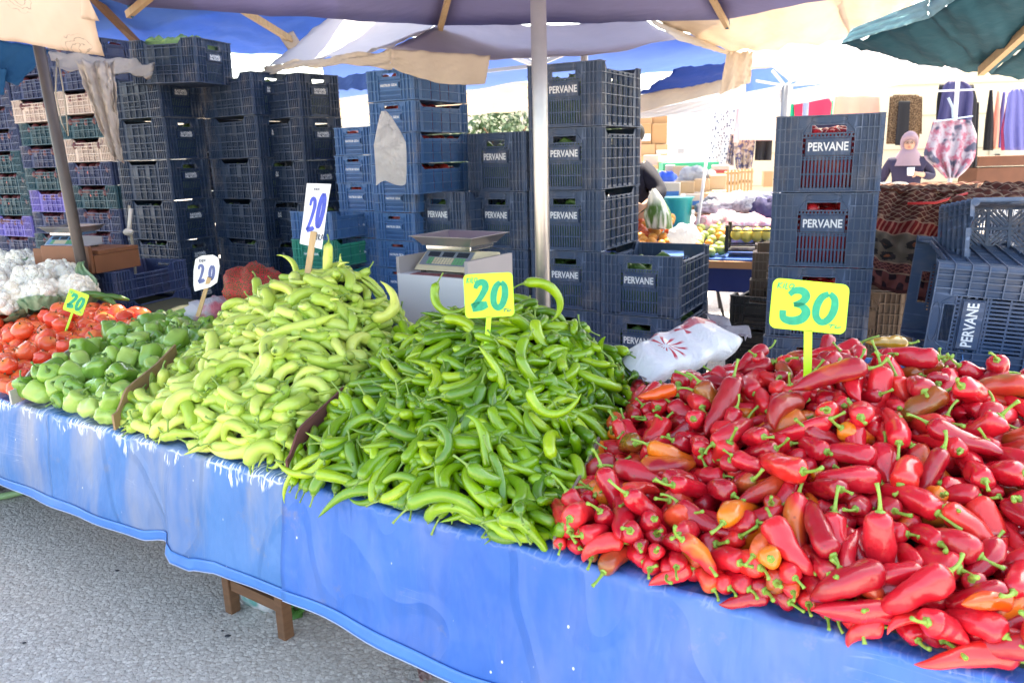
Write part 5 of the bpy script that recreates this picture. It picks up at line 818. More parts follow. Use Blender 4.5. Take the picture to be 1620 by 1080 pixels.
def shared_fill(kind, M, lab):
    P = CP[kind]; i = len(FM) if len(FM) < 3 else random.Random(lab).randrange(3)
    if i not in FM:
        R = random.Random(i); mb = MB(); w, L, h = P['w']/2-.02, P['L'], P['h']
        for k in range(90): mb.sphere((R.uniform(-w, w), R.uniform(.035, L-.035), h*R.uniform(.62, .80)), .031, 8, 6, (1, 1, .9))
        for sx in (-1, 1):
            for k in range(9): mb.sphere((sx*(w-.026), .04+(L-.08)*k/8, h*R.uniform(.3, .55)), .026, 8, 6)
        mb.box(-w+.006, w-.006, .035, L-.035, .012, h*.70); FM[i] = mesh('tomatoes', mb.V, mb.F, True); FM[i].materials.append(flat('crate_tomatoes_shaded', (.11, .022, .03), .5))  # tomatoes darkened, solid core added to block bright light through the crates
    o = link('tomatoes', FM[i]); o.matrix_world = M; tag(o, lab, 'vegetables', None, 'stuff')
def crate(kind, color, M, label, group, text=True):
    P = CP[kind]; key = (kind, color)
    if key not in _cm:
        a = P['me'].copy(); a.materials.append(PL[color]); a.materials.append(PW[color]); b = None
        if P['plate']: b = P['plate'].copy(); b.materials.append(PL[color])
        _cm[key] = (a, b)
    a, b = _cm[key]
    o = link({'big': 'plastic_crate', 'small': 'tomato_crate', 'tall': 'deep_crate', 'flat': 'shallow_crate'}[kind], a); o.matrix_world = M
    tag(o, label, 'crate', group)
    if b and text and color not in ('brown',):
        p = link('name_plate', b, parent=o); link('lettering', P['txt'], parent=p)
    return o
ORD = [x+' from top' if x else 'topmost' for x in (None, 'second', 'third', 'fourth', 'fifth', 'sixth', 'seventh', 'eighth', 'ninth', 'tenth', 'eleventh', 'twelfth', 'thirteenth', 'fourteenth')]
RC = random.Random(5)
def fill(kind, M, color, seed, name, lab, up=.8):
    """produce heaped in a crate, nobody could count it through the slits"""
    P = CP[kind]; R = random.Random(seed); mb = MB(); w, L, h = P['w']/2-.03, P['L'], P['h']
    if color in ('toms', 'reds'):
        for k in range(int(w*2*L/.0032)): mb.sphere((R.uniform(-w, w), R.uniform(.035, L-.035), h*R.uniform(up-.12, up)), .031, 8, 6, (1, 1, .9))
        for sx in (-1, 1):
            for k in range(9): mb.sphere((sx*(w-.022), .04+(L-.08)*k/8, h*R.uniform(.3, .55)), .030, 8, 6)
    else:
        for k in range(46):
            x, y = R.uniform(-w*.8, w*.8), R.uniform(.06, L-.06); a = R.uniform(0, 3.1); l = .05
            z = h*R.uniform(up-.15, up) if k % 2 else h*R.uniform(.15, .7)
            if k % 2 == 0: x = R.choice((-1, 1))*(w-.035)
            dx, dy = (l*math.cos(a)*.8 if k % 2 else 0), l*math.sin(a)*.6
            mb.tube([(x-dx, max(.02, y-dy), z-.01), (x, y, z+.008), (x+dx, min(L-.02, y+dy), z-.006)], [.012, .019, .010], 7)
    mb.box(-w+.006, w-.006, .035, L-.035, .02, h*(up-.10))
    m = {'toms': flat('crate_tomatoes', (.30, .025, .02), .4), 'reds': flat('crate_red_peppers', (.42, .015, .02), .3), 'greens': flat('crate_greens', (.10, .20, .05), .45, 0, .5, 30), 'leaf': flat('crate_cabbage', (.22, .34, .12), .6, 0, .5, 26)}[color]
    o = mb.build(name, m, None, True); o.matrix_world = M; tag(o, lab, 'vegetables', None, 'stuff'); return o
def stack(kind, x, y, ztop, yaw, colors, desc, group, filling=None, jit=.012, cont=None, zmin=-.02):
    h = CP[kind]['h']; z = ztop-h; k = 0
    while z > zmin:
        col = colors[k] if isinstance(colors, (list, tuple)) and k < len(colors) else (colors if isinstance(colors, str) else colors[-1])
        M = Matrix.Translation((x+RC.uniform(-jit, jit)*.7, y+RC.uniform(-jit, jit)*.7, max(z, 0))) @ Matrix.Rotation(yaw+RC.uniform(-jit, jit)*1.5, 4, 'Z')
        crate(kind, col, M, f"{WORD[col]} {KWORD[kind]}, {ORD[k]} {desc}", group)
        if filling and k < 7: fill(kind, M, filling, k+int(x*100), cont[0], f"{cont[1]} inside crate {ORD[k]} {desc}")
        z -= h; k += 1
WORD = dict(slate='slate', blue='blue', dark='dark', navy='navy', teal='teal', violet='violet', cream='cream', green='sea green', brown='brown', black='black')
KWORD = dict(big='crate', small='tomato crate', tall='deep crate', flat='shallow crate')
def front_right(kind, p, yaw):
    """origin (front centre) of a stack whose front right upright edge stands at p"""
    w = CP[kind]['w']/2; return (p[0]-w*math.cos(yaw), p[1]-w*math.sin(yaw))
def side_on(kind, p, yaw):
    """origin for a stack turned to show its long side, whose front right edge stands at p (yaw of the long side)"""
    L = CP[kind]['L']; W_ = CP[kind]['w']/2; c, s = math.cos(yaw), math.sin(yaw)
    return (p[0]-s*W_, p[1]+c*W_)
GB = 'large dusty crates with the name on their end'
x, y = front_right('big', (.4593, 3.8484), -.5242); stack('big', x, y, CH+.4382, -.5242, 'slate', 'of the tall stack behind the steel pole', GB, 'greens', .004, ('green_chillies', 'green chillies'))
x, y = front_right('big', (.8119, 3.6344), -.5148); stack('big', x, y, CH-.4895, -.5148, 'slate', 'of the low stack behind the white package', GB, 'greens', .004, ('green_chillies', 'green chillies'))
x, y = front_right('big', (1.4755, 3.084), -.4031); stack('big', x, y, CH+.1288, -.4031, 'slate', 'of the stack behind the yellow 30 sign', GB, 'reds', .005, ('red_peppers', 'red peppers'))
p = at(830, 207, 3.92); x, y = front_right('big', p, -.67); stack('big', x, y, p.z, -.67, 'slate', 'of the stack left of the steel pole', GB, 'greens', .006, ('green_chillies', 'green chillies'))
p = at(734, 303, 4.06); x, y = front_right('big', p, -.70); stack('big', x, y, p.z, -.70, 'slate', 'of the stack behind the steel scale tray', GB, 'greens', .006, ('green_chillies', 'green chillies'))
GS = 'bright blue tomato crates'
p = at(650, 106, 3.83); x, y = front_right('small', p, -.53); stack('small', x, y, p.z, -.53, 'blue', 'of the stack with the hanging white bag', GS, 'toms', .006, ('tomatoes', 'tomatoes'), zmin=1.18)
p = at(652, 291, 4.18); x, y = front_right('small', p, -.62); stack('small', x, y, p.z, -.62, 'blue', 'of the stack below the hanging white bag', GS, 'toms', .007, ('tomatoes', 'tomatoes'))
p = at(585, 199, 4.28); x, y = front_right('small', p, -.60); stack('small', x, y, p.z, -.60, 'blue', 'of the stack right of the white sign', GS, 'toms', .010, ('tomatoes', 'tomatoes'))
p = at(520, 335, 4.2); x, y = front_right('small', p, -.50); stack('small', x, y, p.z, -.50, ['blue', 'green', 'green', 'blue'], 'of the short stack behind the white sign', GS, None, .008, zmin=.3)
GT = 'deep crates of vegetables standing long side forward'
def lstack(u, v, d, yaw, n, desc, kind='tall', **kw):
    p = at(u, v, d); x, y = side_on(kind, p, yaw); stack(kind, x, y, p.z, yaw+math.pi/2, n, desc, GT, **kw)
YL = -.558
lstack(248, 116, 4.55, YL+.04, 'dark', 'of the leftmost deep stack', filling='leaf', cont=('leafy_vegetables', 'leafy vegetables'))
lstack(394, 112, 4.50, YL-.06, 'dark', 'of the middle deep stack', filling='leaf', cont=('leafy_vegetables', 'leafy vegetables'))
lstack(469, 114, 4.42, YL-.12, 'dark', 'of the right deep stack', filling='leaf', cont=('leafy_vegetables', 'leafy vegetables'))
p = at(305, 58, 4.35); x, y = side_on('tall', p, YL+.18)
M = Matrix.Translation((x, y, p.z-.25)) @ Matrix.Rotation(.03, 4, 'Y') @ Matrix.Rotation(YL+.18+math.pi/2, 4, 'Z')
crate('tall', 'dark', M, 'dark blue grey deep crate set crooked on top of two stacks with a green leaf', GT); fill('tall', M, 'leaf', 99, 'leafy_vegetables', 'leafy vegetables sticking out of the crooked topmost crate', 1.08)
lstack(352, 122, 5.3, YL, 'dark', 'of the rear stack added to darken a gap')  # stack added behind so no bright gap shows between the deep stacks
p_ = at(560, 205, 5.0); x, y = front_right('small', p_, -.6); stack('small', x, y, p_.z, -.6, 'blue', 'of the rear blue stack', GS)
# wall of shallow crates at the far left
GF = 'shallow crates in the coloured wall on the left'
GRID = [['navy', 'navy', 'navy', 'cream', 'navy'], ['navy', 'navy', 'navy', 'navy', 'navy'], ['cream', 'cream', 'navy', 'cream', 'navy'], ['teal', 'teal', 'navy', 'navy', 'navy'], ['cream', 'navy', 'teal', 'navy', 'navy'], ['navy', 'teal', 'teal', 'navy', 'navy'], ['teal', 'violet', 'teal', 'violet', 'navy'],
        ['navy', 'navy', 'violet', 'navy', 'navy'], ['navy', 'teal', 'navy', 'navy', 'violet'], ['teal', 'navy', 'navy', 'navy', 'navy'], ['violet', 'navy', 'teal', 'navy', 'teal'], ['navy', 'violet', 'navy', 'teal', 'navy'], ['navy', 'navy', 'navy', 'navy', 'navy'], ['navy']*5]
CN = ['right', 'second', 'third', 'fourth', 'left']
p0 = at(187, 330, 5.2); base = Vector((p0.x, p0.y, 0)); YD = -.50; dr = Vector((math.cos(YD), math.sin(YD), 0))
for c_ in range(5):
    for r_ in range(14):
        q = base-dr*(.512*c_); sh = .01*math.sin(r_*2.1+c_*1.3); xx, yy = side_on('flat', q+Vector((sh, -abs(sh)*.5, 0)), YD)
        z = 2.235-.03*c_-.158*(r_+1)
        if z < -.05: continue
        M = Matrix.Translation((xx, yy, max(z, 0))) @ Matrix.Rotation(YD+math.pi/2+.012*math.sin(r_*3.3+c_), 4, 'Z')
        col = GRID[r_][c_]
        crate('flat', col, M, f"{WORD[col]} shallow crate, {ORD[r_]}, in the {CN[c_]}{'most' if c_ in (0, 4) else ''} column of the crate wall" if c_ in (0, 4) else f"{WORD[col]} shallow crate, {ORD[r_]}, {CN[c_]} column from the right of the crate wall", GF)
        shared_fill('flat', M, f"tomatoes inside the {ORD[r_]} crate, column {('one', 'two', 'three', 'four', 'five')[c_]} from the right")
        if c_ in (0, 2, 4) and r_ in (3, 5, 6, 7, 9) or (c_, r_) == (1, 5):
            for q_ in range(2):
                mb = MB(); mb.sphere((0, 0, 0), .03, 12, 8, (1, 1, .85)); o = mb.build('tomato', flat('far_tomato', (.55, .05, .02), .3), None, True)
                a = side_on('flat', q, YD); o.location = M @ Vector((-.115, .17+.1*q_+.02*r_, .088)); tag(o, f"{('left', 'right')[q_]} red tomato in the {ORD[r_]} crate, {CN[c_]} column of the wall", 'tomato', 'tomatoes peeping from the crate wall')
# ---- crates on the right
GX = 'crates on the right side of the stall'
def free(kind, col, loc, rot, lab, text=True):
    M = Matrix.Translation(loc) @ rot.to_4x4(); return crate(kind, col, M, lab, GX, text)
# crate lying on its side at the right: its end faces the viewer turned so that the name reads upwards, bottom towards the right
rz = Matrix.Rotation(-.30, 3, 'Z')
def onside(u, v, d, lab, rz, roll=math.pi/2):
    p = at(u, v, d); rot = rz @ Matrix.Rotation(-roll, 3, 'Y')
    return free('big', 'slate', p, rot, lab)
b = at(1488, 400, 2.45)+Vector((.29, 0, -.10))
rot = Matrix.Rotation(-.36, 3, 'Z') @ Matrix.Rotation(.06, 3, 'X') @ Matrix.Rotation(-math.pi/2+.06, 3, 'Y')
free('big', 'slate', b+rot @ Vector((.2, 0, -.02)) + Vector((0, 0, -.36)), rot, 'slate blue crate tipped on its side, name running upwards, right of the carpet')
b = at(1512, 322, 2.75); rot = Matrix.Rotation(-.20, 3, 'Z') @ Matrix.Rotation(R_(82), 3, 'X')
free('big', 'slate', b+Vector((.19, .0, -.56)), rot, 'slate blue crate standing upright with its open top facing out, under the carpet edge', False)
p = at(1585, 566, 1.93); q = W(*ST(p))
o = free('big', 'blue', (p.x-.2*math.cos(-.52)-.30*math.sin(.52)+.0, p.y+.2*math.sin(.52)-.30, p.z-.3077-.085), Matrix.Rotation(-.52, 3, 'Z'), 'blue crate full of red peppers at the back right corner of the red heap', False)
for k, (u, v, d) in enumerate(((1700, 560, 2.5), (1640, 640, 2.2))):
    p = at(u, v, d); free('flat', 'blue', (p.x, p.y, p.z-.1), Matrix.Rotation(-.4, 3, 'Z'), ('blue crate at the right edge behind the red pepper crate', 'blue crate at the right edge beside the red heap')[k])
p = at(1660, 296, 3.75); x, y = front_right('big', p, -.3); stack('big', x, y, p.z, -.3, 'slate', 'of the stack added as dark backing behind the upended crate', GX)  # stack added to darken what shows through the lattice of the upended crate
# brown crates below the carpet and behind the slate stack
p = at(1485, 470, 3.45); x, y = front_right('big', p, -.45); stack('big', x, y, p.z+.02, -.45, 'brown', 'of the right pile below the carpet', 'brown crates below the carpet')
p = at(1432, 470, 3.50); x, y = front_right('big', p, -.45); stack('big', x, y, p.z+.02, -.45, 'brown', 'of the left pile below the carpet', 'brown crates below the carpet')
p = at(1191, 399, 4.3); x, y = p.x+.15*math.cos(-.35), p.y+.15*math.sin(-.35); stack('flat', x, y, p.z, -.35, 'brown', 'of the stack left of the 30 sign', 'brown crates beside the aisle')
p = at(1152, 470, 4.1); M = Matrix.Translation((p.x+.16, p.y, p.z-.16)) @ Matrix.Rotation(-.6, 4, 'Z'); crate('flat', 'black', M, 'upper black crate on the ground left of the brown stack', 'black crates on the ground')
M = Matrix.Translation((p.x+.12, p.y-.05, 0)) @ Matrix.Rotation(-.5, 4, 'Z'); 
for k in range(4):
    crate('flat', 'black', Matrix.Translation((p.x+.15, p.y-.0, p.z-.16-.158*(k+1))) @ Matrix.Rotation(-.55, 4, 'Z'), f"black crate on the ground, {ORD[k+1]}, left of the brown stack", 'black crates on the ground') if p.z-.16-.158*(k+1) > -.05 else None
# the open crate holds a few green chillies; the white pile sign etc. follow
# ================================================================== signs
YEL = flat('fluorescent_yellow', (.52, .95, .03), .4, 0, .03); GINK = flat('green_brush_paint', (.0, .33, .17), .5, 0, .35, 60); PINK_ = flat('paper_ink', (.06, .10, .16), .6)
WHT = flat('white_paper', (.80, .80, .84), .6, 0, .03); BINK = flat('blue_brush_paint', (.06, .09, .50), .5, 0, .3, 40); DINK = flat('black_ink', (.03, .035, .06), .6); SINK = flat('grey_blue_paint', (.10, .12, .28), .5, 0, .5, 30)
TWO = [[(-.34, .55, .7), (-.26, .80, 1), (-.05, .93, 1.1), (.16, .85, 1.2), (.24, .58, 1.2), (.12, .22, 1.1), (-.10, -.20, 1), (-.42, -.62, .9)], [(-.46, -.66, 1.5), (-.2, -.60, 1.7), (.12, -.56, 1.6), (.42, -.48, 1.1)]]
ZERO = [[(.0, .86, .9), (-.24, .62, 1.2), (-.36, .1, 1.3), (-.30, -.45, 1.2), (-.05, -.74, 1.1), (.20, -.55, 1.2), (.34, .0, 1.3), (.28, .58, 1.2), (.05, .87, .9)]]
THREE = [[(-.34, .62, .8), (-.18, .86, 1), (.10, .88, 1.2), (.28, .62, 1.3), (.18, .28, 1.1), (-.10, .08, .8)], [(-.10, .10, .7), (.20, .05, 1), (.40, -.25, 1.4), (.30, -.64, 1.4), (-.05, -.82, 1.3), (-.38, -.70, 1.1), (-.46, -.28, 1.0)]]
KILO = [[(-1, 1), (-1, -1)], [(-.55, .9), (-.95, 0), (-.5, -.9)], [(-.25, .6), (-.25, -.8)], [(-.25, 1.2), (-.2, 1.35)], [(.05, 1), (.05, -.9), (.35, -.9)], [(.75, .8), (.5, .3), (.6, -.6), (.95, -.4), (1.05, .4), (.78, .8)]]
TLm = [[(-1, .7), (.1, .8)], [(-.45, .75), (-.6, -.8)], [(.45, .7), (.3, -.5), (.9, -.35), (1.3, .2)]]
def tx(L, cx, cz, sx, sz, sh=0.): return [[(cx+p[0]*sx+p[1]*sz*sh, cz+p[1]*sz)+tuple(p[2:]) for p in l] for l in L]
def plate(outline, th, r=.01):
    """outline in xz, front at y=0, extruded back"""
    n = len(outline); V = [(x, 0, z) for x, z in outline]+[(x, th, z) for x, z in outline]
    return MB().add(V, [tuple(range(n-1, -1, -1)), tuple(range(n, 2*n))]+[(i, (i+1) % n, n+(i+1) % n, n+i) for i in range(n)])
def rrect(w, h, r, k=4):
    P = []
    for cx, cz, a0 in ((w/2-r, h/2-r, 0), (-w/2+r, h/2-r, 90), (-w/2+r, -h/2+r, 180), (w/2-r, -h/2+r, 270)):
        for i in range(k+1): a = R_(a0+90*i/k); P.append((cx+r*math.cos(a), cz+r*math.sin(a)))
    return P
def sign(c4, d, name, lab, build, foot, rollfix=0.):
    """c4: photo corners TL, TR, BR, BL of the plate at distance d"""
    P = [at(u, v, d) for u, v in c4]; cen = (P[0]+P[1]+P[2]+P[3])/4; X = ((P[1]+P[2])-(P[0]+P[3])).normalized(); Z = ((P[0]+P[1])-(P[2]+P[3])); Z = (Z-X*Z.dot(X)).normalized(); Y = Z.cross(X)
    w = ((P[1]-P[0]).length+(P[2]-P[3]).length)/2; h = ((P[0]-P[3]).length+(P[1]-P[2]).length)/2
    root = bpy.data.objects.new(name, None); COL.objects.link(root); root.matrix_world = Matrix.Translation(cen) @ Matrix((X, Y, Z)).transposed().to_4x4()
    tag(root, lab, 'price sign', 'hand painted price signs'); f = root.matrix_world.inverted() @ at(*foot)
    build(root, w, h, f); return root
def yellow(num):
    def b(root, w, h, f):
        plate(rrect(w, h, w*.09), .0025).build('plate', YEL, root)
        mb = MB(); mb.bar((f[0]*.2, .0012, -h/2+.002), (f[0], .0012, f[2]-.05), .0024, w*.105, (0, 0, 1) if False else (1, 0, 0)); mb.build('peg', YEL, root)
        D1 = THREE if num[0] == '3' else TWO; s = h*.36
        strokes(tx(D1, -w*.17, -h*.03, w*.35, s, .12), h*.125).build('first_digit', GINK, root); strokes(tx(ZERO, w*.21, -h*.03, w*.33, s, .12), h*.115).build('second_digit', GINK, root)
        strokes(tx(KILO, -w*.33, h*.36, w*.10, h*.06, .2), h*.018).build('unit', GINK, root)
        strokes(tx(TLm, w*.34, -h*.36, w*.07, h*.04, .2), h*.018).build('currency', GINK if num == '30' else PINK_, root)
    return b
sign([(1226, 440), (1346, 450), (1336, 530), (1214, 517)], 1.66, 'price_sign', 'fluorescent yellow sign painted 30 in green, standing in the red peppers', yellow('30'), (1270, 570, 1.70))
sign([(739, 435), (817, 430), (808, 500), (730, 503)], 2.0, 'price_sign', 'fluorescent yellow sign painted 20 in green, standing in the dark green peppers', yellow('20'), (768, 530, 2.02))
sign([(111, 456), (142, 467), (129, 500), (98, 489)], 3.0, 'price_sign', 'small tilted yellow sign painted 20 standing in the tomatoes', yellow('20'), (108, 512, 3.0))
def white1(root, w, h, f):
    o = plate([(-.42*w, .50*h), (.5*w, .52*h), (.42*w, .1*h), (.36*w, -.50*h), (-.5*w, -.44*h), (-.45*w, .0)], .003).build('card', WHT, root)
    strokes(tx(TWO, -w*.13, -h*.02, w*.30, h*.32, .03), w*.11).build('first_digit', BINK, root); strokes(tx(ZERO, w*.20, h*.08, w*.25, h*.33, .10), w*.12).build('second_digit', BINK, root)
    strokes(tx(KILO, -w*.02, h*.42, w*.09, h*.018), w*.02).build('unit', DINK, root)
    strokes(tx([[(-1, 1), (-1, -.8), (-.6, -.9)], [(-.3, .9), (-.35, -.9)], [(0, -.9), (.0, .8), (.3, .5), (.05, 0), (.35, -.9)], [(.5, -.9), (.8, 1), (1.1, -.9)], [(.6, -.2), (1, -.2)]], w*.20, -h*.32, w*.18, h*.05), w*.028).build('currency', DINK, root)
    mb = MB(); mb.bar((w*.02, -.005, -h*.24), f, .009, .020, (1, 0, 0)); mb.build('stick', pale_wood, root)
sign([(489, 293), (530, 292), (508, 396), (467, 388)], 2.52, 'price_sign', 'tall white card painted with a blue 20 on a stick in the light green peppers', white1, (487, 432, 2.54))
def white2(root, w, h, f):
    o = plate([(-.34*w, .42*h), (-.1*w, .5*h), (.3*w, .5*h), (.48*w, .40*h), (.5*w, .15*h), (.36*w, -.30*h), (.1*w, -.42*h), (-.2*w, -.46*h), (-.48*w, -.5*h), (-.5*w, -.3*h), (-.45*w, .1*h)], .003).build('card', WHT, root)
    strokes(tx(TWO, -w*.18, -h*.05, w*.26, h*.30, .05), w*.09).build('first_digit', SINK, root); strokes(tx(ZERO, w*.20, -h*.02, w*.20, h*.24, .15), w*.085).build('second_digit', SINK, root)
    strokes(tx(KILO, -w*.10, h*.36, w*.10, h*.04), w*.025).build('unit', DINK, root)
    mb = MB(); mb.bar((w*.12, -.005, -h*.15), f, .008, .014, (1, 0, 0)); mb.build('stick', pale_wood, root)
sign([(309, 405), (353, 404), (343, 455), (300, 462)], 2.75, 'price_sign', 'small rounded white card painted with a grey 20 above the stuffing peppers', white2, (313, 500, 2.8))
# ================================================================== poles
STEEL = flat('brushed_steel', (.46, .43, .42), .34, .75, .15, 20); DSTEEL = flat('dark_steel', (.075, .06, .058), .45, .3, .25, 12); ALU = flat('white_rib', (.55, .55, .57), .4, .3, .08)
# ================================================================== white desk and scale
dk = at(684, 470, 2.80); YK = -.62
zt = at(630, 433, 2.85).z/.80
desk = tag(empty('scale_desk', (dk.x, dk.y, 0), YK), 'white laminated box desk with raised side boards carrying the steel scale', 'desk')
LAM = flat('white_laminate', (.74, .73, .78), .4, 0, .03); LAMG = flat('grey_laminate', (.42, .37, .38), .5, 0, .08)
desk.scale = (.80,)*3
bpy.context.view_layer.update()
mb = MB(); mb.box(-.20, .20, -.012, .0, 0, zt); mb.build('front_board', LAM, desk)
mb = MB(); mb.box(-.198, .198, .001, .33, zt-.02, zt-.002); mb.build('desk_top', LAM, desk)
for sx in (-1, 1):
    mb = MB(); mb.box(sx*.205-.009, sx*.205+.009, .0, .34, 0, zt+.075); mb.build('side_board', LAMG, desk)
mb = MB(); mb.box(-.195, .195, .325, .335, .0, zt-.022); mb.build('back_board', LAM, desk)
CREAM = flat('cream_casing', (.62, .53, .36), .45, 0, .12, 14); DISP = flat('display_glass', (.03, .035, .05), .15); 
def scale_(loc, yaw, body, lab, steel, panel):
    root = tag(empty('weighing_scale', loc, yaw), lab, 'scale', None)
    # casing: wedge with sloped front panel
    w, d = .155, .28
    V = []
    for x in (-w, w): V += [(x, 0, .012), (x, d, .012), (x, d, .075), (x*.93, .10, .098), (x*.96, .015, .030)]
    mb = MB().add(V, [(0, 4, 3, 2, 1), (5, 6, 7, 8, 9), (0, 1, 6, 5), (1, 2, 7, 6), (2, 3, 8, 7), (3, 4, 9, 8), (4, 0, 5, 9)]); bevel(mb.build('casing', body, root), .004)
    for x in (-1, 1):
        for y in (.03, .25):
            mb = MB(); mb.tube([(x*.12, y, 0), (x*.12, y, .013)], .014, 10); mb.build('foot', DSTEEL, root)
    N = Vector((0, -.068, .085)).normalized(); T = Vector((0, .085, .068)).normalized(); O = Vector((0, .015, .030))
    def onp(x, t, off): return O+Vector((x, 0, 0))+T*t+N*off
    def slab(x0, x1, t0, t1, off, nm, m, mb=None):
        b = mb or MB(); P = [onp(x, t, o_) for o_ in (.0005, off) for (x, t) in ((x0, t0), (x1, t0), (x1, t1), (x0, t1))]
        b.add(P, [(3, 2, 1, 0), (4, 5, 6, 7), (0, 1, 5, 4), (1, 2, 6, 5), (2, 3, 7, 6), (3, 0, 4, 7)])
        return b if mb else b.build(nm, m, root)
    slab(-.138, .138, .008, .100, .0015, 'keypad_panel', panel)
    for k in range(3): slab(-.115+k*.083, -.050+k*.083, .062, .092, .003, 'display', DISP)
    a, b2, b3 = MB(), MB(), MB()
    for r in range(4):
        for c in range(13):
            slab(-.10+c*.0165, -.087+c*.0165, .016+r*.0105, .024+r*.0105, .0035, '', None, a if 1 < c < 9 else b2 if c > 8 else b3)
    a.build('keys', flat('cream_keys', (.62, .52, .36), .5), root); b2.build('function_keys', flat('green_keys', (.12, .36, .16), .5), root); b3.build('tare_keys', flat('green_keys', (.12, .36, .16), .5), root)
    mb = MB(); mb.box(-.13, .13, .07, .26, .101, .122); bevel(mb.build('platform', flat('chrome', (.6, .6, .62), .15, .9, .03), root), .003)
    # tray: flared stainless pan
    th = .002
    def ring(x, y, z): return [(-x, -y+.165, z), (x, -y+.165, z), (x, y+.165, z), (-x, y+.165, z)]
    V = ring(.135, .11, .128)+ring(.175, .145, .168)+ring(.185, .155, .168)+ring(.1845, .1545, .165)+ring(.176, .146, .165)+ring(.137, .112, .124)
    Fc = [(0, 1, 2, 3)]
    for r in range(5): Fc += [(r*4+i, r*4+(i+1) % 4, r*4+4+(i+1) % 4, r*4+4+i) for i in range(4)]
    Fc += [(23, 22, 21, 20)]
    mb = MB().add(V, [f[::-1] for f in Fc]); o = bevel(mb.build('tray', steel, root), .004, 3)
    return root
SS = flat('stainless_tray', (.50, .46, .45), .28, .9, .15, 9)
sc1 = scale_(desk.matrix_basis @ Vector((.0, .06, zt)), YK+.05, CREAM, 'cream retail scale with steel tray and keypad standing on the white desk', SS, flat('keypad_grey', (.20, .22, .27), .4)); sc1.scale = (.80,)*3
# sticker on the casing and leaflets on the desk
mb = MB(); mb.box(-.12, .17, -.002, .06, 0, .0015); o = mb.build('leaflet', flat('leaflet_print', (.25, .06, .08), .5, 0, .9, 22), None); o.matrix_world = desk.matrix_basis @ Matrix.Translation((0, .0, zt)) @ Matrix.Rotation(.1, 4, 'Z'); tag(o, 'printed leaflet lying under the front edge of the cream scale', 'leaflet')
# brown board box and second scale
pb = at(96, 432, 3.78)
bxr = tag(empty('wooden_box', (pb.x, pb.y, pb.z), -.35), 'reddish brown wooden box behind the cauliflowers carrying a grey scale', 'box')
BRW = flat('red_brown_wood', (.20, .075, .035), .6, 0, .25, 9)
mb = MB(); mb.box(-.11, .21, 0, .02, .0, .135); bevel(mb.build('front_board', BRW, bxr), .006)
mb = MB(); mb.box(-.20, -.115, .03, .05, 0, .115); mb.build('side_board', BRW, bxr)
mb = MB(); mb.box(-.20, .21, .051, .30, .09, .108); mb.build('lid', BRW, bxr)
mb = MB(); mb.box(.192, .21, .022, .30, 0, .088); mb.build('end_board', BRW, bxr)
stack('flat', pb.x+.12, pb.y+.05, pb.z-.003, -.35, 'navy', 'of the pile carrying the wooden box', 'crates under the wooden box', None, .004)
GSC = flat('grey_casing', (.42, .43, .48), .4, 0, .05)
sc2 = scale_((bxr.matrix_basis @ Vector((-.06, .055, .108))), -.30, GSC, 'grey scale with blue keypad and shallow steel tray on the brown box', SS, flat('keypad_blue', (.10, .22, .38), .35, 0, .4, 40)); sc2.scale = (.66, .66, .66)
# ================================================================== plastic bags
def film(name, col, rough=.35, tr=.5):
    n = NT(name, rough, 0, .5); c = n.co(); n.bump(n.noise(c, 16, 5, .6, dist=1.5), .05, 1.); n.cloth(n.mix(n.noise(c, 8, 3), [x*.85 for x in col], col), tr); return n.m
WBAG = film('white_film', (.93, .93, .95)); 
p = at(605, 262, 3.62); q = at(604, 178, 3.62)
def hbag(a, b):
    z = 1-b; th = a*2*math.pi; w = (.012+.078*min(1, b*2.2)**.8)*(1+.08*math.sin(3*th+b*4)); t = (.010+.022*math.sin(min(b, .95)*math.pi))*(1+.25*math.sin(5*th+b*7))
    x = math.cos(th)*w+.012*math.sin(b*3); return (x+(.02*b), math.sin(th)*t, -b*.335+.012*math.sin(th*3+1)*b)
mb = MB(); mb.grid(hbag, 40, 24); hb = mb.build('hanging_bag', WBAG, None, True); hb.location = at(607, 176, 3.62); hb.rotation_euler = (0, 0, -.5)
tag(hb, 'crumpled white plastic bag hanging on the tall blue crate stack', 'plastic bag')
# bundle of printed carrier bags
pa, pb_, = at(985, 560, 2.06), at(1150, 492, 2.22)
root = tag(empty('bag_bundle', (pa+pb_)/2+Vector((0, .0, -.03)), 0), 'flat white plastic package with red printed swirls lying behind the red peppers', 'package')
ax = (pb_-pa); Lb = ax.length; X = ax.normalized(); Z = Vector((-.10, -.35, .93)); Z = (Z-X*Z.dot(X)).normalized(); Y = Z.cross(X)
root.matrix_world = Matrix.Translation((pa+pb_)/2+Z*-.050+Y*-.02) @ Matrix((X, Y, Z)).transposed().to_4x4()
n = NT('printed_film', .25, 0, .5); c = n.co(); sx, sy, sz = n.sep(c)
base = n.mix(n.noise(c, 9, 3), (.84, .84, .88), (.93, .93, .96))
def radial(cx, cy, k, r0, r1, ph):
    dx = n.math('SUBTRACT', sx, cx); dy = n.math('SUBTRACT', sy, cy); rr = n.math('SQRT', n.math('ADD', n.math('MULTIPLY', dx, dx), n.math('MULTIPLY', dy, dy)))
    an = n.math('ARCTAN2', dy, dx); s = n.math('SINE', n.math('ADD', n.math('MULTIPLY', an, k), n.math('MULTIPLY', rr, ph)))
    return n.math('MULTIPLY', n.ramp(s, [(.35, 0), (.6, 1)]), n.ramp(n.math('DIVIDE', rr, r1), [(r0/r1, 0), (r0/r1+.05, 1), (.8, 1), (1, 0)]))
ptn = n.math('MULTIPLY', radial(-.06, -.005, 11, .008, .062, 40), n.math('GREATER_THAN', sx, -.075))
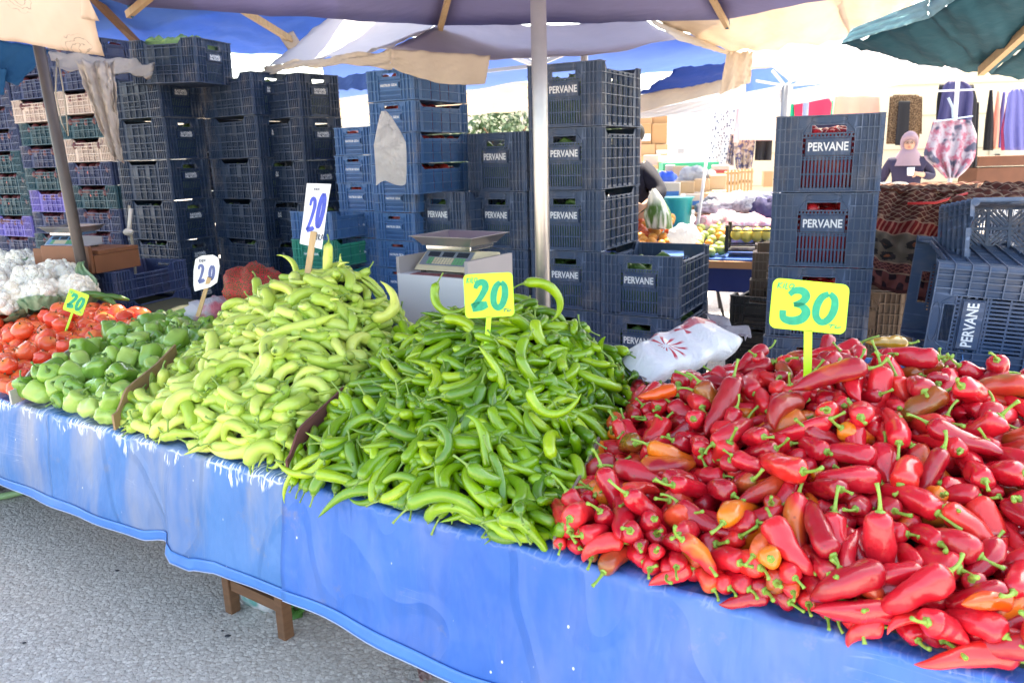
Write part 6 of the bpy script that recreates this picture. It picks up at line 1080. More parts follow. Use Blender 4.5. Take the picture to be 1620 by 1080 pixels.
top = n.math('MULTIPLY', n.ramp(n.math('ADD', sy, n.math('MULTIPLY', sx, .25)), [(.048, 0), (.052, .85)]), n.ramp(n.noise(c, 13, 2), [(.55, 1), (.62, .15)]))
pet = radial(.045, .04, 3, .0, .03, 10)
k = n.mix(n.math('MAXIMUM', n.math('MAXIMUM', ptn, top), pet), base, (.62, .06, .09))
n.bump(n.noise(c, 12, 5, .6, dist=1.), .018, .8); n.cloth(k, .2); n.set('Coat Weight', .6)
def pk(a, b):
    th = b*2*math.pi; x = (a-.5)*Lb*.90; e = 1-abs(2*a-1)**6; hh = .034*e+.003; ww = (.076+.018*a)*(1-.25*abs(2*a-1)**5)
    cy, cz = math.cos(th), math.sin(th); return (x+.008*math.sin(th*3), math.copysign(abs(cy)**.75, cy)*ww+.006*math.sin(a*17+th), math.copysign(abs(cz)**.7, cz)*hh*(1+.12*math.sin(a*9))+.003*math.sin(a*31+th*2))
mb = MB(); mb.grid(pk, 40, 32); mb.build('wrapped_bags', n.m, root, True)
mb = MB(); mb.grid(lambda a, b: (Lb*.425+.045*a+.01*math.sin(b*9), (b-.5)*.17*(1-.2*a)+.0, .012*math.sin(b*14+a*5)+.01), 6, 16); solid(mb.build('loose_end', film('clear_film', (.70, .66, .72), .2, .6), root, True), .0008)
# pink bag behind the stuffing peppers, red net sack behind the light green peppers
def blob(name, c, r, sc, mat, lab, cat, seed=0, n=26, m=18, amp=.16, rz=0):
    mb = MB(); mb.sphere((0, 0, 0), r, n, m, sc, lambda v: 1+amp*wav(v[0]*5+seed, v[1]*5+v[2]*4, seed)+amp*.4*wav(v[0]*14, v[2]*13+v[1]*9, seed+2))
    o = mb.build(name, mat, None, True); o.location = c; o.rotation_euler = (0, 0, rz); return tag(o, lab, cat)
n = NT('pink_white_film', .3); c = n.co(); n.bump(n.noise(c, 18, 5, .6, dist=1.5), .02, .9); n.cloth(n.mix(n.ramp(n.noise(c, 9, 4), [(.47, 0), (.6, 1)]), (.66, .66, .76), (.75, .22, .30)), .4)
blob('plastic_bag', at(346, 492, 2.98), .10, (1.25, .7, .55), n.m, 'thin pink and white plastic bag crumpled behind the stuffing peppers', 'plastic bag', 3)
n = NT('red_net', .6); c = n.co(); net = n.vor(c, 130, 'DISTANCE_TO_EDGE'); n.set('Base Color', n.mix(n.ramp(net, [(.06, 1), (.12, 0)]), n.mix(n.noise(c, 12, 3), (.03, .10, .02), (.12, .03, .02)), (.58, .012, .03))); n.bump(n.noise(c, 20, 4), .02)
blob('net_sack', at(402, 455, 2.95), .115, (1.0, .8, .8), n.m, 'red net sack of greens slumped behind the light green peppers', 'sack', 5)
CUC = flat('cucumber_green', (.05, .14, .02), .45, 0, .4, 40)
for k, (u, v, a) in enumerate(((150, 466, .1), (168, 474, -.35), (175, 470, .3))):
    mb = MB(); mb.tube([(-.11, 0, -.006), (-.06, 0, .0), (0, .004, .004), (.06, .004, .0), (.11, 0, -.008)], [.008, .017, .019, .017, .007], 12); o = mb.build('cucumber', CUC, None, True); o.location = at(u, v, 3.35); o.scale = (.72,)*3; o.rotation_euler = (.1, .12, a-.3)
    tag(o, ['dark green cucumber lying left above the tomatoes', 'dark green cucumber lying lowest of three above the tomatoes', 'dark green cucumber lying rightmost above the tomatoes'][k], 'cucumber', 'cucumbers behind the tomatoes')
# ================================================================== cauliflowers
CUR = NT('cauliflower_curd', .75); c = CUR.co(); CUR.set('Base Color', CUR.mix(CUR.ramp(CUR.vor(c, 60), [(.2, 0), (.7, 1)]), (.86, .84, .78), (.74, .70, .60))); CUR.bump(CUR.vor(c, 170), .004, .8); CUR = CUR.m
LEAF = NT('cauliflower_leaf', .5); c = LEAF.co(); LEAF.set('Base Color', LEAF.mix(LEAF.ramp(LEAF.noise(LEAF.mapping(c, (3, 3, 1)), 12, 4), [(.35, 0), (.65, 1)]), (.10, .22, .12), (.30, .42, .27))); LEAF = LEAF.m
def cauli(seed):
    R = random.Random(seed); mb = MB(); mb.sphere((0, 0, 0), .068, 20, 14, (1, 1, .8))
    N = 64
    for i in range(N):
        z = 1-1.3*(i+.5)/N; a = i*2.39996; s = math.sqrt(max(0, 1-z*z)); big = .062+.010*math.sin(a*1.3+z*6)+.006*math.sin(5*a); r0 = R.uniform(.017, .025)
        mb.sphere((s*math.cos(a)*big, s*math.sin(a)*big, z*big*.85), r0, 12, 8, (1, 1, 1), lambda v: 1+.07*math.sin(v[0]*11+i)*math.sin(v[1]*12+i*2)+.05*math.sin(v[2]*17+i))
    lv = []
    for k in range(7):
        b = MB(); a0 = k*.9+R.uniform(-.2, .2); l = R.uniform(.8, 1.15)
        def f(u, v, a0=a0, l=l, k=k):
            hgt = -.070+.050*v*l; rad = .060+.030*math.sin(v*1.5)+.008*v*v; an = a0+(u-.5)*(.35+1.0*math.sin(min(1, v*1.1)*math.pi*.75)); return ((rad+.006*math.sin(u*19+k)*v)*math.cos(an), (rad+.006*math.sin(u*19+k)*v)*math.sin(an), hgt)
        b.grid(f, 12, 10); lv.append(b)
    return mesh('curd', mb.V, mb.F, True), [mesh('leaf', b.V, b.F, True) for b in lv]
CF = [cauli(s) for s in (1, 2, 3)]
for me, lv in CF:
    me.materials.append(CUR); [l.materials.append(LEAF) for l in lv]
CPOS = [(52, 447, 3.55, 1.15, 'big white cauliflower left of the tomato sign, second row'), (92, 436, 3.75, 1.1, 'white cauliflower directly left of the dark steel pole'), (18, 432, 3.85, .95, 'white cauliflower at the left edge in the back row'), (34, 416, 4.05, 1.0, 'white cauliflower at the top of the back row'), (62, 425, 4.0, .9, 'white cauliflower between the back row leaves'),
        (12, 475, 3.35, 1.1, 'white cauliflower at the left edge above the tomatoes'), (66, 468, 3.38, 1.05, 'white cauliflower just left of the small yellow sign'), (121, 459, 3.45, 1.0, 'white cauliflower peeping above the small yellow sign'), (108, 440, 3.68, 1.0, 'white cauliflower beside the upright green leaf'), (-8, 450, 3.7, 1.1, 'white cauliflower cut off by the left edge of the view'), (2, 415, 4.1, .9, 'small white cauliflower cut off at the upper left of its pile')]
for k, (u, v, d, s, lab) in enumerate(CPOS):
    me, lv = CF[k % 3]; o = link('cauliflower', me, loc=at(u, v, d), rot=(.35*math.sin(k*2.3), -.3+.2*math.cos(k), k*1.7), scale=(s,)*3); tag(o, lab, 'cauliflower', 'cauliflowers piled behind the tomatoes')
    for l in lv: link('leaf', l, parent=o)
# crate-like shelf under the cauliflowers
p = at(30, 500, 3.6); mb = MB(); mb.box(-1.0, .62, -.12, .75, .0, p.z-.03); o = mb.build('side_table', flat('dark_cover', (.05, .055, .035), .9), None); o.location = (p.x, p.y, 0); o.rotation_euler = (0, 0, YAW); tag(o, 'dark covered side table under the cauliflowers', 'table')
# leaf standing beside the pole
mb = MB(); mb.grid(lambda a, b: ((a-.5)*.10*(1.1-b*.9)+.01*math.sin(b*6), .015*math.cos((a-.5)*5)+.008*math.sin(a*14), .11*b), 10, 10); o = solid(mb.build('cabbage_leaf', LEAF, None, True), .001); o.location = at(138, 462, 3.5)+Vector((0, 0, .05)); o.location.z -= .02; tag(o, 'single blue green leaf sticking up right of the cauliflowers', 'leaf')
# ================================================================== things under the table
p = atz(405, 985, 0)
n = NT('green_sack_print', .4); c = n.co(); k = n.mix(n.ramp(n.noise(c, 7, 3), [(.50, 0), (.53, 1)]), (.02, .20, .12), (.62, .62, .66)); k = n.mix(n.ramp(n.noise(c, 5, 2, out=0), [(.62, 0), (.66, 1)]), k, (.12, .32, .30)); n.bump(n.noise(c, 14, 4, dist=1), .02); n.set('Base Color', k)
blob('shopping_bag', p+Vector((.0, .10, .062)), .085, (1.35, .7, .85), n.m, 'torn green and white plastic sack of greens under the trestle', 'plastic bag', 9, amp=.12, rz=-.5)
LG_ = flat('dark_leaf', (.06, .17, .03), .5, 0, .5, 30)
def leaves(name, c, n_, spread, size, lab, seed, mat):
    R = random.Random(seed); mb = MB()
    for i in range(n_):
        o = Vector((R.uniform(-1, 1)*spread[0], R.uniform(-1, 1)*spread[1], R.uniform(0, 1)*spread[2])); a = R.uniform(0, 6.3); t = R.uniform(-.5, .7); s = size*R.uniform(.6, 1.2)
        M = Matrix.Translation(o) @ Matrix.Rotation(a, 4, 'Z') @ Matrix.Rotation(t, 4, 'Y')
        mb.grid(lambda u, v: M @ Vector((v*s, (u-.5)*s*.5*math.sin(math.pi*min(.97, v*.9+.06)), .12*s*math.sin(v*3)+.05*s*math.cos((u-.5)*6))), 4, 5)
    o = mb.build(name, mat, None, True); o.location = c; return tag(o, lab, 'greens')
leaves('green_leaves', p+Vector((.02, .12, .13)), 26, (.13, .05, .02), .06, 'dark green salad leaves on top of the sack under the trestle', 3, LG_)
q = atz(470, 975, 0); leaves('green_leaves', q+Vector((0, .05, .01)), 16, (.04, .04, .03), .06, 'dark green leaf bunch on the asphalt right of the trestle leg', 4, LG_)
q = atz(28, 790, 0)
mb = MB(); LK = flat('leek_green', (.28, .42, .20), .5, 0, .3, 20)
mb.tube([(-.16, 0, .018), (-.05, .01, .02), (.06, .03, .03), (.14, .05, .03)], [.013, .015, .013, .009], 9)
for k in range(5): mb.grid(lambda u, v, k=k: (.02+.15*v, .03+.05*v*(k-2)/2+(u-.5)*.02*(1-.5*v), .022+.01*math.sin(v*3+k)), 3, 8)
o = solid(mb.build('leek', LK, None, True), .001); o.location = q; o.rotation_euler = (0, 0, .2); tag(o, 'pale green leek with torn leaves lying on the asphalt by the cloth', 'leek')
q = atz(688, 1058, 0); n = NT('pink_tissue', .8); c = n.co(); n.bump(n.noise(c, 24, 5), .03, 1); n.cloth(n.mix(n.noise(c, 9), (.42, .24, .22), (.62, .42, .38)), .3)
mb = MB(); mb.grid(lambda a, b: ((a-.5)*.13*(1-.4*b), (b-.5)*.10, .012+.016*abs(wav(a*13, b*11, 2))), 24, 20); o = mb.build('paper_tissue', n.m, None, True); o.location = q; o.rotation_euler = (0, 0, .5); tag(o, 'crumpled pinkish paper tissue lying on the asphalt', 'tissue')
for k, (u, v, s) in enumerate(((360, 1005, .006), (352, 997, .003), (38, 1016, .004), (185, 902, .005), (1, 1, 0))):
    if not s: continue
    q = atz(u, v, .002); mb = MB(); mb.sphere((0, 0, 0), s, 8, 5, (1.7, 1, .5), lambda v: 1+.3*wav(v[0]*4, v[1]*6, k)); o = mb.build('pebble', flat('tar_black', (.02, .02, .03), .6), None, True); o.location = q; tag(o, ['black crumb on the asphalt left of the trestle', 'tiny black crumb beside the larger black crumb', 'small dark crumb at the lower left of the asphalt', 'thin dark crumb in the middle of the asphalt'][k], 'crumb', 'crumbs on the asphalt')
# ================================================================== umbrellas and awnings
LAV = cloth('lavender_canvas', (.27, .26, .46), .26, .12, 3, stain=.2); MAUVE = cloth('mauve_canvas', (.46, .42, .50), .2, .1, 3, stain=.3)
BLUEC = cloth('blue_canvas', (.075, .20, .55), .36, .18, 3, stain=.3); DBLUE = cloth('deep_blue_canvas', (.02, .07, .36), .22, .15, 3, stain=.3)
CREAMC = cloth('cream_canvas', (.70, .60, .50), .35, .12, 3, stain=.35); WHITEC = cloth('white_canvas', (.80, .78, .80), .42, .05, 3)
TEALC = cloth('teal_canvas', (.018, .088, .130), .14, .25, 2.5, stain=.4); SKYC = cloth('pale_blue_canvas', (.35, .58, .68), .4, .15, 4, stain=.5); LBLUE = cloth('light_blue_canvas', (.16, .30, .66), .35, .15, 3)
ROPE = flat('rope', (.35, .30, .24), .9)
def sheet(mb, P, n=18, m=14, sag=.05, wr=.012, seed=0, esag=(0, 0, 0, 0)):
    A, B, C_, D_ = [Vector(p) for p in P]       # A(0,0) B(1,0) C(1,1) D(0,1)
    nn = (B-A).cross(D_-A).normalized()
    def f(a, b):
        p = (A*(1-a)+B*a)*(1-b)+(D_*(1-a)+C_*a)*b
        z = sag*4*a*(1-a)*4*b*(1-b)+4*a*(1-a)*(esag[0]*(1-b)+esag[1]*b)+4*b*(1-b)*(esag[2]*(1-a)+esag[3]*a)
        return p-Vector((0, 0, z))+nn*wr*wav(a*9+seed, b*7, seed)
    return mb.grid(f, n, m)
def awning(name, parts, mat, lab, cat='awning', grp=None, th=.0018, root=None):
    if root is None: root = tag(empty(name, Vector(parts[0]['P'][0])), lab, cat, grp)
    for p in parts:
        mb = MB(); inv = root.matrix_basis.inverted(); P = [inv @ Vector(q) for q in p['P']]
        sheet(mb, P, p.get('n', 18), p.get('m', 14), p.get('sag', .05), p.get('wr', .012), p.get('seed', 0), p.get('es', (0, 0, 0, 0)))
        solid(mb.build(p.get('name', 'canvas'), p.get('mat', mat), root, True), th, 0)
    return root
def octa(c, r, z, ph=0.): return [Vector((c[0]+r*math.cos(ph+k*math.pi/4), c[1]+r*math.sin(ph+k*math.pi/4), z)) for k in range(8)]
def umbrella(base, corners, apex, mat, lab, polemat, pr=.024, ribmat=None, pull=.10, sag=.05, hub=.55, ribr=.016, wr=.008):
    root = tag(empty('market_umbrella', base), lab, 'umbrella', 'market umbrellas over the stalls'); off = Vector(base); ap = Vector(apex)-off
    cs = [Vector(c)-off for c in corners]; n = len(cs); mb = MB()
    for i in range(n):
        a_, b_ = cs[i], cs[(i+1) % n]
        def f(a, b, a_=a_, b_=b_, i=i):
            e = a_*(1-a)+b_*a; s = 4*a*(1-a); e = e+(Vector((ap.x, ap.y, e.z))-e)*pull*s
            p = ap+(e-ap)*b; return p-Vector((0, 0, s*sag*b*(1.4-b)))+Vector((0, 0, wr*wav(a*11+i, b*4, i)*s))
        mb.grid(f, 16, 14)
    solid(mb.build('canopy', mat, root, True), .0018, 0)
    mb = MB(); mb.tube([(0, 0, 0), (0, 0, ap.z-.03)], pr, 16); mb.build('pole', polemat, root, True)
    mb = MB(); mb.tube([(0, 0, ap.z-.12), (0, 0, ap.z-.02)], pr*2, 12); mb.tube([(0, 0, ap.z-hub-.05), (0, 0, ap.z-hub)], pr*1.7, 12); mb.build('hub', DSTEEL, root)
    for c in cs:
        mb = MB(); e = ap+(c-ap)*1.01-Vector((0, 0, .028)); mb.bar(ap-Vector((0, 0, .05)), e, ribr*1.5, ribr*1.9); rb = mb.build('rib', ribmat or pale_wood, root)
        mb = MB(); mb.bar(Vector((0, 0, ap.z-hub)), ap+(c-ap)*.5-Vector((0, 0, .045)), ribr*.9, ribr*1.2); mb.build('strut', ribmat or pale_wood, rb)
        mb = MB(); mb.tube([c+Vector((0, 0, -.045+.0)), c+Vector((.012, .01, -.02)), c+Vector((0, -.01, .004))], .010, 6); mb.build('tie', flat('blue_rope', (.03, .12, .20), .8), rb)
    return root
K1, K2, K3 = atz(205, 10, 2.1), atz(695, 41, 2.1), atz(1150, 31, 2.1)
cc = Vector((.104, 2.41, 0)); an = [math.atan2(k.y-cc.y, k.x-cc.x) for k in (K3, K2, K1)]
oth = [cc+Vector((r*math.cos(a), r*math.sin(a), 2.1)) for r, a in ((2.1, R_(187)), (1.75, R_(228)), (1.45, R_(270)), (1.7, R_(313)), (2., R_(359)))]
oth[-1] = cc+Vector((2.3*math.cos(R_(20)), 2.3*math.sin(R_(20)), 2.12))
umbrella((.104, 2.41, 0), [oth[-1], K3, K2, K1]+[oth[0], oth[1], oth[2], oth[3]], (.104, 2.41, 2.72), LAV, 'large lavender market umbrella on the steel pole among the green peppers', STEEL, .0235, pale_wood, .06, .05)
# left dark pole and the patterned cream flap
pl = at(130, 420, 3.65); pt = at(60, 66, 3.50)
root = tag(empty('umbrella_pole', (pl.x, pl.y, 0)), 'dark leaning steel pole behind the cauliflowers holding the patterned cream cloth', 'pole')
mb = MB(); d = (pt-pl)/(pt.z-pl.z); b0 = pl-d*pl.z; mb.tube([b0-Vector((pl.x, pl.y, 0)), b0+d*2.6-Vector((pl.x, pl.y, 0))], .025, 16); mb.build('tube', DSTEEL, root, True); root.location = (pl.x, pl.y, 0)
n = NT('patterned_cloth', .9, 0, .2); c = n.co(); base = n.mix(n.noise(c, 4, 4), (.66, .50, .40), (.78, .63, .52))
vv = n.vor(n.mapping(c, (5.2, 5.2, 5.2)), 1, 'F1', 0, .7); ring = n.math('MULTIPLY', n.ramp(n.math('SINE', n.math('MULTIPLY', n.math('ADD', vv, n.math('MULTIPLY', n.noise(c, 22, 3), .35)), 62)), [(.75, 0), (.95, .5)]), n.ramp(vv, [(.30, 1), (.36, 0)]))
k = n.mix(ring, base, (.16, .14, .13)); k = n.mix(n.ramp(n.vor(c, 2.1, 'F1'), [(.03, .55), (.12, 0)]), k, (.40, .18, .06)); pat = n.cloth(k, .22)
awning('patterned_cloth', [dict(P=[at(-90, -60, 3.0), at(128, -45, 3.0), at(164, 90, 3.22), at(-90, 48, 3.15)], sag=.0, wr=.012), dict(P=[at(128, -30, 3.0), at(150, 20, 3.08), at(157, 34, 3.12), at(128, 30, 3.1)], sag=0, wr=.004, n=6, m=6)], pat, 'cream cloth printed with faint ornaments hanging at the upper left corner', 'cloth')
# big blue canopy at the left with two wooden ribs
b4 = awning('blue_canopy', [dict(P=[at(-260, -260, 3.5), at(560, -120, 4.6), at(600, 70, 6.4), at(120, 112, 6.0)], sag=.10, wr=.05, n=30, m=20), dict(P=[at(-320, -220, 3.5), at(-230, -240, 3.5), at(125, 112, 6.0), at(-330, 110, 5.9)], sag=.08, wr=.03),
    dict(P=[at(545, 0, 5.6), at(610, 20, 5.6), at(520, 92, 6.1), at(455, 104, 6.2)], sag=.0, wr=.05, n=16, m=10)], BLUEC, 'big blue canopy over the deep crates on the left', 'umbrella', 'market umbrellas over the stalls')
for (a, b, dd) in (((150, 0), (233, 84), (4.9, 5.5)), ((398, 25), (462, 64), (5.3, 5.6))):
    mb = MB(); q0, q1 = at(*a, dd[0]), at(*b, dd[1]); inv = b4.matrix_basis.inverted(); q0 = q0+(q0-q1)*.3; mb.bar(inv @ q0, inv @ q1, .040); mb.build('rib', wood if a[0] < 200 else pale_wood, b4)
    mb = MB(); sheet(mb, [inv @ (q1+Vector((x, -.02, z))) for x, z in ((-.09, .03), (.02, .06), (.08, -.05), (-.03, -.07))], 6, 6, 0, .01); solid(mb.build('patch', CREAMC, b4, True), .002)
# beige drape and dark blue flap
awning('beige_drape', [dict(P=[at(70, 78, 4.0), at(245, 100, 4.5), at(240, 122, 4.5), at(95, 108, 4.0)], sag=.03, wr=.03, n=26, m=8), dict(P=[at(118, 95, 4.02), at(172, 100, 4.05), at(194, 258, 4.1), at(172, 240, 4.08)], sag=0, wr=.05, n=14, m=22, es=(0, 0, 0, 0), name='hanging_end'),
    dict(P=[at(150, 96, 4.05), at(180, 98, 4.1), at(188, 225, 4.12), at(176, 230, 4.1)], sag=0, wr=.05, n=10, m=20, seed=3, name='hanging_end')], cloth('beige_cloth', (.55, .47, .42), .2, .15, 5, stain=.3), 'beige cloth draped from the blue canopy with a long hanging end', 'cloth')
awning('blue_flap', [dict(P=[at(-60, 50, 3.9), at(78, 80, 3.9), at(28, 134, 3.85), at(-70, 110, 3.8)], sag=.02, wr=.015), dict(P=[at(-60, 100, 3.8), at(10, 108, 3.82), at(6, 150, 3.82), at(-60, 150, 3.8)], sag=0, wr=.01)], cloth('navy_flap', (.012, .07, .17), .15, .15), 'dark blue cloth flap hanging at the left edge below the patterned cloth', 'cloth')
mb = MB(); mb.tube([at(90, 92, 4.0), at(88, 150, 4.0), at(98, 195, 4.0), at(108, 215, 4.0), at(103, 160, 4.0), at(92, 95, 4.0)], .004, 5); o = mb.build('rope_loop', ROPE, None, True); tag(o, 'thin pale rope loop hanging in front of the cream crates', 'rope')
mb = MB(); mb.tube([at(205, 325, 4.15), at(206, 365, 4.15), at(212, 400, 4.18), at(218, 480, 4.2)], .007, 6); kn = mb.build('tie_rope', ROPE, None, True); tag(kn, 'dark rope with a white knot hanging left of the deep crates', 'rope')
mb = MB(); mb.sphere(at(203, 367, 4.14), .022, 10, 8, (1.3, 1, .9)); mb.tube([at(204, 366, 4.14), at(207, 330, 4.15)], .010, 6); mb.build('knot', flat('white_knot', (.6, .55, .5), .8), kn, True)
# umbrella behind: mauve outer slope, left slope whitened to look sunlit, cream valance
cl, cf, cr = at(425, 106, 4.7), at(618, 78, 3.62), at(1070, 62, 4.2); tl, tr = at(745, 14, 4.6), at(985, 14, 4.7)
rt = awning('market_umbrella', [dict(P=[cf, cr, tr, tl], sag=.02, wr=.010, n=30, m=16, es=(.07, .10, 0, 0)), dict(P=[cl, cf, tl, at(560, -6, 5.2)], sag=.06, wr=.02, mat=WHITEC, name='panel_painted_sunlit'),
    dict(P=[at(420, 104, 4.7), cf+Vector((-.0, -.004, 0)), at(618, 108, 3.63), at(414, 119, 4.68)], sag=0, wr=.022, n=30, m=8, mat=CREAMC, name='valance', es=(0, -.03, 0, 0)),
    dict(P=[cf+Vector((0, -.004, 0)), at(776, 88, 3.76), at(768, 132, 3.74), at(618, 106, 3.62)], sag=0, wr=.012, n=26, m=10, mat=CREAMC, name='valance', es=(0, .035, 0, 0))], MAUVE, 'mauve market umbrella with cream valance hanging over the blue crate stack', 'umbrella', 'market umbrellas over the stalls')
hb_ = at(848, 104, 5.2); inv = rt.matrix_basis.inverted()
mb = MB(); mb.tube([inv @ Vector((hb_.x, hb_.y, 0)), inv @ (hb_+Vector((0, 0, .35)))], .022, 10); mb.build('pole', STEEL, rt, True)
for (u, v, d) in ((775, 76, 4.3), (815, 72, 5.8), (905, 76, 5.8), (930, 70, 4.6), (700, 120, 6.0)):
    mb = MB(); mb.bar(inv @ hb_, inv @ at(u, v, d), .018, .024); mb.build('rib', ALU, rt)
awning('blue_canopy', [dict(P=[at(500, 60, 6.0), at(1160, 60, 6.0), at(1150, 106, 8.2), at(520, 158, 8.2)], sag=.05, wr=.03, n=30), dict(P=[at(520, 125, 6.2), at(600, 112, 6.2), at(590, 142, 6.3), at(525, 142, 6.3)], sag=0, wr=.02)], LBLUE, 'light blue canopy behind the tall stacks in the middle', 'umbrella', 'market umbrellas over the stalls')
awning('cream_canopy', [dict(P=[at(500, 140, 9.), at(850, 132, 9.), at(850, 176, 10.), at(500, 190, 10.)], sag=.03, wr=.03, n=30)], CREAMC, 'far cream canopy seen low between the blue stack and the steel pole', 'umbrella', 'market umbrellas over the stalls')
awning('blue_canopy', [dict(P=[at(1005, 152, 6.6), at(1075, 108, 6.0), at(1160, 100, 6.0), at(1148, 128, 6.8)], sag=.03, wr=.02), dict(P=[at(1005, 152, 6.55), at(1150, 122, 6.7), at(1150, 144, 6.7), at(1005, 180, 6.55)], sag=0, wr=.012, mat=CREAMC, name='valance')], DBLUE, 'deep blue canopy with cream valance right of the steel pole stack', 'umbrella', 'market umbrellas over the stalls')
cp = awning('cream_canopy', [dict(P=[at(1010, 20, 4.7), at(1320, -60, 4.3), at(1350, 62, 5.6), at(1158, 84, 5.5)], sag=.06, wr=.03, n=24), dict(P=[at(1068, 62, 4.25), at(1010, 20, 4.7), at(1158, 84, 5.5), at(1150, 86, 5.5)], sag=0, wr=.01),
    dict(P=[at(1150, 82, 5.5), at(1191, 82, 5.5), at(1188, 130, 5.5), at(1138, 150, 5.48)], sag=0, wr=.02, name='hanging_flap'), dict(P=[at(1300, -40, 4.5), at(1480, -60, 4.3), at(1440, 15, 4.9), at(1345, 60, 5.5)], sag=.03, wr=.02)], CREAMC, 'sunlit cream canopy between the lavender and the teal umbrella with a hanging flap', 'umbrella', 'market umbrellas over the stalls')
wc = awning('white_canopy', [dict(P=[at(1180, 70, 6.2), at(1360, 60, 6.6), at(1535, 98, 7.4), at(1250, 130, 7.0)], sag=.03, wr=.02, es=(0, 0, 0, 0)), dict(P=[at(1005, 176, 6.7), at(1255, 136, 7.0), at(1255, 164, 7.0), at(1005, 188, 6.7)], sag=0, wr=.02, n=26, name='valance'),
    dict(P=[at(1255, 134, 7.0), at(1300, 100, 7.0), at(1545, 100, 7.6), at(1530, 112, 7.6)], sag=.0, wr=.01, name='valance'), dict(P=[at(1255, 142, 7.0), at(1440, 112, 7.5), at(1500, 120, 7.6), at(1255, 166, 7.0)], sag=.02, wr=.02, n=26, name='valance')], WHITEC, 'white canopy over the clothes stall behind the 30 sign', 'umbrella', 'market umbrellas over the stalls')
inv = wc.matrix_basis.inverted(); hh = at(1242, 136, 6.95); mb = MB(); mb.tube([inv @ Vector((hh.x, hh.y, 0)), inv @ hh], .030, 12); mb.build('pole', flat('grey_pole', (.30, .31, .34), .4, .4), wc, True)
for (u, v) in ((1196, 128), (1222, 112), (1280, 108), (1340, 128), (1170, 150)):
    mb = MB(); mb.bar(inv @ hh, inv @ at(u, v, 6.9), .022); mb.build('rib', ALU, wc)
awning('blue_canopy', [dict(P=[at(1180, 112, 7.6), at(1460, 88, 7.8), at(1480, 118, 8.6), at(1180, 166, 8.4)], sag=.02, wr=.02)], LBLUE, 'light blue canopy seen behind the white canopy of the clothes stall', 'umbrella', 'market umbrellas over the stalls')
tb = at(1760, 160, 3.2)
tq = awning('market_umbrella', [dict(P=[at(1330, 71, 3.75), at(1470, 24, 3.2), at(1570, 118, 4.0), at(1440, 94, 4.0)], sag=.03, wr=.02, es=(0, 0, 0, 0)), dict(P=[at(1468, 26, 3.2), at(1580, -60, 2.7), at(1760, -60, 2.7), at(1568, 119, 4.0)], sag=.02, wr=.02, n=24), dict(P=[at(1568, 119, 4.0), at(1760, -60, 2.7), at(1800, 60, 3.0), at(1720, 135, 4.0)], sag=.03, wr=.02),
    dict(P=[at(1330, 70, 3.74), at(1348, 46, 3.6), at(1470, -2, 3.15), at(1468, 30, 3.18)], sag=0, wr=.012, mat=SKYC, name='valance'), dict(P=[at(1468, 30, 3.18), at(1470, -20, 3.15), at(1600, -80, 2.7), at(1580, -48, 2.7)], sag=0, wr=.012, mat=SKYC, name='valance')], TEALC, 'dark teal market umbrella at the upper right with a wooden rib', 'umbrella', 'market umbrellas over the stalls')
inv = tq.matrix_basis.inverted(); mb = MB(); mb.bar(inv @ at(1552, 113, 3.86), inv @ at(1720, -40, 2.75), .030, .045); mb.build('rib', pale_wood, tq)
hc = Vector((.50, 5.05, 0)); 
umbrella((hc.x, hc.y, 0), octa(hc, 1.45, 3.0), (hc.x, hc.y, 3.45), MAUVE, 'unseen higher mauve umbrella added to shade the mauve umbrella below it', STEEL)  # umbrella added above the view to keep the mauve front slope shaded
awning('added_shade_awning', [dict(P=[Vector((-5.2, 2.9, 3.15)), Vector((-1.2, 3.0, 3.05)), Vector((-1.0, 6.0, 3.1)), Vector((-5.0, 6.4, 3.2))], sag=.12, wr=.03)], BLUEC, 'blue awning added above the view to shade the left crates and tomatoes')  # unseen awning added to cast shade on the left crates and tomatoes
# added umbrella out of view on the left, there to shade the aisle
umbrella((-3.6, 3.2, 0), octa((-3.6, 3.2), 1.6, 2.75), (-3.6, 3.2, 3.25), CREAMC, 'unseen cream market umbrella added left of the view to shade the aisle', DSTEEL)
# ================================================================== carpet
n = NT('carpet_wool', .95, 0, .1); a = n.attr('a'); b = n.attr('b'); S_ = lambda f, k, ph=0.: n.math('SINE', n.math('ADD', n.math('MULTIPLY', f, k), ph))
ab = n.math('ADD', n.math('MULTIPLY', a, .75), b); am = n.math('SUBTRACT', n.math('MULTIPLY', a, .75), b)
lat = n.math('MAXIMUM', n.ramp(n.math('ABSOLUTE', S_(ab, 62)), [(.10, 1), (.25, 0)]), n.ramp(n.math('ABSOLUTE', S_(am, 62)), [(.10, 1), (.25, 0)]))
dots = n.ramp(n.math('MULTIPLY', S_(a, 46), S_(b, 62)), [(.55, 0), (.75, 1)])
field = n.mix(lat, n.mix(dots, (.075, .022, .018), (.20, .10, .07)), (.24, .16, .12))
teeth = n.ramp(S_(n.math('ADD', a, n.math('MULTIPLY', b, .3)), 150), [(.2, 0), (.6, 1)])
band1 = n.mix(teeth, (.13, .014, .014), (.27, .10, .075))
vz = n.new('ShaderNodeCombineXYZ'); n.put(vz.inputs[0], n.math('MULTIPLY', a, 6.)); n.put(vz.inputs[1], n.math('MULTIPLY', b, 8.))
mot = n.vor(vz.outputs[0], 1.0, 'F1', 0, .35); star = n.math('ADD', mot, n.math('MULTIPLY', n.noise(vz.outputs[0], 7, 1), .25))
mid = n.mix(n.ramp(star, [(.30, 1), (.34, 0)]), n.mix(n.ramp(star, [(.50, 1), (.54, 0)]), (.115, .085, .065), (.028, .022, .022)), (.23, .075, .035))
tri = n.math('MULTIPLY', n.math('ABSOLUTE', S_(ab, 90)), n.math('ABSOLUTE', S_(am, 90)))
